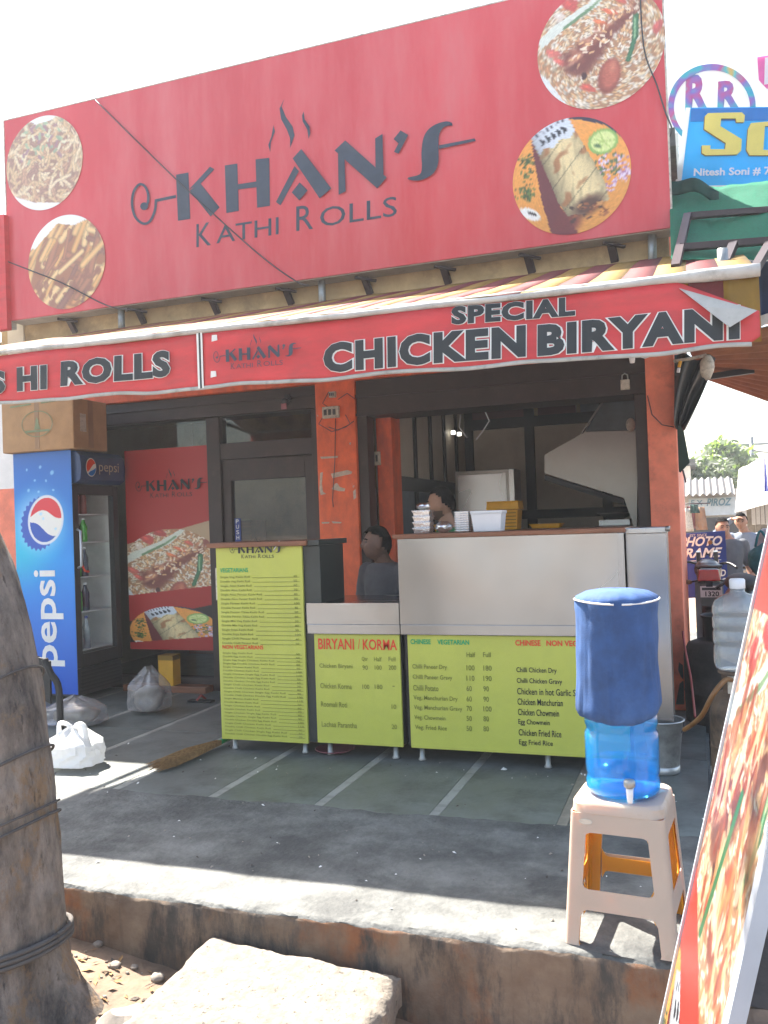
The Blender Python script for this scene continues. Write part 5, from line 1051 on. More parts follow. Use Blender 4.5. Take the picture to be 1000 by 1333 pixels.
# ================================================================== STOOL, DISPENSER, COVERED WATER JAR
SX_, SY_, SH, SROT = -.292, 3.275, .495, rad(-5)
def stool(label, K, KZ, M_plastic, sticker=True):
    SH = .495*KZ
    st = thing('plastic_stool', label, 'stool', (SX_, SY_, .002), 'two nested stools')
    ca, sa = math.cos(SROT), math.sin(SROT)
    def Wp(x, y, z): return (SX_+x*ca-y*sa, SY_+x*sa+y*ca, z+.002)
    wt, wb = .158*K, .192*K                      # half widths at top and foot
    hw = lambda z: wb+(wt-wb)*(z/SH)
    # seat: shallow tray with rounded rim
    mb = MB(); n = 48; rings = []
    def sq(k, r, h, p=7):
        t = 2*math.pi*(k+.5)/n; c, s_ = math.cos(t), math.sin(t); d = (abs(c)**p+abs(s_)**p)**(-1/p); return (r*d*c, r*d*s_, h)
    for r, z in ((.02, SH-.006), (.11*K, SH-.006), (.135*K, SH-.001), (.150*K, SH-.001), (wt+.001, SH-.010), (wt+.004, SH-.04), (wt+.002, SH-.042), (wt-.004, SH-.02), (.13*K, SH-.012), (.02, SH-.014)):
        rings.append([Wp(*sq(k, r, z)) for k in range(n)])
    b = 0
    for rg in rings: mb.v += rg
    for i in range(len(rings)-1):
        for k in range(n): mb.f.append((i*n+k, i*n+(k+1) % n, (i+1)*n+(k+1) % n, (i+1)*n+k)); mb.m.append(0)
    mb.f.append(tuple(range(n))); mb.m.append(0); mb.f.append(tuple((len(rings)-1)*n+k for k in reversed(range(n)))); mb.m.append(0)
    mb.build('seat', M_plastic, st, auto=40)
    # legs: curved corner sections, flange along each side
    T = .0045
    for sx in (-1, 1):
        for sy in (-1, 1):
            mb = MB(); zs = [0, .01, .12, .25, .38, SH-.04]
            secs = []
            for z in zs:
                h = hw(z); fl = (.052+.010*(z/SH)+(.004 if z == 0 else 0))*(1 if K == 1 else .80); r = .022
                outer = [(h-fl, h), (h-r, h)] + [(h-r+r*math.sin(a), h-r+r*math.cos(a)) for a in (.4, .8, 1.2)] + [(h, h-r), (h, h-fl)]
                # moulded ridge near the corner
                inner = [(x-(T if i > 2 else 0)-(0 if i != 3 else 0), y-(T if i < 4 else 0)) for i, (x, y) in enumerate(outer)][::-1]
                secs.append([Wp(sx*x, sy*y, z) for x, y in outer+inner])
            m_ = len(secs[0])
            for s_ in secs: mb.v += s_
            for i in range(len(zs)-1):
                for k in range(m_): mb.f.append((i*m_+k, i*m_+(k+1) % m_, (i+1)*m_+(k+1) % m_, (i+1)*m_+k)); mb.m.append(0)
            mb.f.append(tuple(range(m_))); mb.m.append(0); mb.f.append(tuple((len(zs)-1)*m_+k for k in range(m_))); mb.m.append(0)
            mb.build('leg', M_plastic, st, auto=40)
    # side aprons under the seat and low rails, with rounded inner corners
    for q in range(4):
        def Q(u, d, z):                       # u along the side, d outward
            x, y = ((u, -d), (d, u), (-u, d), (-d, -u))[q]; return Wp(x, y, z)
        for nm, z0, z1, f0, f1 in (('apron', .390 if K == 1 else .402, SH-.035, .030, 0), ('rail', .125, .195, .030, .030) if K == 1 else ('rail', .132, .186, .030, .030)):
            mb = MB(); N = 20; rowsv = []
            for i in range(N+1):
                u = -1+2*i/N
                h0, h1 = hw(z0)-.05, hw(z1)-.05
                def arc(h, f):               # fillet height near the leg
                    d = (1-abs(u))*h
                    return (f-math.sqrt(max(0, f*f-(f-d)**2))) if d < f else 0
                za = z0-arc(h0, f0); zb = z1+(arc(h1, f1) if f1 else 0)
                rowsv.append([Q(u*hw(za)*.0+u*h0, hw(za)-.0005, za), Q(u*h1, hw(zb)-.0005, zb), Q(u*h1, hw(zb)-.0045, zb), Q(u*h0, hw(za)-.0045, za)])
            for r_ in rowsv: mb.v += r_
            for i in range(N):
                for k in range(4): mb.f.append((i*4+k, i*4+(k+1) % 4, (i+1)*4+(k+1) % 4, (i+1)*4+k)); mb.m.append(0)
            mb.build(nm, M_plastic, st, auto=40)
    # pale oval sticker on the front apron
    if not sticker: return st
    mb = MB(); mb.add([Wp(-.105+.024*math.cos(a), -hw(SH-.068)-.0015, SH-.068+.010*math.sin(a)) for a in np.linspace(0, 6.28, 20)[:-1]], [tuple(range(19))]); mb.build('sticker', M_dirtywhite, st)
    return st
stool('cream plastic stool carrying the blue water dispenser at the platform edge', 1, 1, M_plastic)
stool('orange yellow plastic stool nested inside the cream stool under the dispenser', .945, .962, mat('orange_plastic', (.70, .34, .03), .42, var=.06, trans=(.35, (.98, .50, .02))), False)
DXc, DYc, DZ0 = -.292, 3.285, SH+.003
WD = thing('water_dispenser', 'translucent blue water dispenser with white tap standing on the cream stool', 'water dispenser', (DXc, DYc, DZ0))
prof = [(.112, 0), (.126, .006), (.131, .02), (.131, .045), (.127, .058), (.127, .066), (.131, .078), (.132, .20), (.130, .215), (.124, .228), (.126, .238), (.131, .25), (.130, .275), (.118, .31), (.10, .33)]
MB().lathe(prof, (DXc, DYc, DZ0), 48).build('vessel', M_bluebot, WD, smooth=True)
MB().lathe([(.105, .006), (.124, .014), (.125, .11), (.001, .111)], (DXc, DYc, DZ0), 40).build('water', M_bluewater, WD, smooth=True)
tx, ty, tz = DXc+.035, DYc-.131, DZ0+.05
tap = MB().tube([(tx, ty+.02, tz-.004), (tx, ty-.022, tz-.004)], .011, 10).lathe([(.008, -.045), (.010, -.04), (.012, -.012), (.013, .006)], (tx, ty-.028, tz), 12).build('tap', M_whitepl, WD, smooth=True)
MB().lathe([(.012, .007), (.019, .012), (.020, .030), (.016, .036)], (tx, ty-.028, tz), 14).build('tap_knob', M_galv, tap, smooth=True)
# covered jar above
COV = thing('covered_water_jar', 'water jar in a blue cloth cover with white piping on top of the dispenser', 'water jar', (DXc, DYc, DZ0+.25))
zb_, zt_ = .775, 1.195
def cov(r, z, t):
    k = (z-zb_)/(zt_-zb_)
    w = .006*math.sin(3*t+z*5)+.006*N3(math.cos(t)*2, math.sin(t)*2, z*6, 1.6)-.005*abs(N3(math.cos(t)*3.5, math.sin(t)*3.5, z*3.5, 1.5))-.008*max(0, 1-k*1.1)*abs(N3(math.cos(t)*4, math.sin(t)*4, 3+z, 1.3))
    if k < .28:                         # slack cloth gathers near the hem, most at the left
        g = (1-k/.28); w += g*(.010*N3(math.cos(t)*3, math.sin(t)*3, 9, 1.6)+.007*math.exp(-((t-math.pi)/.55)**2)*math.sin(24*t+z*40)); z = z+g*(.012*math.sin(t*2+1)+.02*math.cos(t-math.pi*.05)*.6)
    return (r+w, z)
pr = [(.128, zb_-.004), (.137, zb_), (.146, zb_+.012), (.150, zb_+.03), (.151, zb_+.05), (.150, zb_+.075)]+[(.149-.003*min(1, j/4), zb_+.10+.024*j) for j in range(12)]+[(.149, zt_-.03), (.150, zt_), (.146, zt_+.012), (.11, zt_+.030), (.06, zt_+.038), (.001, zt_+.040)]
MB().lathe(pr, (DXc, DYc, 0), 110, fn=cov).build('cloth_cover', M_cover, COV, smooth=True)
MB().tube([(DXc+(.151+.004*math.sin(3*t))*math.cos(t), DYc+(.151+.004*math.sin(3*t))*math.sin(t), zt_-.002+.004*math.sin(2*t+1)) for t in np.linspace(rad(-78), rad(272), 60)], .0035, 6).build('piping', M_white, COV, smooth=True)
MB().lathe([(.10, .80), (.12, .84), (.125, .86), (.125, 1.17), (.10, 1.19)], (DXc, DYc, 0), 24).build('jar', M_bluebot, COV, smooth=True)

# ================================================================== STEEL BUCKET
bk = fz(858, 1000); BKX, BKY = -.245, 5.33
BK = thing('metal_bucket', 'galvanised metal bucket standing on the floor right of the counter', 'bucket', (BKX, BKY, .001))
MB().lathe([(.085, .012), (.088, .004), (.090, .0), (.092, .03), (.122, .30), (.126, .305), (.128, .30), (.126, .295), (.120, .30), (.090, .034), (.001, .03)], (BKX, BKY, .001), 32).build('pail', M_galv, BK, smooth=True)
MB().lathe([(.0915, 0), (.0945, .002), (.0965, .04), (.0935, .041)], (BKX, BKY, .0015), 32).build('foot_ring', M_bucketrim, BK, smooth=True)
MB().tube([(BKX+.127*math.cos(t), BKY+.127*math.sin(t), .304) for t in np.linspace(0, 2*math.pi, 40)], .005, 6).build('rim', M_bucketrim, BK, smooth=True)
MB().tube([(BKX+.128*math.cos(t), BKY-.06*math.sin(t), .29-.10*math.sin(t)) for t in np.linspace(0, math.pi, 16)], .004, 6).build('bail', M_wire, BK, smooth=True)

# ================================================================== BROOM, BAGS, BITS ON THE FLOOR
ba, bb, bc_ = fz(290, 965, .03), fz(243, 985, .035), fz(214, 999, .02)
BRM = thing('grass_broom', 'grass broom with green handle end lying on the stone floor', 'broom', (bb.x, bb.y, 0))
dv_ = (Vector((bc_.x, bc_.y, 0))-Vector((ba.x, ba.y, 0))).normalized(); sd = Vector((-dv_.y, dv_.x, 0)); Lb = (Vector((bc_.x, bc_.y, 0))-Vector((ba.x, ba.y, 0))).length
mb = MB(); r_ = random.Random(9)
for i in range(260):
    a = r_.uniform(-1, 1); h = r_.uniform(0, 1); t1 = r_.uniform(.82, 1.06); s0 = Vector((ba.x, ba.y, .03))+dv_*.04
    p1 = s0+sd*(a*.018)+Vector((0, 0, h*.03-.012)); p2 = s0+dv_*(Lb*.5)+sd*(a*.05)+Vector((0, 0, h*.05-.012)); p3 = s0+dv_*(Lb*t1)+sd*(a*.055-.05*(t1-.8)*3)+Vector((0, 0, h*.045-.018))
    mb.tube([p1, p2, p3], [.0022, .0022, .0012], 3)
tag(mb.build('bristles', M_broom, BRM), kind='stuff')
MB().tube([Vector((ba.x, ba.y, .03))-dv_*.10, Vector((ba.x, ba.y, .032))+dv_*.06], .017, 10).build('handle_end', M_gplastic, BRM, smooth=True)
MB().tube([Vector((ba.x, ba.y, .03))-dv_*.45, Vector((ba.x, ba.y, .03))-dv_*.09], .013, 10).build('handle', M_broom, BRM, smooth=True)
def bag(name, label, c, rx, ry, h, m, seed, inner=None, handles=False):
    """crumpled bag: squarish body with creased skin, pinched irregular mouth"""
    B_ = thing(name, label, 'bag', c); mb = MB(); n, ring = 60, 26
    for i in range(ring+1):
        t = i/ring; R0_ = min(1, (t*9)**.5)*(1-.10*t) if t < .62 else (1-.062)*(1-.85*((t-.62)/.38)**1.3)
        for k in range(n):
            a = 2*math.pi*k/n; ca, sa = math.cos(a), math.sin(a); sq_ = (abs(ca)**3.5+abs(sa)**3.5)**(-1/3.5)
            rid = 1-abs(N3(ca*1.6+seed, sa*1.6, t*2.2, 1.7))*1.0; rid2 = 1-abs(N3(ca*3.1, sa*3.1+seed, t*5, 2.0))
            k_ = .80+.20*rid+.07*(rid2-.7)+.10*N3(ca, sa, t+seed, 1.1)
            zz = t*(1+.22*N3(ca*1.3, sa*1.3, seed, 1.6)*t+.05*N3(ca*4, sa*4, seed, 2)*t)
            mb.v.append((c[0]+rx*R0_*sq_*k_*ca+.18*rx*t*N3(seed, 0, 0, 1.3), c[1]+ry*R0_*sq_*k_*sa, c[2]+max(0, zz)*h))
    for i in range(ring):
        for k in range(n): mb.f.append((i*n+k, i*n+(k+1) % n, (i+1)*n+(k+1) % n, (i+1)*n+k)); mb.m.append(0)
    mb.build('bag_skin', m, B_, auto=28)
    if inner: MB().ell((c[0], c[1], c[2]+h*.34), rx*.78, ry*.78, h*.32, 20, 12, fn=lambda v: (1+.2*N3(v.x, v.y, v.z, 2))*(abs(v.x)**4+abs(v.y)**4+abs(v.z)**4+.001)**-.12*.9).build('contents', inner, B_, smooth=True)
    if handles:
        for sx in (-1, 1): MB().tube(smooth_path3([Vector((c[0]+sx*rx*.55, c[1]-.02, c[2]+h*.75)), Vector((c[0]+sx*rx*.5, c[1]-.03, c[2]+h*1.15)), Vector((c[0]+sx*rx*.1, c[1]-.02, c[2]+h*1.08)), Vector((c[0]+sx*rx*.12, c[1], c[2]+h*.72))]), [.022, .02, .018, .016, .015, .015, .015, .015, .015, .015, .015, .016, .017, .018, .02, .022], 6).build('handle', m, B_, smooth=True)
    return B_
g = fz(184, 932); bag('clear_bag', 'clear plastic bag of brown goods standing on the floor before the poster', (g.x, g.y+.12, .001), .17, .14, .36, M_bag, 3, M_tan)
g = fz(95, 945); bag('clear_bag', 'slumped clear plastic bag lying at the foot of the drinks cooler', (g.x, g.y+.05, .001), .26, .17, .22, M_bag, 5, M_tan)
g = fz(92, 1000); bag('white_bag', 'white plastic carrier bag in the sun patch beside the tree trunk', (g.x, g.y+.05, .001), .19, .16, .24, M_wbag, 8, None, True)
# black chair frame leg half hidden by the tree
a, b, c = fy(58, 858, 5.0), fy(66, 890, 5.0), fz(75, 940)
CH = thing('black_chair', 'black chair back and leg half hidden behind the tree trunk', 'chair', (a.x, 5.0, 0))
MB().slab(lambda u, v: Vector(a)+(Vector((a.x+.02, 5.02, .0))-Vector(a))*v*0+Vector((-.16+.20*u, 0, -.02-.30*v+.03*math.sin(u*3))), 4, 4, (0, .02, 0)).build('panel', M_rubber, CH)
MB().tube(smooth_path3([Vector(a), Vector((a.x+.05, 5.0, a.z-.10)), Vector((a.x+.10, 5.02, a.z-.22)), Vector((a.x+.09, 5.03, .01))]), .024, 8).build('leg', M_rubber, CH, smooth=True)
MB().tube(smooth_path3([Vector((a.x-.16, 5.1, a.z)), Vector((a.x-.15, 5.1, .2)), Vector((a.x-.16, 5.1, .01))]), .022, 8).build('leg', M_rubber, CH, smooth=True)
# red shallow dish under the counter, scraps
g = fz(432, 981); o = MB().lathe([(.02, .004), (.10, .006), (.13, .02), (.135, .022), (.13, .024), (.10, .010), (.001, .009)], (g.x, g.y+.06, .0), 24).build('red_dish', M_pink, smooth=True); tag(o, 'flat dull red dish on the floor under the low counter', 'dish')
g = fz(652, 1003); o = MB().prism([(g.x, g.y, .003), (g.x+.03, g.y-.01, .006), (g.x+.035, g.y+.02, .003), (g.x+.01, g.y+.03, .010)], (0, 0, .002)).build('paper_scrap', M_white); tag(o, 'small white paper scrap on the stone floor below the Chinese menu', 'scrap')
g = fz(262, 914); 
SL = thing('sandal', 'dark sandal with red strap lying near the shop door threshold', 'sandal', (g.x, g.y, .001)); MB().box(g.x-.12, g.x+.12, g.y-.04, g.y+.04, .001, .02).build('sole', M_rubber, SL, bevel=.008); MB().tube([(g.x-.02, g.y-.04, .02), (g.x, g.y, .06), (g.x+.02, g.y+.04, .02)], .012, 6).build('strap', M_redwire, SL, smooth=True)

# ================================================================== TREE IN THE LEFT FOREGROUND
def treetrunk():
    pts_px = [(88, 1205), (82, 1140), (75, 1070), (68, 1000), (60, 930), (50, 860), (33, 780), (6, 705), (-40, 610), (-95, 500)]
    TY = 2.62; R_ = []; 
    tr = thing('street_tree', 'thick leaning tree trunk bound with ropes at the left edge', 'tree', (fy(10, 1260, TY).x, TY, -.25))
    cen = []
    for i, (x, y) in enumerate(pts_px):
        r = .205-.004*i; e = fy(x, y, TY+.70*r); cen.append(Vector((e.x-r*.70, TY, e.z))); R_.append(r)
    e0 = cen[0]; cen = [Vector((e0.x+.02, TY, -.36)), Vector((e0.x+.015, TY, -.24)), Vector((e0.x+.005, TY, -.14))]+cen; R_ = [.33, .262, .225]+R_
    last = cen[-1]; cen += [last+Vector((-.10, .0, .5)), last+Vector((-.22, -.02, 1.1)), last+Vector((-.30, -.05, 1.9))]; R_ += [.165, .15, .12]
    P_ = smooth_path3(cen, 14); rr = []
    for i in range(len(P_)): k = i/14; a = int(min(k, len(R_)-2)); rr.append(R_[a]+(R_[a+1]-R_[a])*(k-a))
    n = 96; mb = MB(); knots = [(rad(-35), .55, .05), (rad(-70), 1.0, .04), (rad(5), .15, .045), (rad(-55), .22, .035), (rad(-15), .85, .05), (rad(-80), .02, .06)]
    for i, p in enumerate(P_):
        for k in range(n):
            t = 2*math.pi*k/n; low = max(0, (-.02-p.z)/.32)
            ct, st = math.cos(t), math.sin(t)
            r = rr[i]*(1+.05*N3(ct*1.5, st*1.5, p.z*1.2, 1.3)+.035*N3(ct*3, st*3, p.z*4, 1.5)-.035*abs(N3(ct*7, st*7, p.z*3, 1.4))-.025*abs(N3(ct*14, st*14, p.z*9, 1.3))+low*(.20*math.sin(5*t+.6)+.10*math.sin(3*t)+.10*N3(ct*4, st*4, p.z*5, 1.2)))
            for ka, kz, ks in knots:
                dd = (((t-ka+math.pi) % (2*math.pi)-math.pi)*rr[i])**2+(p.z-kz)**2; r += .020*math.exp(-dd/ks**2)-.018*math.exp(-dd/(ks*.45)**2)
            mb.v.append((p.x+r*math.cos(t), p.y+r*math.sin(t), p.z))
    for i in range(len(P_)-1):
        for k in range(n): mb.f.append((i*n+k, i*n+(k+1) % n, (i+1)*n+(k+1) % n, (i+1)*n+k)); mb.m.append(0)
    mb.build('trunk', M_bark, tr, smooth=True)
    def at(z):
        for i in range(len(P_)-1):
            if P_[i].z <= z <= P_[i+1].z: f = (z-P_[i].z)/(P_[i+1].z-P_[i].z); return P_[i].lerp(P_[i+1], f), rr[i]+(rr[i+1]-rr[i])*f
        return P_[-1], rr[-1]
    # branches and crown above the picture
    top = P_[-1]; r_ = random.Random(4); lv = []
    for k in range(6):
        a = k*1.05+.3; q = top+Vector((math.cos(a)*r_.uniform(.7, 1.1)-.5, math.sin(a)*r_.uniform(.5, .9)-.5, r_.uniform(.7, 1.3)))
        mb = MB(); mb.tube(smooth_path3([top-Vector((0, 0, .15)), top.lerp(q, .5)+Vector((0, 0, .12)), q]), [.07-.055*i/10 for i in range(11)], 7); mb.build('limb', M_bark, tr, smooth=True); lv.append(q); lv.append(top.lerp(q, .6))
    for q in (Vector((-2.6, 3.35, 5.0)), Vector((-2.2, 3.0, 5.3)), Vector((-2.9, 2.9, 5.2))):  # unseen limbs added to throw dappled shade on the leaning banner
        MB().tube(smooth_path3([top-Vector((0, 0, .1)), top.lerp(q, .5)+Vector((0, 0, .15)), q]), [.06-.0045*i for i in range(11)], 7).build('limb', M_bark, tr, smooth=True); lv.append(q)
    leaves(tr, 'crown', [(p, .55) for p in lv], 3000, .09, 5, M_leaf)
    # ropes wound round the trunk
    for z, tilt, rr_ in ((-.015, .075, .010), (-.035, .08, .011), (-.055, .085, .010), (.36, .20, .006), (.41, .17, .005), (.60, .22, .006), (.88, .26, .005)):
        pts = []
        for t in np.linspace(0, 2*math.pi, 49):
            zz = z+tilt*math.cos(t)*.5; c, r = at(zz); pts.append((c.x+(r*1.03+.006)*math.cos(t), c.y+(r*1.03+.006)*math.sin(t), zz))
        MB().tube(pts, rr_, 6).build('rope', mat('old_rope', (.085, .075, .068), .9) if 'old_rope' not in MATS else MATS['old_rope'], tr, smooth=True)
    return tr
def leaves(parent, name, blobs, n, size, seed, m, flat=.8):
    r = random.Random(seed); V, F = [], []
    for i in range(n):
        c, R0_ = r.choice(blobs); d = Vector((r.gauss(0, 1), r.gauss(0, 1), r.gauss(0, flat))).normalized()*R0_*r.uniform(.25, 1)**.5
        p = Vector(c)+d; a = Vector((r.gauss(0, 1), r.gauss(0, 1), r.gauss(0, .7))).normalized(); b = a.orthogonal().normalized(); s = size*r.uniform(.6, 1.3); k = len(V)
        V += [tuple(p-a*s), tuple(p+b*s*.45), tuple(p+a*s), tuple(p-b*s*.45)]; F.append((k, k+1, k+2, k+3))
    me = bpy.data.meshes.new(name); me.from_pydata(V, [], F); o = link(name, me, m, parent); return o
treetrunk()

# ================================================================== STONE SLAB AND STONES ON THE GROUND
SLB = MB(); cs = [Vector((-1.88, 3.035, -.105)), Vector((-1.085, 3.012, -.140)), Vector((-1.10, 2.15, -.235)), Vector((-1.98, 2.2, -.225))]
def slabtop(u, v):
    p = cs[0].lerp(cs[1], u).lerp(cs[3].lerp(cs[2], u), v); e = min(u, 1-u, v, 1-v)
    p = p + Vector((.022*N3(u*4, v*4, 1, 1.7)+.008*N3(u*16, v*16, 1, 1.7), .018*N3(u*4, v*4, 2, 1.7)+.007*N3(u*16, v*16, 3, 1.7), .006*N3(u*5, v*5, 0, 2)+.004*N3(u*20, v*20, 0, 2)-(.022 if e < .01 else .006 if e < .035 else 0)-.03*max(0, N3(u*3, v*3, 8, 2.1)-.25)*(1 if e < .08 else 0)))
    return p
SLB.slab(slabtop, 44, 44, (0, 0, -.10)); tag(SLB.build('stone_slab_step', M_granite, auto=50), 'broad sunlit granite slab leaning on the platform as a step', 'stone slab')
M_rock = mat('grey_rock', (.22, .19, .16), .9, var=.25, scale=12, bump=.4)
rk = [((163, 1333), .10, 'grey rock at the slab\'s left end near the bottom edge'), ((205, 1270), .025, 'small stone in the sunlit dirt by the slab'), ((150, 1262), .02, 'small stone in the dirt right of the tree foot'), ((175, 1262), .014, 'pale pebble in the sunlit dirt between tree and slab'), ((128, 1240), .018, 'small stone in the dirt close to the trunk'), ((535, 1330), .03, 'small stone right of the slab below the platform')]
for (x, y), s, lb in rk:
    g = fz(x, y, -.26); z = ground_h(g.x, g.y)
    o = MB().ell((g.x, g.y, z+s*.35), s*1.2, s, s*.7, 12, 8, fn=lambda v: 1+.25*N3(v.x, v.y, v.z+x, 1.8)).build('stone', M_rock, auto=30); tag(o, lb, 'stone')
r_ = random.Random(12); mb = MB()
for i in range(420):
    x, y = r_.uniform(-3.1, -.3), r_.uniform(1.9, 3.0); s = r_.uniform(.003, .010); z = ground_h(x, y); mb.ell((x, y, z+s*.3), s*1.3, s, s*.7, 5, 4)
tag(mb.build('gravel', M_rock), 'fine gravel and grit scattered over the dirt', 'gravel', kind='stuff')

r_ = random.Random(21); mb = MB()
for i in range(190):
    x, y = r_.gauss(-2.3, .35), r_.gauss(2.85, .16)
    if y > 3.0 or y < 2.2: continue
    z = ground_h(x, y)+.004; a = r_.uniform(0, 6.3); L_ = r_.uniform(.008, .035); w_ = r_.uniform(.003, .012); d1 = Vector((math.cos(a), math.sin(a), r_.uniform(-.15, .3)))*L_; d2 = Vector((-math.sin(a), math.cos(a), r_.uniform(-.3, .3)))*w_; c0 = Vector((x, y, z))
    mb.add([c0-d1, c0-d2*.8+Vector((0, 0, .003)), c0+d1, c0+d2], [(0, 1, 2, 3)], i % 2)
tag(mb.build('leaf_litter', [M_broom, M_bark]), 'dry leaf bits and twigs on the dirt by the tree', 'leaf litter', kind='stuff')
# ================================================================== LEANING FOOD BANNER ON FRAME (RIGHT)
def standee_pic():
    w, h = 120, 420; p = Pic(w, h, (.80, .30, .26)); r = random.Random(6)
    p.poly([(0, 95), (120, 60), (120, 330), (0, 255)], (.80, .52, .38)); p.paste(PICS['biryani'], -22, 85, 165, 200, None)
    for i in range(170): x, y = r.uniform(0, 120), r.uniform(95, 290); p.cap((x, y), (x+r.uniform(-6, 6), y+r.uniform(6, 26)), r.uniform(1, 4), r.choice([(.92, .84, .66), (.84, .60, .40), (.62, .28, .20), (.72, .36, .26), (.95, .90, .80), (.55, .20, .16)]), .6)
    p.cap((62, 175), (40, 260), 3.0, (.22, .48, .32), 1)
    p.poly([(0, 240), (120, 318), (120, 372), (0, 285)], (.82, .28, .24)); p.poly([(0, 285), (120, 372), (120, 420), (0, 420)], (.55, .34, .28)); p.paste(PICS['roll'], -18, 290, 150, 150, None); p.poly([(0, 240), (120, 318), (120, 372), (0, 285)], (.82, .26, .22))
    p.a = p.a*.66; return p
far0, lean = Vector((-.134-.24*.38, 2.6, .053-.38)), Vector((.24, 0, 1.0))
wid = Vector((.080, -.61, 0))
ST_ = thing('leaning_banner', 'tall food banner on a silver frame leaning at the right edge', 'banner', (0, 2.3, -.33))
nrm = wid.cross(lean).normalized()*-1
if nrm.x > 0: nrm = -nrm
LT = 1.95
BT = lambda u, v: far0+wid*u+lean*(LT*v)
rect_print('printed_sheet', standee_pic(), lambda u, v: BT(u, v)+nrm*.014, ST_, M_printgl)
MB().hexa([tuple(BT(0, 0)-nrm*.01), tuple(BT(1, 0)-nrm*.01), tuple(BT(1, 0)+nrm*.012), tuple(BT(0, 0)+nrm*.012), tuple(BT(0, 1)-nrm*.01), tuple(BT(1, 1)-nrm*.01), tuple(BT(1, 1)+nrm*.012), tuple(BT(0, 1)+nrm*.012)]).build('backing_board', M_greytarp, ST_)
for nm, a, b in (('side_frame', BT(1.018, 0), BT(1.018, 1)), ('side_frame', BT(-.008, 0), BT(-.008, 1)), ('end_frame', BT(0, 1.008), BT(1, 1.008)), ('end_frame', BT(0, -.008), BT(1, -.008))):
    MB().bar(a+nrm*.004, b+nrm*.004, .022 if nm == 'end_frame' else (.045 if a.y < 2.4 else .012), .034, up=tuple(nrm)).build(nm, M_silver, ST_)
for u in (.1, .9): MB().bar(BT(u, .93)-nrm*.03, Vector((BT(u, .9).x+.35, BT(u, .9).y, -.33)), .03, .03).build('prop', M_silver, ST_)

# ================================================================== GAS CYLINDER, CLEAR JAR, HOSES, DRUM
GX, GY_, GZ = .185, 5.0, ground_h(.185, 5.0)
GC = thing('gas_cylinder', 'rusty brown gas cylinder standing in the alley under the clear water jar', 'gas cylinder', (GX, GY_, GZ))
MB().lathe([(.12, .0), (.125, .05), (.135, .06), (.162, .12), (.165, .20), (.165, .52), (.155, .58), (.11, .635), (.05, .655), (.03, .66)], (GX, GY_, GZ), 36).build('body', M_rust, GC, smooth=True)
MB().lathe([(.1655, .348), (.168, .355), (.1655, .362)], (GX, GY_, GZ), 36).build('weld_band', M_rust, GC, smooth=True)
for k in range(4):
    t = k*math.pi/2+.6; MB().bar((GX+.085*math.cos(t), GY_+.085*math.sin(t), GZ+.60), (GX+.10*math.cos(t), GY_+.10*math.sin(t), GZ+.745), .035, .008).build('collar_post', M_rust, GC)
MB().tube([(GX+.105*math.cos(t), GY_+.105*math.sin(t), GZ+.745) for t in np.linspace(0, 6.283, 33)], .011, 6).build('collar_ring', M_rust, GC, smooth=True)
MB().lathe([(.022, 0), (.024, .03), (.035, .035), (.035, .055), (.015, .06)], (GX+.0, GY_-.02, GZ+.655), 12).build('valve', M_redprint, GC, smooth=True)
BOX('label_plate', M_dirtywhite, GC, GX-.07, GX+.01, GY_-.106, GY_-.100, GZ+.645, GZ+.735)
JZ = GZ+.757
JR = thing('clear_water_jar', 'clear twenty litre water jar standing upside up on the gas cylinder', 'water jar', (GX, GY_, JZ))
jp = [(.10, 0), (.122, .006), (.131, .03), (.133, .07), (.131, .12), (.126, .128), (.126, .135), (.133, .145), (.133, .20), (.127, .21), (.127, .217), (.133, .227), (.133, .275), (.127, .285), (.127, .292), (.133, .302), (.131, .335), (.118, .368), (.085, .392), (.045, .405), (.037, .415), (.036, .445)]
MB().lathe(jp, (GX, GY_, JZ), 44).build('jar_body', M_clear, JR, smooth=True)
MB().lathe([(.038, .43), (.040, .432), (.040, .475), (.034, .482), (.001, .482)], (GX, GY_, JZ), 24).build('cap', M_whitepl, JR, smooth=True)
o = MB().tube(smooth_path3([Vector((GX-.03, GY_-.06, GZ+.70)), fy(945, 885, 4.85), fy(928, 905, 4.8), fy(915, 930, 4.85), fy(903, 942, 4.95), fy(891, 950, 5.05)]), .013, 8).build('gas_hose', M_hose, smooth=True); tag(o, 'brown rubber hose running from the gas cylinder towards the bucket', 'hose')
g0 = fy(893, 850, 6.4)
o = MB().tube(smooth_path3([fy(889, 822, 6.4), fy(893, 850, 6.3), fy(899, 880, 6.2), fy(902, 905, 6.0), fy(905, 933, 5.6)]), .008, 6).build('red_cable', M_redwire, smooth=True); tag(o, 'faded red cable hanging down beside the salmon pillar', 'cable')
DRX, DRY = .14, 6.75; DRZ = ground_h(DRX, DRY)
DM = thing('clay_oven_drum', 'large dark sooty drum oven standing in the alley behind the gas cylinder', 'drum', (DRX, DRY, DRZ))
M_soot = mat('sooty_metal', (.050, .042, .038), .8, var=.4, scale=5, dirt=(.018, .016, .015), dscale=4, dlo=.45, dhi=.7, bump=.3)
MB().lathe([(.27, 0), (.275, .03), (.27, .06), (.275, .30), (.28, .31), (.275, .32), (.275, .56), (.27, .60), (.24, .655), (.17, .68), (.16, .66), (.16, .3)], (DRX, DRY, DRZ), 36).build('barrel', M_soot, DM, smooth=True)
pz = fy(922, 850, DRY).z
BP = thing('black_pan', 'black cooking tub standing on the drum oven in the alley', 'pan', (DRX+.03, DRY, DRZ+.683))
MB().lathe([(.14, .0), (.155, .01), (.165, .15), (.178, .16), (.178, .168), (.16, .165), (.145, .015), (.001, .012)], (DRX+.03, DRY, DRZ+.683), 32).build('tub_body', M_rubber, BP, smooth=True)
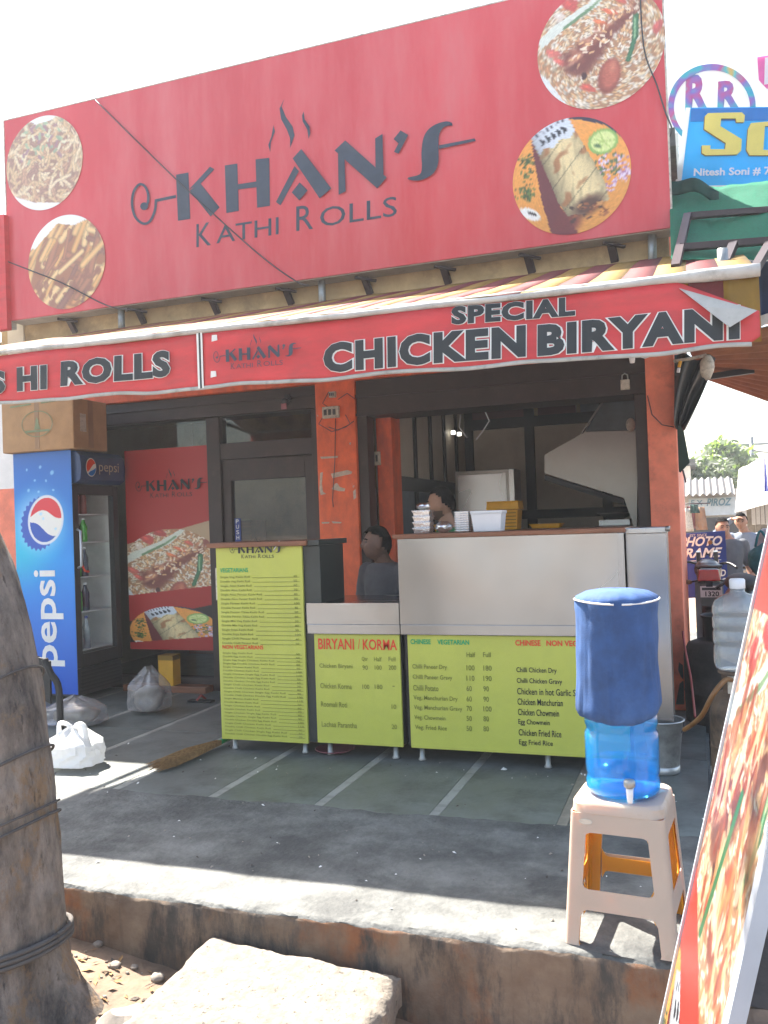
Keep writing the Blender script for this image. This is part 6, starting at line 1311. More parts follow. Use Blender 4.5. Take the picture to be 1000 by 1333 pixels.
MB().tube([(DRX+.03+.174*math.cos(t), DRY+.174*math.sin(t), DRZ+.683+.168) for t in np.linspace(0, 6.283, 33)], .006, 6).build('rim', M_black, BP, smooth=True)
for i, (x, y, s, lb) in enumerate(((.03, 5.75, .035, 'crumpled pale litter by the pillar foot in the alley'), (.07, 5.35, .03, 'pale litter beside the gas cylinder on the alley soil'))):
    o = MB().ell((x, y, ground_h(x, y)+s*.6), s, s, s*.8, 10, 7, fn=lambda v: 1+.4*N3(v.x, v.y, v.z+i, 2)).build('litter', M_dirtywhite, auto=20); tag(o, lb, 'litter')
# alley soil sheet
mb = MB(); mb.grid(lambda u, v: (.025+1.6*u, 3.4+9*v, ground_h(.025+1.6*u, 3.4+9*v)+.006+.01*N3(u*9, v*40, 0, 2)), 30, 90); tag(mb.build('alley_soil', M_alley, smooth=True), kind='structure')

# ================================================================== PEOPLE
def remesh_mesh(mb, voxel, smooth_it=4, disp=None):
    me = bpy.data.meshes.new('tmp'); me.from_pydata(mb.v, [], mb.f); me.update()
    bm = bmesh.new(); bm.from_mesh(me); bmesh.ops.recalc_face_normals(bm, faces=bm.faces); bm.to_mesh(me); bm.free()
    o = bpy.data.objects.new('tmp', me); COL.objects.link(o)
    md = o.modifiers.new('r', 'REMESH'); md.mode = 'VOXEL'; md.voxel_size = voxel; md.use_smooth_shade = True
    sm = o.modifiers.new('s', 'SMOOTH'); sm.factor = .5; sm.iterations = smooth_it
    dg = bpy.context.evaluated_depsgraph_get(); ev = o.evaluated_get(dg); out = bpy.data.meshes.new_from_object(ev)
    bpy.data.objects.remove(o); bpy.data.meshes.remove(me)
    if disp:
        for v in out.vertices: v.co = disp(v.co)
    out.polygons.foreach_set('use_smooth', [True]*len(out.polygons)); return out
def etube(mb, pts, lat, dep, seg=20):
    """body section: points with (half width, half depth); lateral axis lat, depth axis dep"""
    b = len(mb.v); lat, dep = Vector(lat), Vector(dep)
    for (p, w, d) in pts:
        for k in range(seg): t = 2*math.pi*k/seg; mb.v.append(tuple(Vector(p)+lat*(w*math.cos(t))+dep*(d*math.sin(t))))
    n = len(pts)
    for i in range(n-1):
        for k in range(seg): k2 = (k+1) % seg; mb.f.append((b+i*seg+k, b+i*seg+k2, b+(i+1)*seg+k2, b+(i+1)*seg+k)); mb.m.append(0)
    mb.f.append(tuple(b+k for k in reversed(range(seg)))); mb.m.append(0); mb.f.append(tuple(b+(n-1)*seg+k for k in range(seg))); mb.m.append(0)
def limb(mb, pts, rs, seg=12):
    P_ = [Vector(p) for p in pts]; mb.tube(P_, rs, seg)
    for p, r in zip(P_, rs): mb.ell(p, r, r, r, 10, 6)
def head_fn(v):
    x, y, z = v.x, v.y, v.z
    g = lambda cx, cz, sx, sz: math.exp(-((x-cx)/sx)**2-((z-cz)/sz)**2)
    fr = max(0, -y)
    k = 1.0
    k += fr*(.34*g(0, -.14, .12, .17)+.14*g(0, -.24, .17, .07)+.09*g(0, -.46, .26, .07)+.06*g(0, -.58, .22, .06)+.10*g(0, -.82, .28, .14)+.08*g(0, .18, .5, .09)-.15*g(.36, .03, .17, .10)-.15*g(-.36, .03, .17, .10)+.05*g(.5, -.2, .2, .18)+.05*g(-.5, -.2, .2, .18)-.05*g(0, -.36, .3, .06))
    return k
def add_head(mb, c, yaw, pitch, s=1.0):
    M_ = Matrix.Translation(Vector(c)) @ Matrix.Rotation(yaw, 4, 'Z') @ Matrix.Rotation(pitch, 4, 'X')
    h = MB(); h.ell((0, 0, 0), .074*s, .094*s, .115*s, 28, 22, fn=head_fn)
    for i, v in enumerate(h.v):
        x, y, z = v; zz = z/(.115*s)
        if zz < 0: f = 1-.30*zz*zz; x *= f; y = y*(1-.10*zz*zz)-.012*s*zz*zz if y < 0 else y*(1-.45*zz*zz)
        h.v[i] = (x, y, z)
    for sx in (-1, 1): h.ell((sx*.074*s, .008*s, -.006*s), .010*s, .020*s, .032*s, 10, 8)
    b = len(mb.v); mb.v += [tuple(M_ @ Vector(v)) for v in h.v]; mb.f += [tuple(i+b for i in f) for f in h.f]; mb.m += [0]*len(h.f)
    return M_
def add_hand(mb, wrist, d, palmn, s=1.0, curl=.5):
    """palm and five fingers: d = direction of the hand, palmn = palm normal"""
    d, n = Vector(d).normalized(), Vector(palmn); n = (n-d*n.dot(d)).normalized(); a = d.cross(n).normalized(); w = Vector(wrist)
    for k in range(-2, 3): mb.tube([w, w+d*.045*s+a*(k*.009*s), w+d*.088*s+a*(k*.0155*s)], [.014*s, .0145*s, .012*s], 8)
    for k, L in ((-1.5, .066), (-.5, .078), (.5, .074), (1.5, .058)):
        p0 = w+d*.082*s+a*(k*.018*s); q1 = (d+n*curl*.6).normalized(); q2 = (d+n*curl*1.8).normalized()
        p1 = p0+q1*L*.45*s; p2 = p1+q2*L*.35*s; p3 = p2+(d*.4+n*curl*2).normalized()*L*.25*s; mb.tube([p0, p1, p2, p3], [.0095*s, .009*s, .008*s, .006*s], 7)
    p0 = w+d*.028*s-a*.024*s; mb.tube([p0, p0-a*.022*s+d*.028*s+n*.008*s, p0-a*.026*s+d*.060*s+n*.016*s], [.0115*s, .010*s, .0075*s], 7)
def person(label, loc, yaw, skin, shirt, pants, head, hyaw, hpitch=0, larm=None, rarm=None, sleeve='long', seated=False, hair=.012, beard=False, shoulders=1.4, grp=None, lean=(0, 0)):
    """local frame: facing -Y, x to the viewer's right; joints given in local metres above loc"""
    loc = Vector(loc); Rz = Matrix.Translation(loc) @ Matrix.Rotation(yaw, 4, 'Z'); L = lambda p: Rz @ Vector(p)
    lat = Rz.to_3x3() @ Vector((1, 0, 0)); dep = Rz.to_3x3() @ Vector((0, 1, 0))
    ps = thing('person', label, 'person', loc, grp)
    sh = shoulders; pel = sh-.47; lx, ly = lean
    hc = Vector(head)                                     # head centre, world
    B = MB()
    tors = [((0, 0, pel-.06), .155, .10), ((0, 0, pel+.04), .155, .105), ((lx*.4, ly*.4, pel+.18), .135, .10), ((lx*.7, ly*.7, pel+.33), .155, .115), ((lx, ly, sh-.04), .165, .10), ((lx, ly, sh+.03), .11, .075), ((lx, ly, sh+.06), .062, .055)]
    etube(B, [(L(p), w, d) for p, w, d in tors], lat, dep)
    nb = L((lx, ly, sh+.02)); B.tube([nb, nb.lerp(hc, .5)+Vector((0, 0, .0)), hc-Vector((0, 0, .02))], [.062, .056, .054], 14)
    Mh = add_head(B, hc, hyaw, hpitch)
    arms = {}
    for sx, arm in ((-1, larm), (1, rarm)):
        S0 = L((lx+sx*.175, ly, sh-.02)); arm = arm or ((sx*.225, .03, sh-.30), (sx*.235, -.06, sh-.54))
        E0, W0 = L(arm[0]), L(arm[1]); limb(B, [S0, S0.lerp(E0, .5), E0], [.054, .048, .040]); limb(B, [E0, E0.lerp(W0, .35), W0], [.040, .039, .027])
        dd = (W0-E0).normalized() if len(arm) < 3 else (Rz.to_3x3() @ Vector(arm[2])); add_hand(B, W0, dd, -dep if len(arm) < 4 else Rz.to_3x3() @ Vector(arm[3]), 1.0, .45); arms[sx] = (S0, E0, W0)
    legsP = {}
    for sx in (-1, 1):
        if seated: J = [(sx*.09, 0, pel-.05), (sx*.11, -.40, pel-.03), (sx*.11, -.38, .08), (sx*.11, -.50, .04)]
        else: J = [(sx*.085, 0, pel-.03), (sx*.095, -.015, pel*.53), (sx*.10, .02, .08), (sx*.115, -.11, .035)]
        J = [L(j) for j in J]; limb(B, [J[0], J[0].lerp(J[1], .5), J[1]], [.088, .075, .057]); limb(B, [J[1], J[1].lerp(J[2], .3), J[2]], [.057, .058, .038]); B.tube([J[2], J[2].lerp(J[3], .5), J[3]], [.042, .042, .034], 10); legsP[sx] = J
    link('body', remesh_mesh(B, .0065, 2), skin, ps)
    # shirt
    C = MB(); etube(C, [(L(p), w+.016, d+.016) for p, w, d in [((0, 0, pel-.05), .165, .112)]+tors[1:5]+[((lx, ly, sh+.025), .125, .082), ((lx, ly, sh+.045), .080, .066)]], lat, dep)
    for sx in (-1, 1):
        S0, E0, W0 = arms[sx]
        if sleeve == 'long': limb(C, [S0, S0.lerp(E0, .5), E0], [.068, .062, .054]); limb(C, [E0, E0.lerp(W0, .5), E0.lerp(W0, .93)], [.054, .050, .040])
        else: limb(C, [S0, S0.lerp(E0, .4), S0.lerp(E0, .72)], [.070, .068, .064])
    link('shirt', remesh_mesh(C, .011, 3, lambda q: q+Vector((.006*N3(q.x, q.y, q.z, 14), .008*N3(q.y, q.z, q.x, 11), 0))), shirt, ps)
    Tn = MB(); etube(Tn, [(L((0, 0, pel-.10)), .172, .118), (L((0, 0, pel)), .176, .124), (L((0, 0, pel+.05)), .164, .114)], lat, dep)
    for sx in (-1, 1): J = legsP[sx]; limb(Tn, [J[0], J[0].lerp(J[1], .5), J[1]], [.104, .092, .076]); limb(Tn, [J[1], J[1].lerp(J[2], .5), J[1].lerp(J[2], .97)], [.076, .070, .066])
    link('trousers', remesh_mesh(Tn, .012, 3, lambda q: q+Vector((.006*N3(q.x, q.y, q.z, 9), .006*N3(q.y, q.z, q.x, 9), 0))), pants, ps)
    if not seated:
        for sx in (-1, 1): J = legsP[sx]; F_ = MB(); F_.tube([J[2]-Vector((0, 0, .035))+ (J[2]-J[3]).normalized()*.045, J[2].lerp(J[3], .4)-Vector((0, 0, .02)), J[3]+(J[3]-J[2]).normalized()*.05], [.044, .047, .034], 12); F_.build('shoe', M_rubber, ps, smooth=True)
        bl = MB(); etube(bl, [(L((0, 0, pel+.035)), .181, .130), (L((0, 0, pel+.065)), .181, .130)], lat, dep); bl.build('belt', M_rubber, ps)
    # hair cap, eyes, brows
    hb = MB(); hb.ell((0, 0, 0), .074+hair, .094+hair, .115+hair, 30, 24, fn=lambda v: 1+.06*N3(v.x*2, v.y*2, v.z*2, 2.5))
    keep = []
    for f in hb.f:
        c = sum((Vector(hb.v[i]) for i in f), Vector())/len(f); zz, yy = c.z/.115, c.y/.094
        if zz > .50-.75*max(-.2, yy)-.30*(1 if yy > .25 else 0) and zz > -.62: keep.append(f)
    hb.f = keep; hb.m = [0]*len(keep); hb.v = [tuple(Mh @ Vector(v)) for v in hb.v]; ho = hb.build('hair', M_hair, ps, smooth=True)
    ey = MB(); br = MB()
    for sx in (-1, 1):
        ey.v += []; q = MB().ell((sx*.030, -.083, .006), .011, .006, .0055, 10, 8); b0 = len(ey.v); ey.v += [tuple(Mh @ Vector(v)) for v in q.v]; ey.f += [tuple(i+b0 for i in f) for f in q.f]; ey.m += [0]*len(q.f)
        q = MB().tube([(sx*.014, -.093, .024), (sx*.030, -.091, .029), (sx*.048, -.080, .024)], .0045, 6); b0 = len(br.v); br.v += [tuple(Mh @ Vector(v)) for v in q.v]; br.f += [tuple(i+b0 for i in f) for f in q.f]; br.m += [0]*len(q.f)
    ey.build('eyes', M_black, ps, smooth=True); br.build('eyebrows', M_hair, ps, smooth=True)
    if beard:
        q = MB(); q.ell((0, 0, 0), .0755, .099, .117, 28, 22, fn=head_fn); kp = []
        for i, v in enumerate(q.v):
            x, y, z = v; zz = z/.115
            if zz < 0: f = 1-.28*zz*zz; x *= f; y = y*(1-.10*zz*zz)-.014*zz*zz if y < 0 else y*(1-.45*zz*zz)
            q.v[i] = (x*1.03, y*1.02, z*1.03)
        for f in q.f:
            c = sum((Vector(q.v[i]) for i in f), Vector())/len(f); zz, yy = c.z/.115, c.y/.094
            if -1.02 < zz < -.30 and yy < .20 and (zz < -.70 or (abs(c.x) > .045 and zz < -.40) or (-.37 < zz < -.30 and yy < -.55)): kp.append(f)
        q.f = kp; q.m = [0]*len(kp); q.v = [tuple(Mh @ Vector(v)) for v in q.v]; q.build('beard', mat('beard', (.085, .048, .034), .85), ps, smooth=True)
    return ps
# seated cashier behind the low counter
c = fy(491, 708, 5.95)
person('man in charcoal shirt seated behind the low counter looking left', (c.x+.035, 6.0, .003), rad(-22), M_skindk, M_shirtdk, M_jeans, (c.x, 5.93, c.z), rad(-58), rad(-8), seated=True, shoulders=c.z-.185, hair=.020, beard=False, larm=((-.24, -.02, c.z-.52), (-.20, -.26, c.z-.56)), rarm=((.24, -.02, c.z-.52), (.20, -.24, c.z-.56)))
mbx = thing('cash_stool', 'low dark stool under the seated man behind the counter', 'stool', (c.x+.05, 6.05, .003)); BOX('seat', M_black, mbx, c.x-.13, c.x+.23, 5.88, 6.26, c.z-.92, c.z-.88, .008)
for sx in (-.11, .19):
    for yy in (5.92, 6.22): BOX('leg', M_black, mbx, c.x+sx, c.x+sx+.03, yy-.015, yy+.015, .003, c.z-.92)
# cook in green
c = fy(574, 656, 6.08)
person('bearded man in green shirt standing behind the foil containers, facing left', (c.x+.05, 6.12, .003), rad(-75), M_skin, M_shirtgr, M_jeans, (c.x, 6.08, c.z), rad(-84), rad(4), shoulders=c.z-.22, beard=True, sleeve='short')
# passers-by in the lane
gz = ground_h(.9, 12.5)
c = fy(964.5, 679, 12.6)
person('man in grey blue shirt and beige trousers shading his eyes with one hand', (c.x+.05, 12.6, gz), rad(-4), M_skin, M_shirtbl, M_pants, (c.x, 12.56, c.z), rad(-8), rad(2), shoulders=c.z-gz-.19, larm=((-.40, -.06, c.z-gz-.19), (-.16, -.14, c.z-gz+.035), (.9, -.1, .25), (0, .2, -1)))
c = fy(938.5, 687, 11.3)
person('man in dark grey tee shirt walking behind the blue PHOTO FRAME board', (c.x+.08, 11.3, gz), rad(20), M_skin, M_tee, M_jeans, (c.x+.02, 11.27, c.z), rad(16), 0, shoulders=c.z-gz-.185, sleeve='short', rarm=((.25, .02, c.z-gz-.50), (.27, -.10, c.z-gz-.74)))
c = fy(1014, 668, 9.2)
person('person in pale blue sleeve carrying a teal bag at the right edge', (c.x+.03, 9.2, gz), rad(-30), M_skin, mat('pale_blue_shirt', (.34, .44, .50), .8), M_jeans, (c.x+.02, 9.17, c.z), rad(-20), 0, shoulders=c.z-gz-.19, sleeve='short', larm=((-.24, -.02, c.z-gz-.42), (-.16, -.22, c.z-gz-.50)))
c = fy(996, 728, 8.95)
TBG = thing('teal_bag', 'bulging teal cloth bag hanging from the arm at the right edge', 'bag', (c.x, c.y, c.z-.16))
MB().ell(tuple(c), .15, .12, .165, 24, 16, fn=lambda v: (1+.16*N3(v.x*1.3, v.y, v.z, 1.8))*(1 if v.z < .5 else .9)).build('bag_body', M_teal, TBG, smooth=True)
MB().tube(smooth_path3([c+Vector((-.08, 0, .12)), c+Vector((-.03, -.02, .27)), c+Vector((.05, 0, .12))]), .012, 6).build('bag_handle', M_teal, TBG, smooth=True)

# ================================================================== MOTORBIKE AND PHOTO FRAME BOARD
MBY = 9.1; mz = ground_h(.2, MBY)+.0; mp = fy(923, 748, MBY); mx = mp.x
BK_ = thing('motorbike', 'black motorbike parked in the lane with its red tail light towards us', 'motorbike', (mx, MBY+.7, mz))
tl = mp.z                                 # tail-light height
def wheel(y, r=.30):
    w = MB().lathe([(r-.075, -.035), (r-.03, -.05), (r, -.025), (r+.004, 0), (r, .025), (r-.03, .05), (r-.075, .035)], (mx, y, mz+r+.004), 36, axis='x').build('wheel', M_rubber, BK_, smooth=True)
    MB().lathe([(r-.07, -.03), (r-.09, -.01), (r-.09, .01), (r-.07, .03)], (mx, y, mz+r+.004), 36, axis='x').build('rim', M_bikegrey, w, smooth=True)
    for k in range(6): t = k*math.pi/3; MB().bar((mx, y, mz+r), (mx, y+(r-.085)*math.cos(t), mz+r+(r-.085)*math.sin(t)), .02, .02).build('spoke', M_bikegrey, w)
    MB().lathe([(.04, -.07), (.05, -.03), (.05, .03), (.04, .07)], (mx, y, mz+r), 16, axis='x').build('hub', M_bikegrey, w, smooth=True)
wheel(MBY+.18); wheel(MBY+1.46)
fd = MB(); fd.slab(lambda u, v: (mx-.075+.15*u, MBY+.18-.36*math.cos(rad(15+115*v)), mz+.30+.36*math.sin(rad(15+115*v))), 3, 12, (0, .004, .004)); fd.build('rear_fender', M_bikeblk, BK_, smooth=True)
MB().hexa([(mx-.07, MBY-.06, tl-.06), (mx+.07, MBY-.06, tl-.06), (mx+.12, MBY+.25, tl-.10), (mx-.12, MBY+.25, tl-.10), (mx-.085, MBY-.04, tl+.062), (mx+.085, MBY-.04, tl+.062), (mx+.11, MBY+.25, tl+.05), (mx-.11, MBY+.25, tl+.05)]).build('tail_cowl', M_bikeblk, BK_, bevel=.02)
MB().hexa([(mx-.10, MBY-.095, tl-.055), (mx+.10, MBY-.095, tl-.055), (mx+.105, MBY-.045, tl-.055), (mx-.105, MBY-.045, tl-.055), (mx-.085, MBY-.088, tl+.05), (mx+.085, MBY-.088, tl+.05), (mx+.09, MBY-.04, tl+.055), (mx-.09, MBY-.04, tl+.055)]).build('tail_light', M_tail, BK_, bevel=.008)
plz = fy(925, 770, MBY).z
pl = BOX('number_plate', M_white, BK_, mx-.085, mx+.115, MBY-.085, MBY-.078, plz-.05, plz+.06, .003)
text('plate_lettering', '1320', TB((mx-.04, MBY-.088, plz-.04), (mx+.085, MBY-.088, plz-.04), (mx-.04, MBY-.088, plz+.008)), M_valblk, pl, .02); MB().box(mx-.07, mx+.10, MBY-.0875, MBY-.0865, plz+.02, plz+.045).build('plate_line', M_wire, pl)
MB().bar((mx, MBY-.06, tl-.06), (mx, MBY-.08, plz+.05), .06, .02).build('plate_bracket', M_bikeblk, BK_)
for sx in (-1, 1):
    MB().tube([(mx+sx*.07, MBY+.0, tl-.05), (mx+sx*.17, MBY-.02, tl-.07)], .008, 6).build('indicator_stalk', M_bikeblk, BK_, smooth=True); MB().ell((mx+sx*.19, MBY-.02, tl-.07), .035, .03, .024, 12, 8).build('indicator', M_hose, BK_, smooth=True)
MB().hexa([(mx-.10, MBY+.05, tl+.052), (mx+.10, MBY+.05, tl+.052), (mx+.13, MBY+.75, tl-.04), (mx-.13, MBY+.75, tl-.04), (mx-.085, MBY+.05, tl+.095), (mx+.085, MBY+.05, tl+.095), (mx+.11, MBY+.75, tl+.03), (mx-.11, MBY+.75, tl+.03)]).build('seat', M_rubber, BK_, bevel=.02)
MB().ell((mx, MBY+.95, tl-.01), .14, .27, .12, 20, 12).build('fuel_tank', M_bikeblk, BK_, smooth=True)
MB().box(mx-.12, mx+.12, MBY+.55, MBY+1.0, mz+.25, tl-.12).build('engine', M_bikegrey, BK_, bevel=.03)
for sx in (-1, 1): MB().bar((mx+sx*.10, MBY+1.46, mz+.30), (mx+sx*.09, MBY+1.15, tl+.18), .045, .045).build('fork', M_bikegrey, BK_)
for sx in (-1, 1): MB().bar((mx+sx*.11, MBY+.18, mz+.30), (mx+sx*.11, MBY+.35, tl-.08), .05, .05).build('shock_absorber', M_bikegrey, BK_)
MB().tube([(mx+.15, MBY+.0, mz+.36), (mx+.15, MBY+.45, mz+.30), (mx+.13, MBY+.95, mz+.22)], [.05, .05, .025], 12).build('exhaust', M_bikegrey, BK_, smooth=True)
MB().tube(smooth_path3([Vector((mx-.32, MBY+.98, tl+.03)), Vector((mx-.2, MBY+1.12, tl+.07)), Vector((mx, MBY+1.16, tl+.01)), Vector((mx+.2, MBY+1.12, tl+.05)), Vector((mx+.30, MBY+1.0, tl+.0))]), .014, 8).build('handlebar', M_bikeblk, BK_, smooth=True)
for sx in (-1,):
    mr_ = MB().tube([(mx+sx*.24, MBY+1.05, tl+.08), (mx+sx*.28, MBY+1.0, tl+.17)], .008, 6).build('mirror', M_bikeblk, BK_, smooth=True); MB().ell((mx+sx*.31, MBY+.99, tl+.19), .075, .015, .045, 14, 8).build('mirror_head', M_bikeblk, mr_, smooth=True)
MB().tube([(mx-.10, MBY+.06, tl+.06), (mx-.12, MBY-.03, tl+.085), (mx, MBY-.06, tl+.09), (mx+.12, MBY-.03, tl+.085), (mx+.10, MBY+.06, tl+.06)], .012, 7).build('grab_rail', M_bikegrey, BK_, smooth=True)
# second bike: only its dark seat and mirror stalk show behind the jar
p = fy(958, 745, 8.0); SC2 = thing('parked_scooter', 'dark scooter seat and handlebar showing behind the clear water jar', 'scooter', (p.x+.08, 8.4, ground_h(.5, 8.4)))
zz = p.z-.06; xx = p.x+.05; z0 = ground_h(.5, 8.4)
MB().ell((xx, 8.2, zz-.04), .14, .34, .08, 20, 12).build('seat', M_rubber, SC2, smooth=True); MB().ell((xx, 8.3, zz-.25), .16, .40, .20, 20, 12).build('body_shell', M_bikegrey, SC2, smooth=True)
for y in (8.0, 9.1):
    w = MB().lathe([(.15, -.04), (.20, -.05), (.225, 0), (.20, .05), (.15, .04)], (xx, y, z0+.228), 28, axis='x').build('wheel', M_rubber, SC2, smooth=True)
MB().tube([(xx, 9.0, z0+.3), (xx, 8.85, zz-.02)], .05, 10).build('front_column', M_bikegrey, SC2, smooth=True); MB().tube(smooth_path3([Vector((xx-.2, 8.80, zz-.14)), Vector((xx, 8.85, zz-.04)), Vector((xx+.22, 8.78, zz-.06)), Vector((xx+.28, 8.72, zz-.18))]), .014, 8).build('handlebar', M_bikeblk, SC2, smooth=True)
MB().box(xx-.12, xx+.12, 8.5, 8.95, z0+.2, z0+.26).build('footboard', M_bikeblk, SC2)
PY = 10.6
Q = lambda x, y, d=0: fy(x, y, PY-d)
PF = thing('photo_frame_board', 'blue standing board lettered PHOTO FRAME beside the salmon pillar', 'sign', (Q(915, 760).x, PY, gz))
a, b, c, d = Q(872, 696), Q(944, 691), Q(949, 775), Q(878, 780)
MB().prism([tuple(d), tuple(c), tuple(b), tuple(a)], (0, .03, 0)).build('board', M_sign_blue, PF)
for x in (a.x+.05, c.x-.06): MB().bar((x, PY+.02, gz), (x, PY+.02, d.z+.05), .03, .03).build('leg', M_pipe, PF)
def pft(s, A, B, h, sh_=.25, bo=.03): text('lettering', s, TB(Q(*A, .006), Q(*B, .006), Q(A[0]+.5, A[1]-h, .006)), M_white, PF, bo, shear=sh_)
pft('PHOTO', (885, 712), (940, 710), 12.5); pft('FRAME', (883, 727), (940, 725), 12.5); pft('AIN &', (913, 739), (938, 738), 9, 0); pft('OD', (930, 751), (945, 750), 9, 0); pft('G', (939, 762), (945, 761), 9, 0); pft('EST. SINCE', (898, 699), (920, 698), 3.5, 0, 0)
MB().prism([tuple(Q(890, 731, .004)), tuple(Q(939, 729, .004)), tuple(Q(939, 728.3, .004)), tuple(Q(890, 730.2, .004))], (0, .002, 0)).build('rule', M_white, PF)
MB().lathe([(.025, 0), (.025, .02), (.012, .03)], Q(925, 706, .01), 12, axis='y').build('hook', M_hose, PF)

# ================================================================== BACKGROUND LANE: SHOPS, TARP, TREE, POLE
BY = 23.0; Bq = lambda x, y, d=0: fy(x, y, BY-d)
FS = thing('lane_shop', 'small lane shop with corrugated roof edge and pale blue PIROZ board', 'shop', (Bq(925, 690).x, BY, gz))
a, b = Bq(880, 647), Bq(985, 720)
MB().box(a.x-2.0, b.x+1, BY+.05, BY+3, gz, a.z+.15).build('wall', M_bgwall, FS); BOX('doorway', M_bgdark, FS, Bq(893, 690).x, Bq(962, 690).x, BY-.02, BY+.045, gz, Bq(925, 674).z)
mb = MB(); x0, x1 = Bq(878, 640).x, Bq(956, 640).x; mb.slab(lambda u, v: (x0+(x1-x0)*u, BY-.5+1.6*v, Bq(925, 645).z+.45*v+.03*math.sin(u*(x1-x0)*40)), 120, 3, (0, 0, .02)); mb.build('roof_sheet', M_sheetroof, FS)
BOX('name_board', M_bgsign, FS, Bq(897, 660).x, Bq(958, 660).x, BY-.10, BY-.03, Bq(925, 671).z, Bq(925, 648).z)
text('lettering', 'PIROZ', TB(Bq(920, 659, .12), Bq(953, 658, .12), Bq(920, 649, .12)), M_teltxt, FS, .03, shear=.2)
text('lettering', 'E X', TB(Bq(900, 658, .12), Bq(915, 658, .12), Bq(900, 651, .12)), M_teltxt, FS, .02)
for i, (x, y0, y1, w, m, lb) in enumerate(((901, 659, 688, .22, M_stripe_r, 'dark red garment hanging outside the lane shop'), (911, 660, 690, .20, M_sheet, 'orange yellow garment hanging outside the lane shop'), (893, 662, 692, .2, M_dirtywhite, 'white garment hanging beside the lane shop at the pillar'), (903.5, 657, 668, .16, M_netdark, 'green garment hanging above the others at the lane shop'))):
    p, q = fy(x, y0, 20.5-.15*i), fy(x+1, y1, 20.5-.15*i); o = MB().slab(lambda u, v: (p.x-w/2+w*u*(1+.25*v), p.y+.04*math.sin(u*9), p.z+(q.z-p.z)*v), 8, 6, (0, .02, 0)).build('hanging_garment', m, smooth=True); tag(o, lb, 'garment', 'garments hung outside the lane shop')
o = MB().tube([fy(880, 656, 20.7), fy(925, 655, 20.7)], .015, 6).build('clothes_rail', M_pipe, smooth=True); tag(o, 'thin rail carrying the garments outside the lane shop', 'rail')
LB_ = thing('pale_building', 'pale plastered building far down the lane beside the pillar', 'building', (fy(890, 640, 27).x, 27, gz))
p, q = fy(870, 608, 27), fy(900, 640, 27); BOX('wall', M_bgwall, LB_, p.x-3, q.x, 27, 30, gz, p.z); BOX('roof', M_cement, LB_, p.x-3.1, q.x+.15, 26.9, 30.1, p.z, p.z+.2); BOX('window', M_bgdark, LB_, q.x-1.3, q.x-.5, 26.97, 27.0, p.z-1.5, p.z-.5)
# white tarp stall on the right
TYp = 15.0; Tq = lambda x, y, Y=TYp: fy(x, y, Y)
TS = thing('tarp_stall', 'stall under a bright white tarpaulin on the right of the lane', 'stall', (Tq(985, 690).x, TYp, gz))
A1, B1, C1, D1 = Tq(962, 612), Tq(1060, 560), Tq(1060, 640, 12.5), Tq(957, 668, 13.2)
MB().slab(lambda u, v: A1.lerp(B1, u).lerp(D1.lerp(C1, u), v)+Vector((0, 0, -.12*math.sin(math.pi*u)*math.sin(math.pi*v)+.02*N3(u*6, v*6, 0, 2))), 24, 16, (0, 0, .01)).build('tarpaulin', M_tarp, TS, smooth=True)
MB().slab(lambda u, v: Tq(995+6*u*(.3+.7*v), 596+44*v, 12.8)+Vector((0, .04*math.sin(u*8), 0)), 6, 8, (0, .01, 0)).build('blue_sheet', M_bluecloth, TS)
for x in (975, 986, 1001): q0, q1 = Tq(x, 655, 13.6), Tq(x, 652, 13.6); MB().bar((q0.x, 13.6, gz), (q0.x, 13.6, q0.z), .07, .07).build('post', M_tan, TS)
MB().box(Tq(975, 690, 13.8).x, Tq(1060, 690, 13.8).x, 13.8, 14.4, gz, Tq(975, 683, 13.8).z).build('counter', M_tan, TS); BOX('back_cloth', M_bgdark, TS, Tq(986, 690, 14.8).x, Tq(1070, 690, 14.8).x, 14.75, 14.8, gz, Tq(986, 655, 14.8).z)
for k in range(4): q0 = Tq(978+6*k, 655, 13.3); MB().slab(lambda u, v: (q0.x+.05*u, 13.3, q0.z-.30*v), 1, 3, (0, .01, 0)).build('hanging_strip', M_tarp, TS)
# trees beyond
def bgtree(label, Y, blobs, trunkpx, n, seed, m, size):
    base = fy(trunkpx[0], 700, Y); t = thing('lane_tree', label, 'tree', (base.x, Y, gz), 'trees beyond the lane'); cs_ = [(fy(x, y, Y+dy), r) for x, y, dy, r in blobs]
    top = sum((c for c, r in cs_), Vector())/len(cs_)
    MB().tube(smooth_path3([Vector((base.x, Y, gz)), Vector((base.x+.1, Y, (gz+top.z)/2)), top]), [.22-.018*i for i in range(11)], 8).build('trunk', M_bark, t, smooth=True)
    for c, r in cs_: MB().tube([top.lerp(Vector((base.x, Y, top.z-1)), .5), top.lerp(c, .6)+Vector((0, 0, .1)), c], [.09, .06, .02], 6).build('limb', M_bark, t, smooth=True)
    leaves(t, 'crown', cs_, n, size, seed, m)
bgtree('leafy green tree rising above the lane shop roof', 33, [(935, 622, 0, 1.2), (950, 615, 1, 1.0), (945, 596, 0, .8), (960, 608, 0, .9), (938, 588, 0, .45)], (945, 0), 1500, 3, M_leaf, .16)
bgtree('darker low tree behind the lane shop next to the pale building', 30, [(908, 628, 0, .9), (920, 624, 0, 1.0), (932, 632, 0, .9), (904, 636, 1, .8)], (916, 0), 1500, 4, M_leaf2, .14)
p = fy(978.5, 585, 38); PO = thing('utility_pole', 'thin utility pole with cross arm far down the lane', 'pole', (p.x, 38, gz)); MB().tube([(p.x, 38, gz), (p.x, 38, p.z+.5)], .09, 8).build('mast', M_bikegrey, PO, smooth=True); MB().bar((p.x-.9, 38, p.z+.2), (p.x+.9, 38, p.z+.2), .08, .08).build('cross_arm', M_bikegrey, PO)
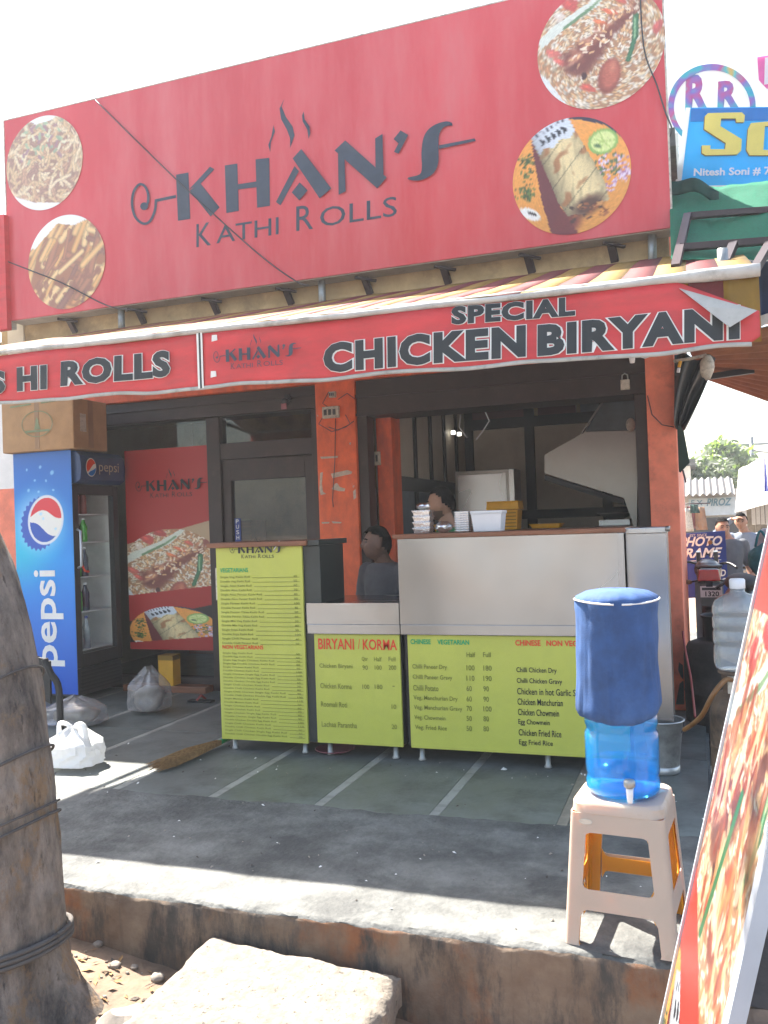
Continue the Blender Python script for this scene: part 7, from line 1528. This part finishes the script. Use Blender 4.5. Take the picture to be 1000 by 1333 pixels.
for i, (x0, y0, x1, y1) in enumerate(((925, 602, 978, 588), (978, 586, 1040, 570), (918, 612, 978, 596))):
    a, b = fy(x0, y0, 38), fy(x1, y1, 38); m_ = a.lerp(b, .5)-Vector((0, 0, .3)); o = MB().tube(smooth_path3([a, m_, b]), .025, 4).build('overhead_wire', M_wire, smooth=True); tag(o, ('overhead wire left of the far pole, upper', 'overhead wire running right from the far pole', 'overhead wire left of the far pole, lower')[i], 'wire')

# ================================================================== NEIGHBOUR'S SIGNS AND NET CANOPY (UPPER RIGHT)
Z1 = 7.7; Zq = lambda x, y, d=0: fy(x, y, Z1-d)
BS = thing('blue_shop_sign', 'bright blue neighbour sign with yellow So lettering above the green net', 'sign', tuple(Zq(960, 250)))
pol = [Zq(882, 262), Zq(1090, 258), Zq(1096, 138), Zq(898, 140)]
MB().prism([tuple(p) for p in pol], (0, .04, 0)).build('panel', M_cyan, BS)
MB().prism([tuple(Zq(876, 262, .01)), tuple(Zq(884, 262, .01)), tuple(Zq(899, 140, .01)), tuple(Zq(893, 140, .01))], (0, .06, 0)).build('white_edge', M_whiteflex, BS)
MB().prism([tuple(Zq(899, 158, .004)), tuple(Zq(1096, 155, .004)), tuple(Zq(1096, 139, .004)), tuple(Zq(900, 141, .004))], (0, .003, 0)).build('dark_top_band', M_blueflex, BS)
for mm, dx, dy, d in ((M_shadowflex, -1.2, 1.2, .010), (M_yellowflex, 0, 0, .016)):
    S_ = lambda x, y: Zq(x+dx, y+dy, d)
    s_out = [(922, 147), (966, 146), (970, 150), (969, 159), (959, 159), (958, 154), (939, 154), (938, 164), (966, 181), (965, 196), (960, 201), (919, 202), (914, 199), (914, 189), (925, 189), (925, 194), (944, 194), (945, 186), (917, 168), (918, 151)]
    poly_obj('letter_s', [[(x, y) for x, y in s_out]], S_, mm, BS)
    o_out = [[(978, 160), (1010, 157), (1010, 163), (996, 164), (994, 195), (1010, 195), (1010, 202), (976, 202), (972, 195), (974, 168)]]
    poly_obj('letter_o', o_out, S_, mm, BS)
text('small_lettering', 'Nitesh Soni # 7', TB(Zq(903, 230, .01), Zq(1003, 228, .01), Zq(903.6, 219, .01)), M_whiteflex, BS, .03)
MB().prism([tuple(Zq(893, 256, .008)), tuple(Zq(943, 256, .008)), tuple(Zq(946, 241, .008)), tuple(Zq(895, 242, .008))], (0, .003, 0)).build('white_patch', M_whiteflex, BS)
poly_obj('red_round', [[(997+12*math.cos(t), 248+12*math.sin(t)) for t in np.linspace(0, 6.28, 24)[:-1]]], lambda x, y: Zq(x, y, .01), M_redprint, BS)
def rainbow():
    m, t, b = newmat('rainbow_flex'); n, l = t.nodes, t.links
    tc = n.new('ShaderNodeTexCoord'); nz = n.new('ShaderNodeTexNoise'); nz.inputs['Scale'].default_value = 3.5; nz.inputs['Detail'].default_value = 2; l.new(tc.outputs['Object'], nz.inputs['Vector'])
    cr = n.new('ShaderNodeValToRGB'); e = cr.color_ramp.elements; e[0].position, e[0].color = .3, (.02, .22, .45, 1); e[1].position, e[1].color = .72, (.65, .08, .15, 1)
    for p_, c_ in ((.40, (.03, .35, .40, 1)), (.47, (.20, .12, .40, 1)), (.53, (.45, .06, .20, 1)), (.60, (.05, .40, .40, 1)), (.66, (.5, .35, .08, 1))): q_ = e.new(p_); q_.color = c_
    l.new(nz.outputs[0], cr.inputs[0]); l.new(cr.outputs[0], b.inputs['Base Color']); b.inputs['Roughness'].default_value = .5; return m
M_rain = rainbow()
Z2 = 8.7; Yq = lambda x, y, d=0: fy(x, y, Z2-d)
RS = thing('white_shop_sign', 'white neighbour sign with a colourful ring and two letters R behind the blue sign', 'sign', tuple(Yq(940, 185)))
MB().prism([tuple(Yq(862, 190)), tuple(Yq(1090, 180)), tuple(Yq(1090, 60)), tuple(Yq(862, 91))], (0, .05, 0)).build('panel', M_whiteflex, RS)
n = 60; ring = []
for k in range(n):
    t0, t1 = 2*math.pi*k/n, 2*math.pi*(k+1)/n; w0, w1 = 5+3.5*abs(math.cos(t0*.5+.8)), 5+3.5*abs(math.cos(t1*.5+.8))
    ring.append([(927+57*math.cos(t0), 138+55*math.sin(t0)), (927+57*math.cos(t1), 138+55*math.sin(t1)), (927+(57-w1)*math.cos(t1), 138+(55-w1)*math.sin(t1)), (927+(57-w0)*math.cos(t0), 138+(55-w0)*math.sin(t0))])
poly_obj('ring', ring, lambda x, y: Yq(x, y, .01), M_rain, RS)
text('letter', 'R', TB(Yq(892, 147, .01), Yq(922, 143, .01), Yq(893, 98, .01)), M_rain, RS, .05); text('letter', 'R', TB(Yq(934, 143, .01), Yq(962, 140, .01), Yq(935, 106, .01)), M_rain, RS, .05)
poly_obj('pink_mark', [[(986, 74), (1010, 70), (1010, 118), (998, 115), (988, 104)]], lambda x, y: Yq(x, y, .01), M_pinkflex, RS); text('letter', 'L', TB(Yq(995, 110, .02), Yq(1010, 108, .02), Yq(996, 75, .02)), M_whiteflex, RS, .04)
NB = thing('neighbour_wall', 'worn plaster wall end of the neighbouring shop behind the board', 'wall', tuple(fy(878, 210, 7.9))); MB().box(fy(872, 200, 8.0).x, fy(884, 200, 8.0).x, 7.9, 8.3, 2.8, fy(878, 180, 8.0).z).build('wall_end', M_bgwall, NB); MB().box(fy(873, 200, 8.0).x, 3.5, 8.8, 9.2, 3.3, fy(950, 190, 8.8).z).build('parapet', M_bgwall, NB)
NC = thing('net_canopy', 'green shade net canopy on dark pipes right of the red board', 'canopy', tuple(fy(940, 345, 6)))
nA, nB, nC, nD = fy(872, 258, 7.3), fy(1120, 232, 7.3), fy(1120, 350, 5.7), fy(874, 348, 5.7)
MB().slab(lambda u, v: nA.lerp(nB, u).lerp(nD.lerp(nC, u), v)+Vector((0, 0, .05-.05*math.sin(math.pi*u*2)**2*math.sin(math.pi*v)+.02*N3(u*8, v*8, 0, 2))), 40, 20, (0, 0, .004)).build('net', M_net, NC, smooth=True)
MB().slab(lambda u, v: fy(874+62*u, 236+18*v+14*u-10*math.sin(u*3), 7.0)+Vector((0, .03*math.sin(u*9), 0)), 12, 5, (0, .006, 0)).build('hanging_net', M_netdark, NC, smooth=True)
for (x0, y0, Y0, x1, y1, Y1) in ((895, 273, 6.55, 1040, 262, 6.55), (885, 313, 5.8, 1040, 301, 5.8), (895, 272, 6.53, 879, 338, 5.4), (955, 308, 5.79, 942, 338, 5.4), (1003, 306, 5.79, 978, 348, 5.35), (945, 344, 5.37, 985, 342, 5.37)):
    MB().bar(fy(x0, y0, Y0)-Vector((0, 0, .045)), fy(x1, y1, Y1)-Vector((0, 0, .045)), .05, .04).build('pipe', M_pipe, NC)
for x in (941, 1030): q0 = fy(x, 335, 5.45); MB().tube([(q0.x, 5.45, q0.z+.05), (q0.x, 5.45, q0.z-.12)], .03, 8).build('stub', M_galv, NC, smooth=True)
MB().tube([(fy(1045, 500, 6.2).x, 6.2, ground_h(.8, 6.2)), (fy(1045, 500, 6.2).x, 6.2, fy(1045, 300, 6.2).z)], .035, 10).build('upright', M_pipe, NC, smooth=True)
# navy and white banner end beyond the awning
NV = thing('navy_banner', 'navy and white cloth banner end hanging just right of the awning', 'banner', tuple(fy(995, 440, 6.0))); MB().slab(lambda u, v: fy(978+60*u, 340+75*v, 6.0)+Vector((0, .03*math.sin(u*9), 0)), 8, 5, (0, .006, 0)).build('navy_cloth', M_fblue, NV); MB().slab(lambda u, v: fy(976+62*u, 416+(18-14*u)*v-22*u, 5.98), 8, 3, (0, .006, 0)).build('white_cloth', M_tarp, NV)
# brown corrugated shade further down
CSn = thing('corrugated_shade', 'brown corrugated sheet roof seen from below beyond the awning', 'roof', tuple(fy(960, 500, 8)))
cA_, cB_, cC_, cD_ = fy(896, 452, 7.0), fy(1075, 408, 7.0), fy(1075, 548, 9.2), fy(912, 489, 9.2)
MB().slab(lambda u, v: cA_.lerp(cB_, u).lerp(cD_.lerp(cC_, u), v)+Vector((0, 0, .022*math.sin(v*75))), 10, 90, (0, 0, .006)).build('sheet', M_sheet, CSn, smooth=True)
MB().bar(fy(905, 493, 8.2), fy(982, 482, 8.2), .06, .05).build('beam', M_black, CSn); MB().bar((fy(1060, 500, 8.2).x, 8.2, gz), (fy(1060, 500, 8.2).x, 8.2, fy(1060, 480, 8.2).z), .07, .07).build('upright', M_pipe, CSn)
# black plastic sheet bundled under the awning end + dark green cloth
BTp = thing('black_plastic_sheet', 'bundled black plastic sheet hanging behind the salmon pillar under the awning', 'plastic sheet', tuple(fy(905, 500, 6.9)))
MB().slab(lambda u, v: fy(878+(54-46*v**1.1)*u+6*v*u, 462+92*v+4*u, 6.9+.2*u)+Vector((0, .05*math.sin(u*14+v*5), .02*math.sin(u*9+v*3))), 24, 16, (0, .01, 0)).build('sheet', M_blktarp, BTp, smooth=True)
MB().tube(smooth_path3([fy(878, 470, 6.8), fy(892, 468, 6.75), fy(912, 464, 6.75), fy(920, 462, 6.75)]), .012, 6).build('white_lead', M_dirtywhite, BTp, smooth=True)
MB().ell(fy(921, 478, 6.7), .05, .04, .09, 12, 8, fn=lambda v: 1+.3*N3(v.x, v.y, v.z, 2)).build('knot', M_dirtywhite, BTp, smooth=True); MB().tube([fy(886, 470, 6.75), fy(884, 478, 6.75)], .012, 6).build('yellow_plug', M_yellowpl, BTp); MB().tube([fy(884, 479, 6.75), fy(883, 485, 6.75)], .012, 6).build('white_plug', M_whitepl, BTp)
GCn = thing('dark_green_cloth', 'dark green cloth edge hanging down along the salmon pillar', 'cloth', tuple(fy(888, 625, 7.2))); MB().prism([tuple(fy(880, 540, 7.3)), tuple(fy(888, 548, 7.3)), tuple(fy(898, 602, 7.3)), tuple(fy(886, 615, 7.3)), tuple(fy(881, 612, 7.3))], (0, .03, 0)).build('cloth', mat('deep_green', (.01, .05, .04), .8), GCn); MB().tube([fy(889, 612, 7.3), fy(893, 628, 7.3)], .008, 5).build('cord', M_wire, GCn)

# ================================================================== ADDED HAZE VOLUME, STANDS IN FOR GLARE
hz = MB().box(-175, 175, -175, 275, -1.4, 9.5); hm = bpy.data.materials.new('glare_haze'); hm.use_nodes = True; ht = hm.node_tree; ht.nodes.clear()
ho = ht.nodes.new('ShaderNodeOutputMaterial'); hv = ht.nodes.new('ShaderNodeVolumePrincipled'); hv.inputs['Color'].default_value = (.93, .94, .96, 1); hv.inputs['Density'].default_value = .0028; hv.inputs['Anisotropy'].default_value = .3
ht.links.new(hv.outputs[0], ho.inputs['Volume'])
tag(hz.build('haze', hm), 'thin added haze veil over the whole street, lifting dark tones like glare', 'haze', kind='stuff')
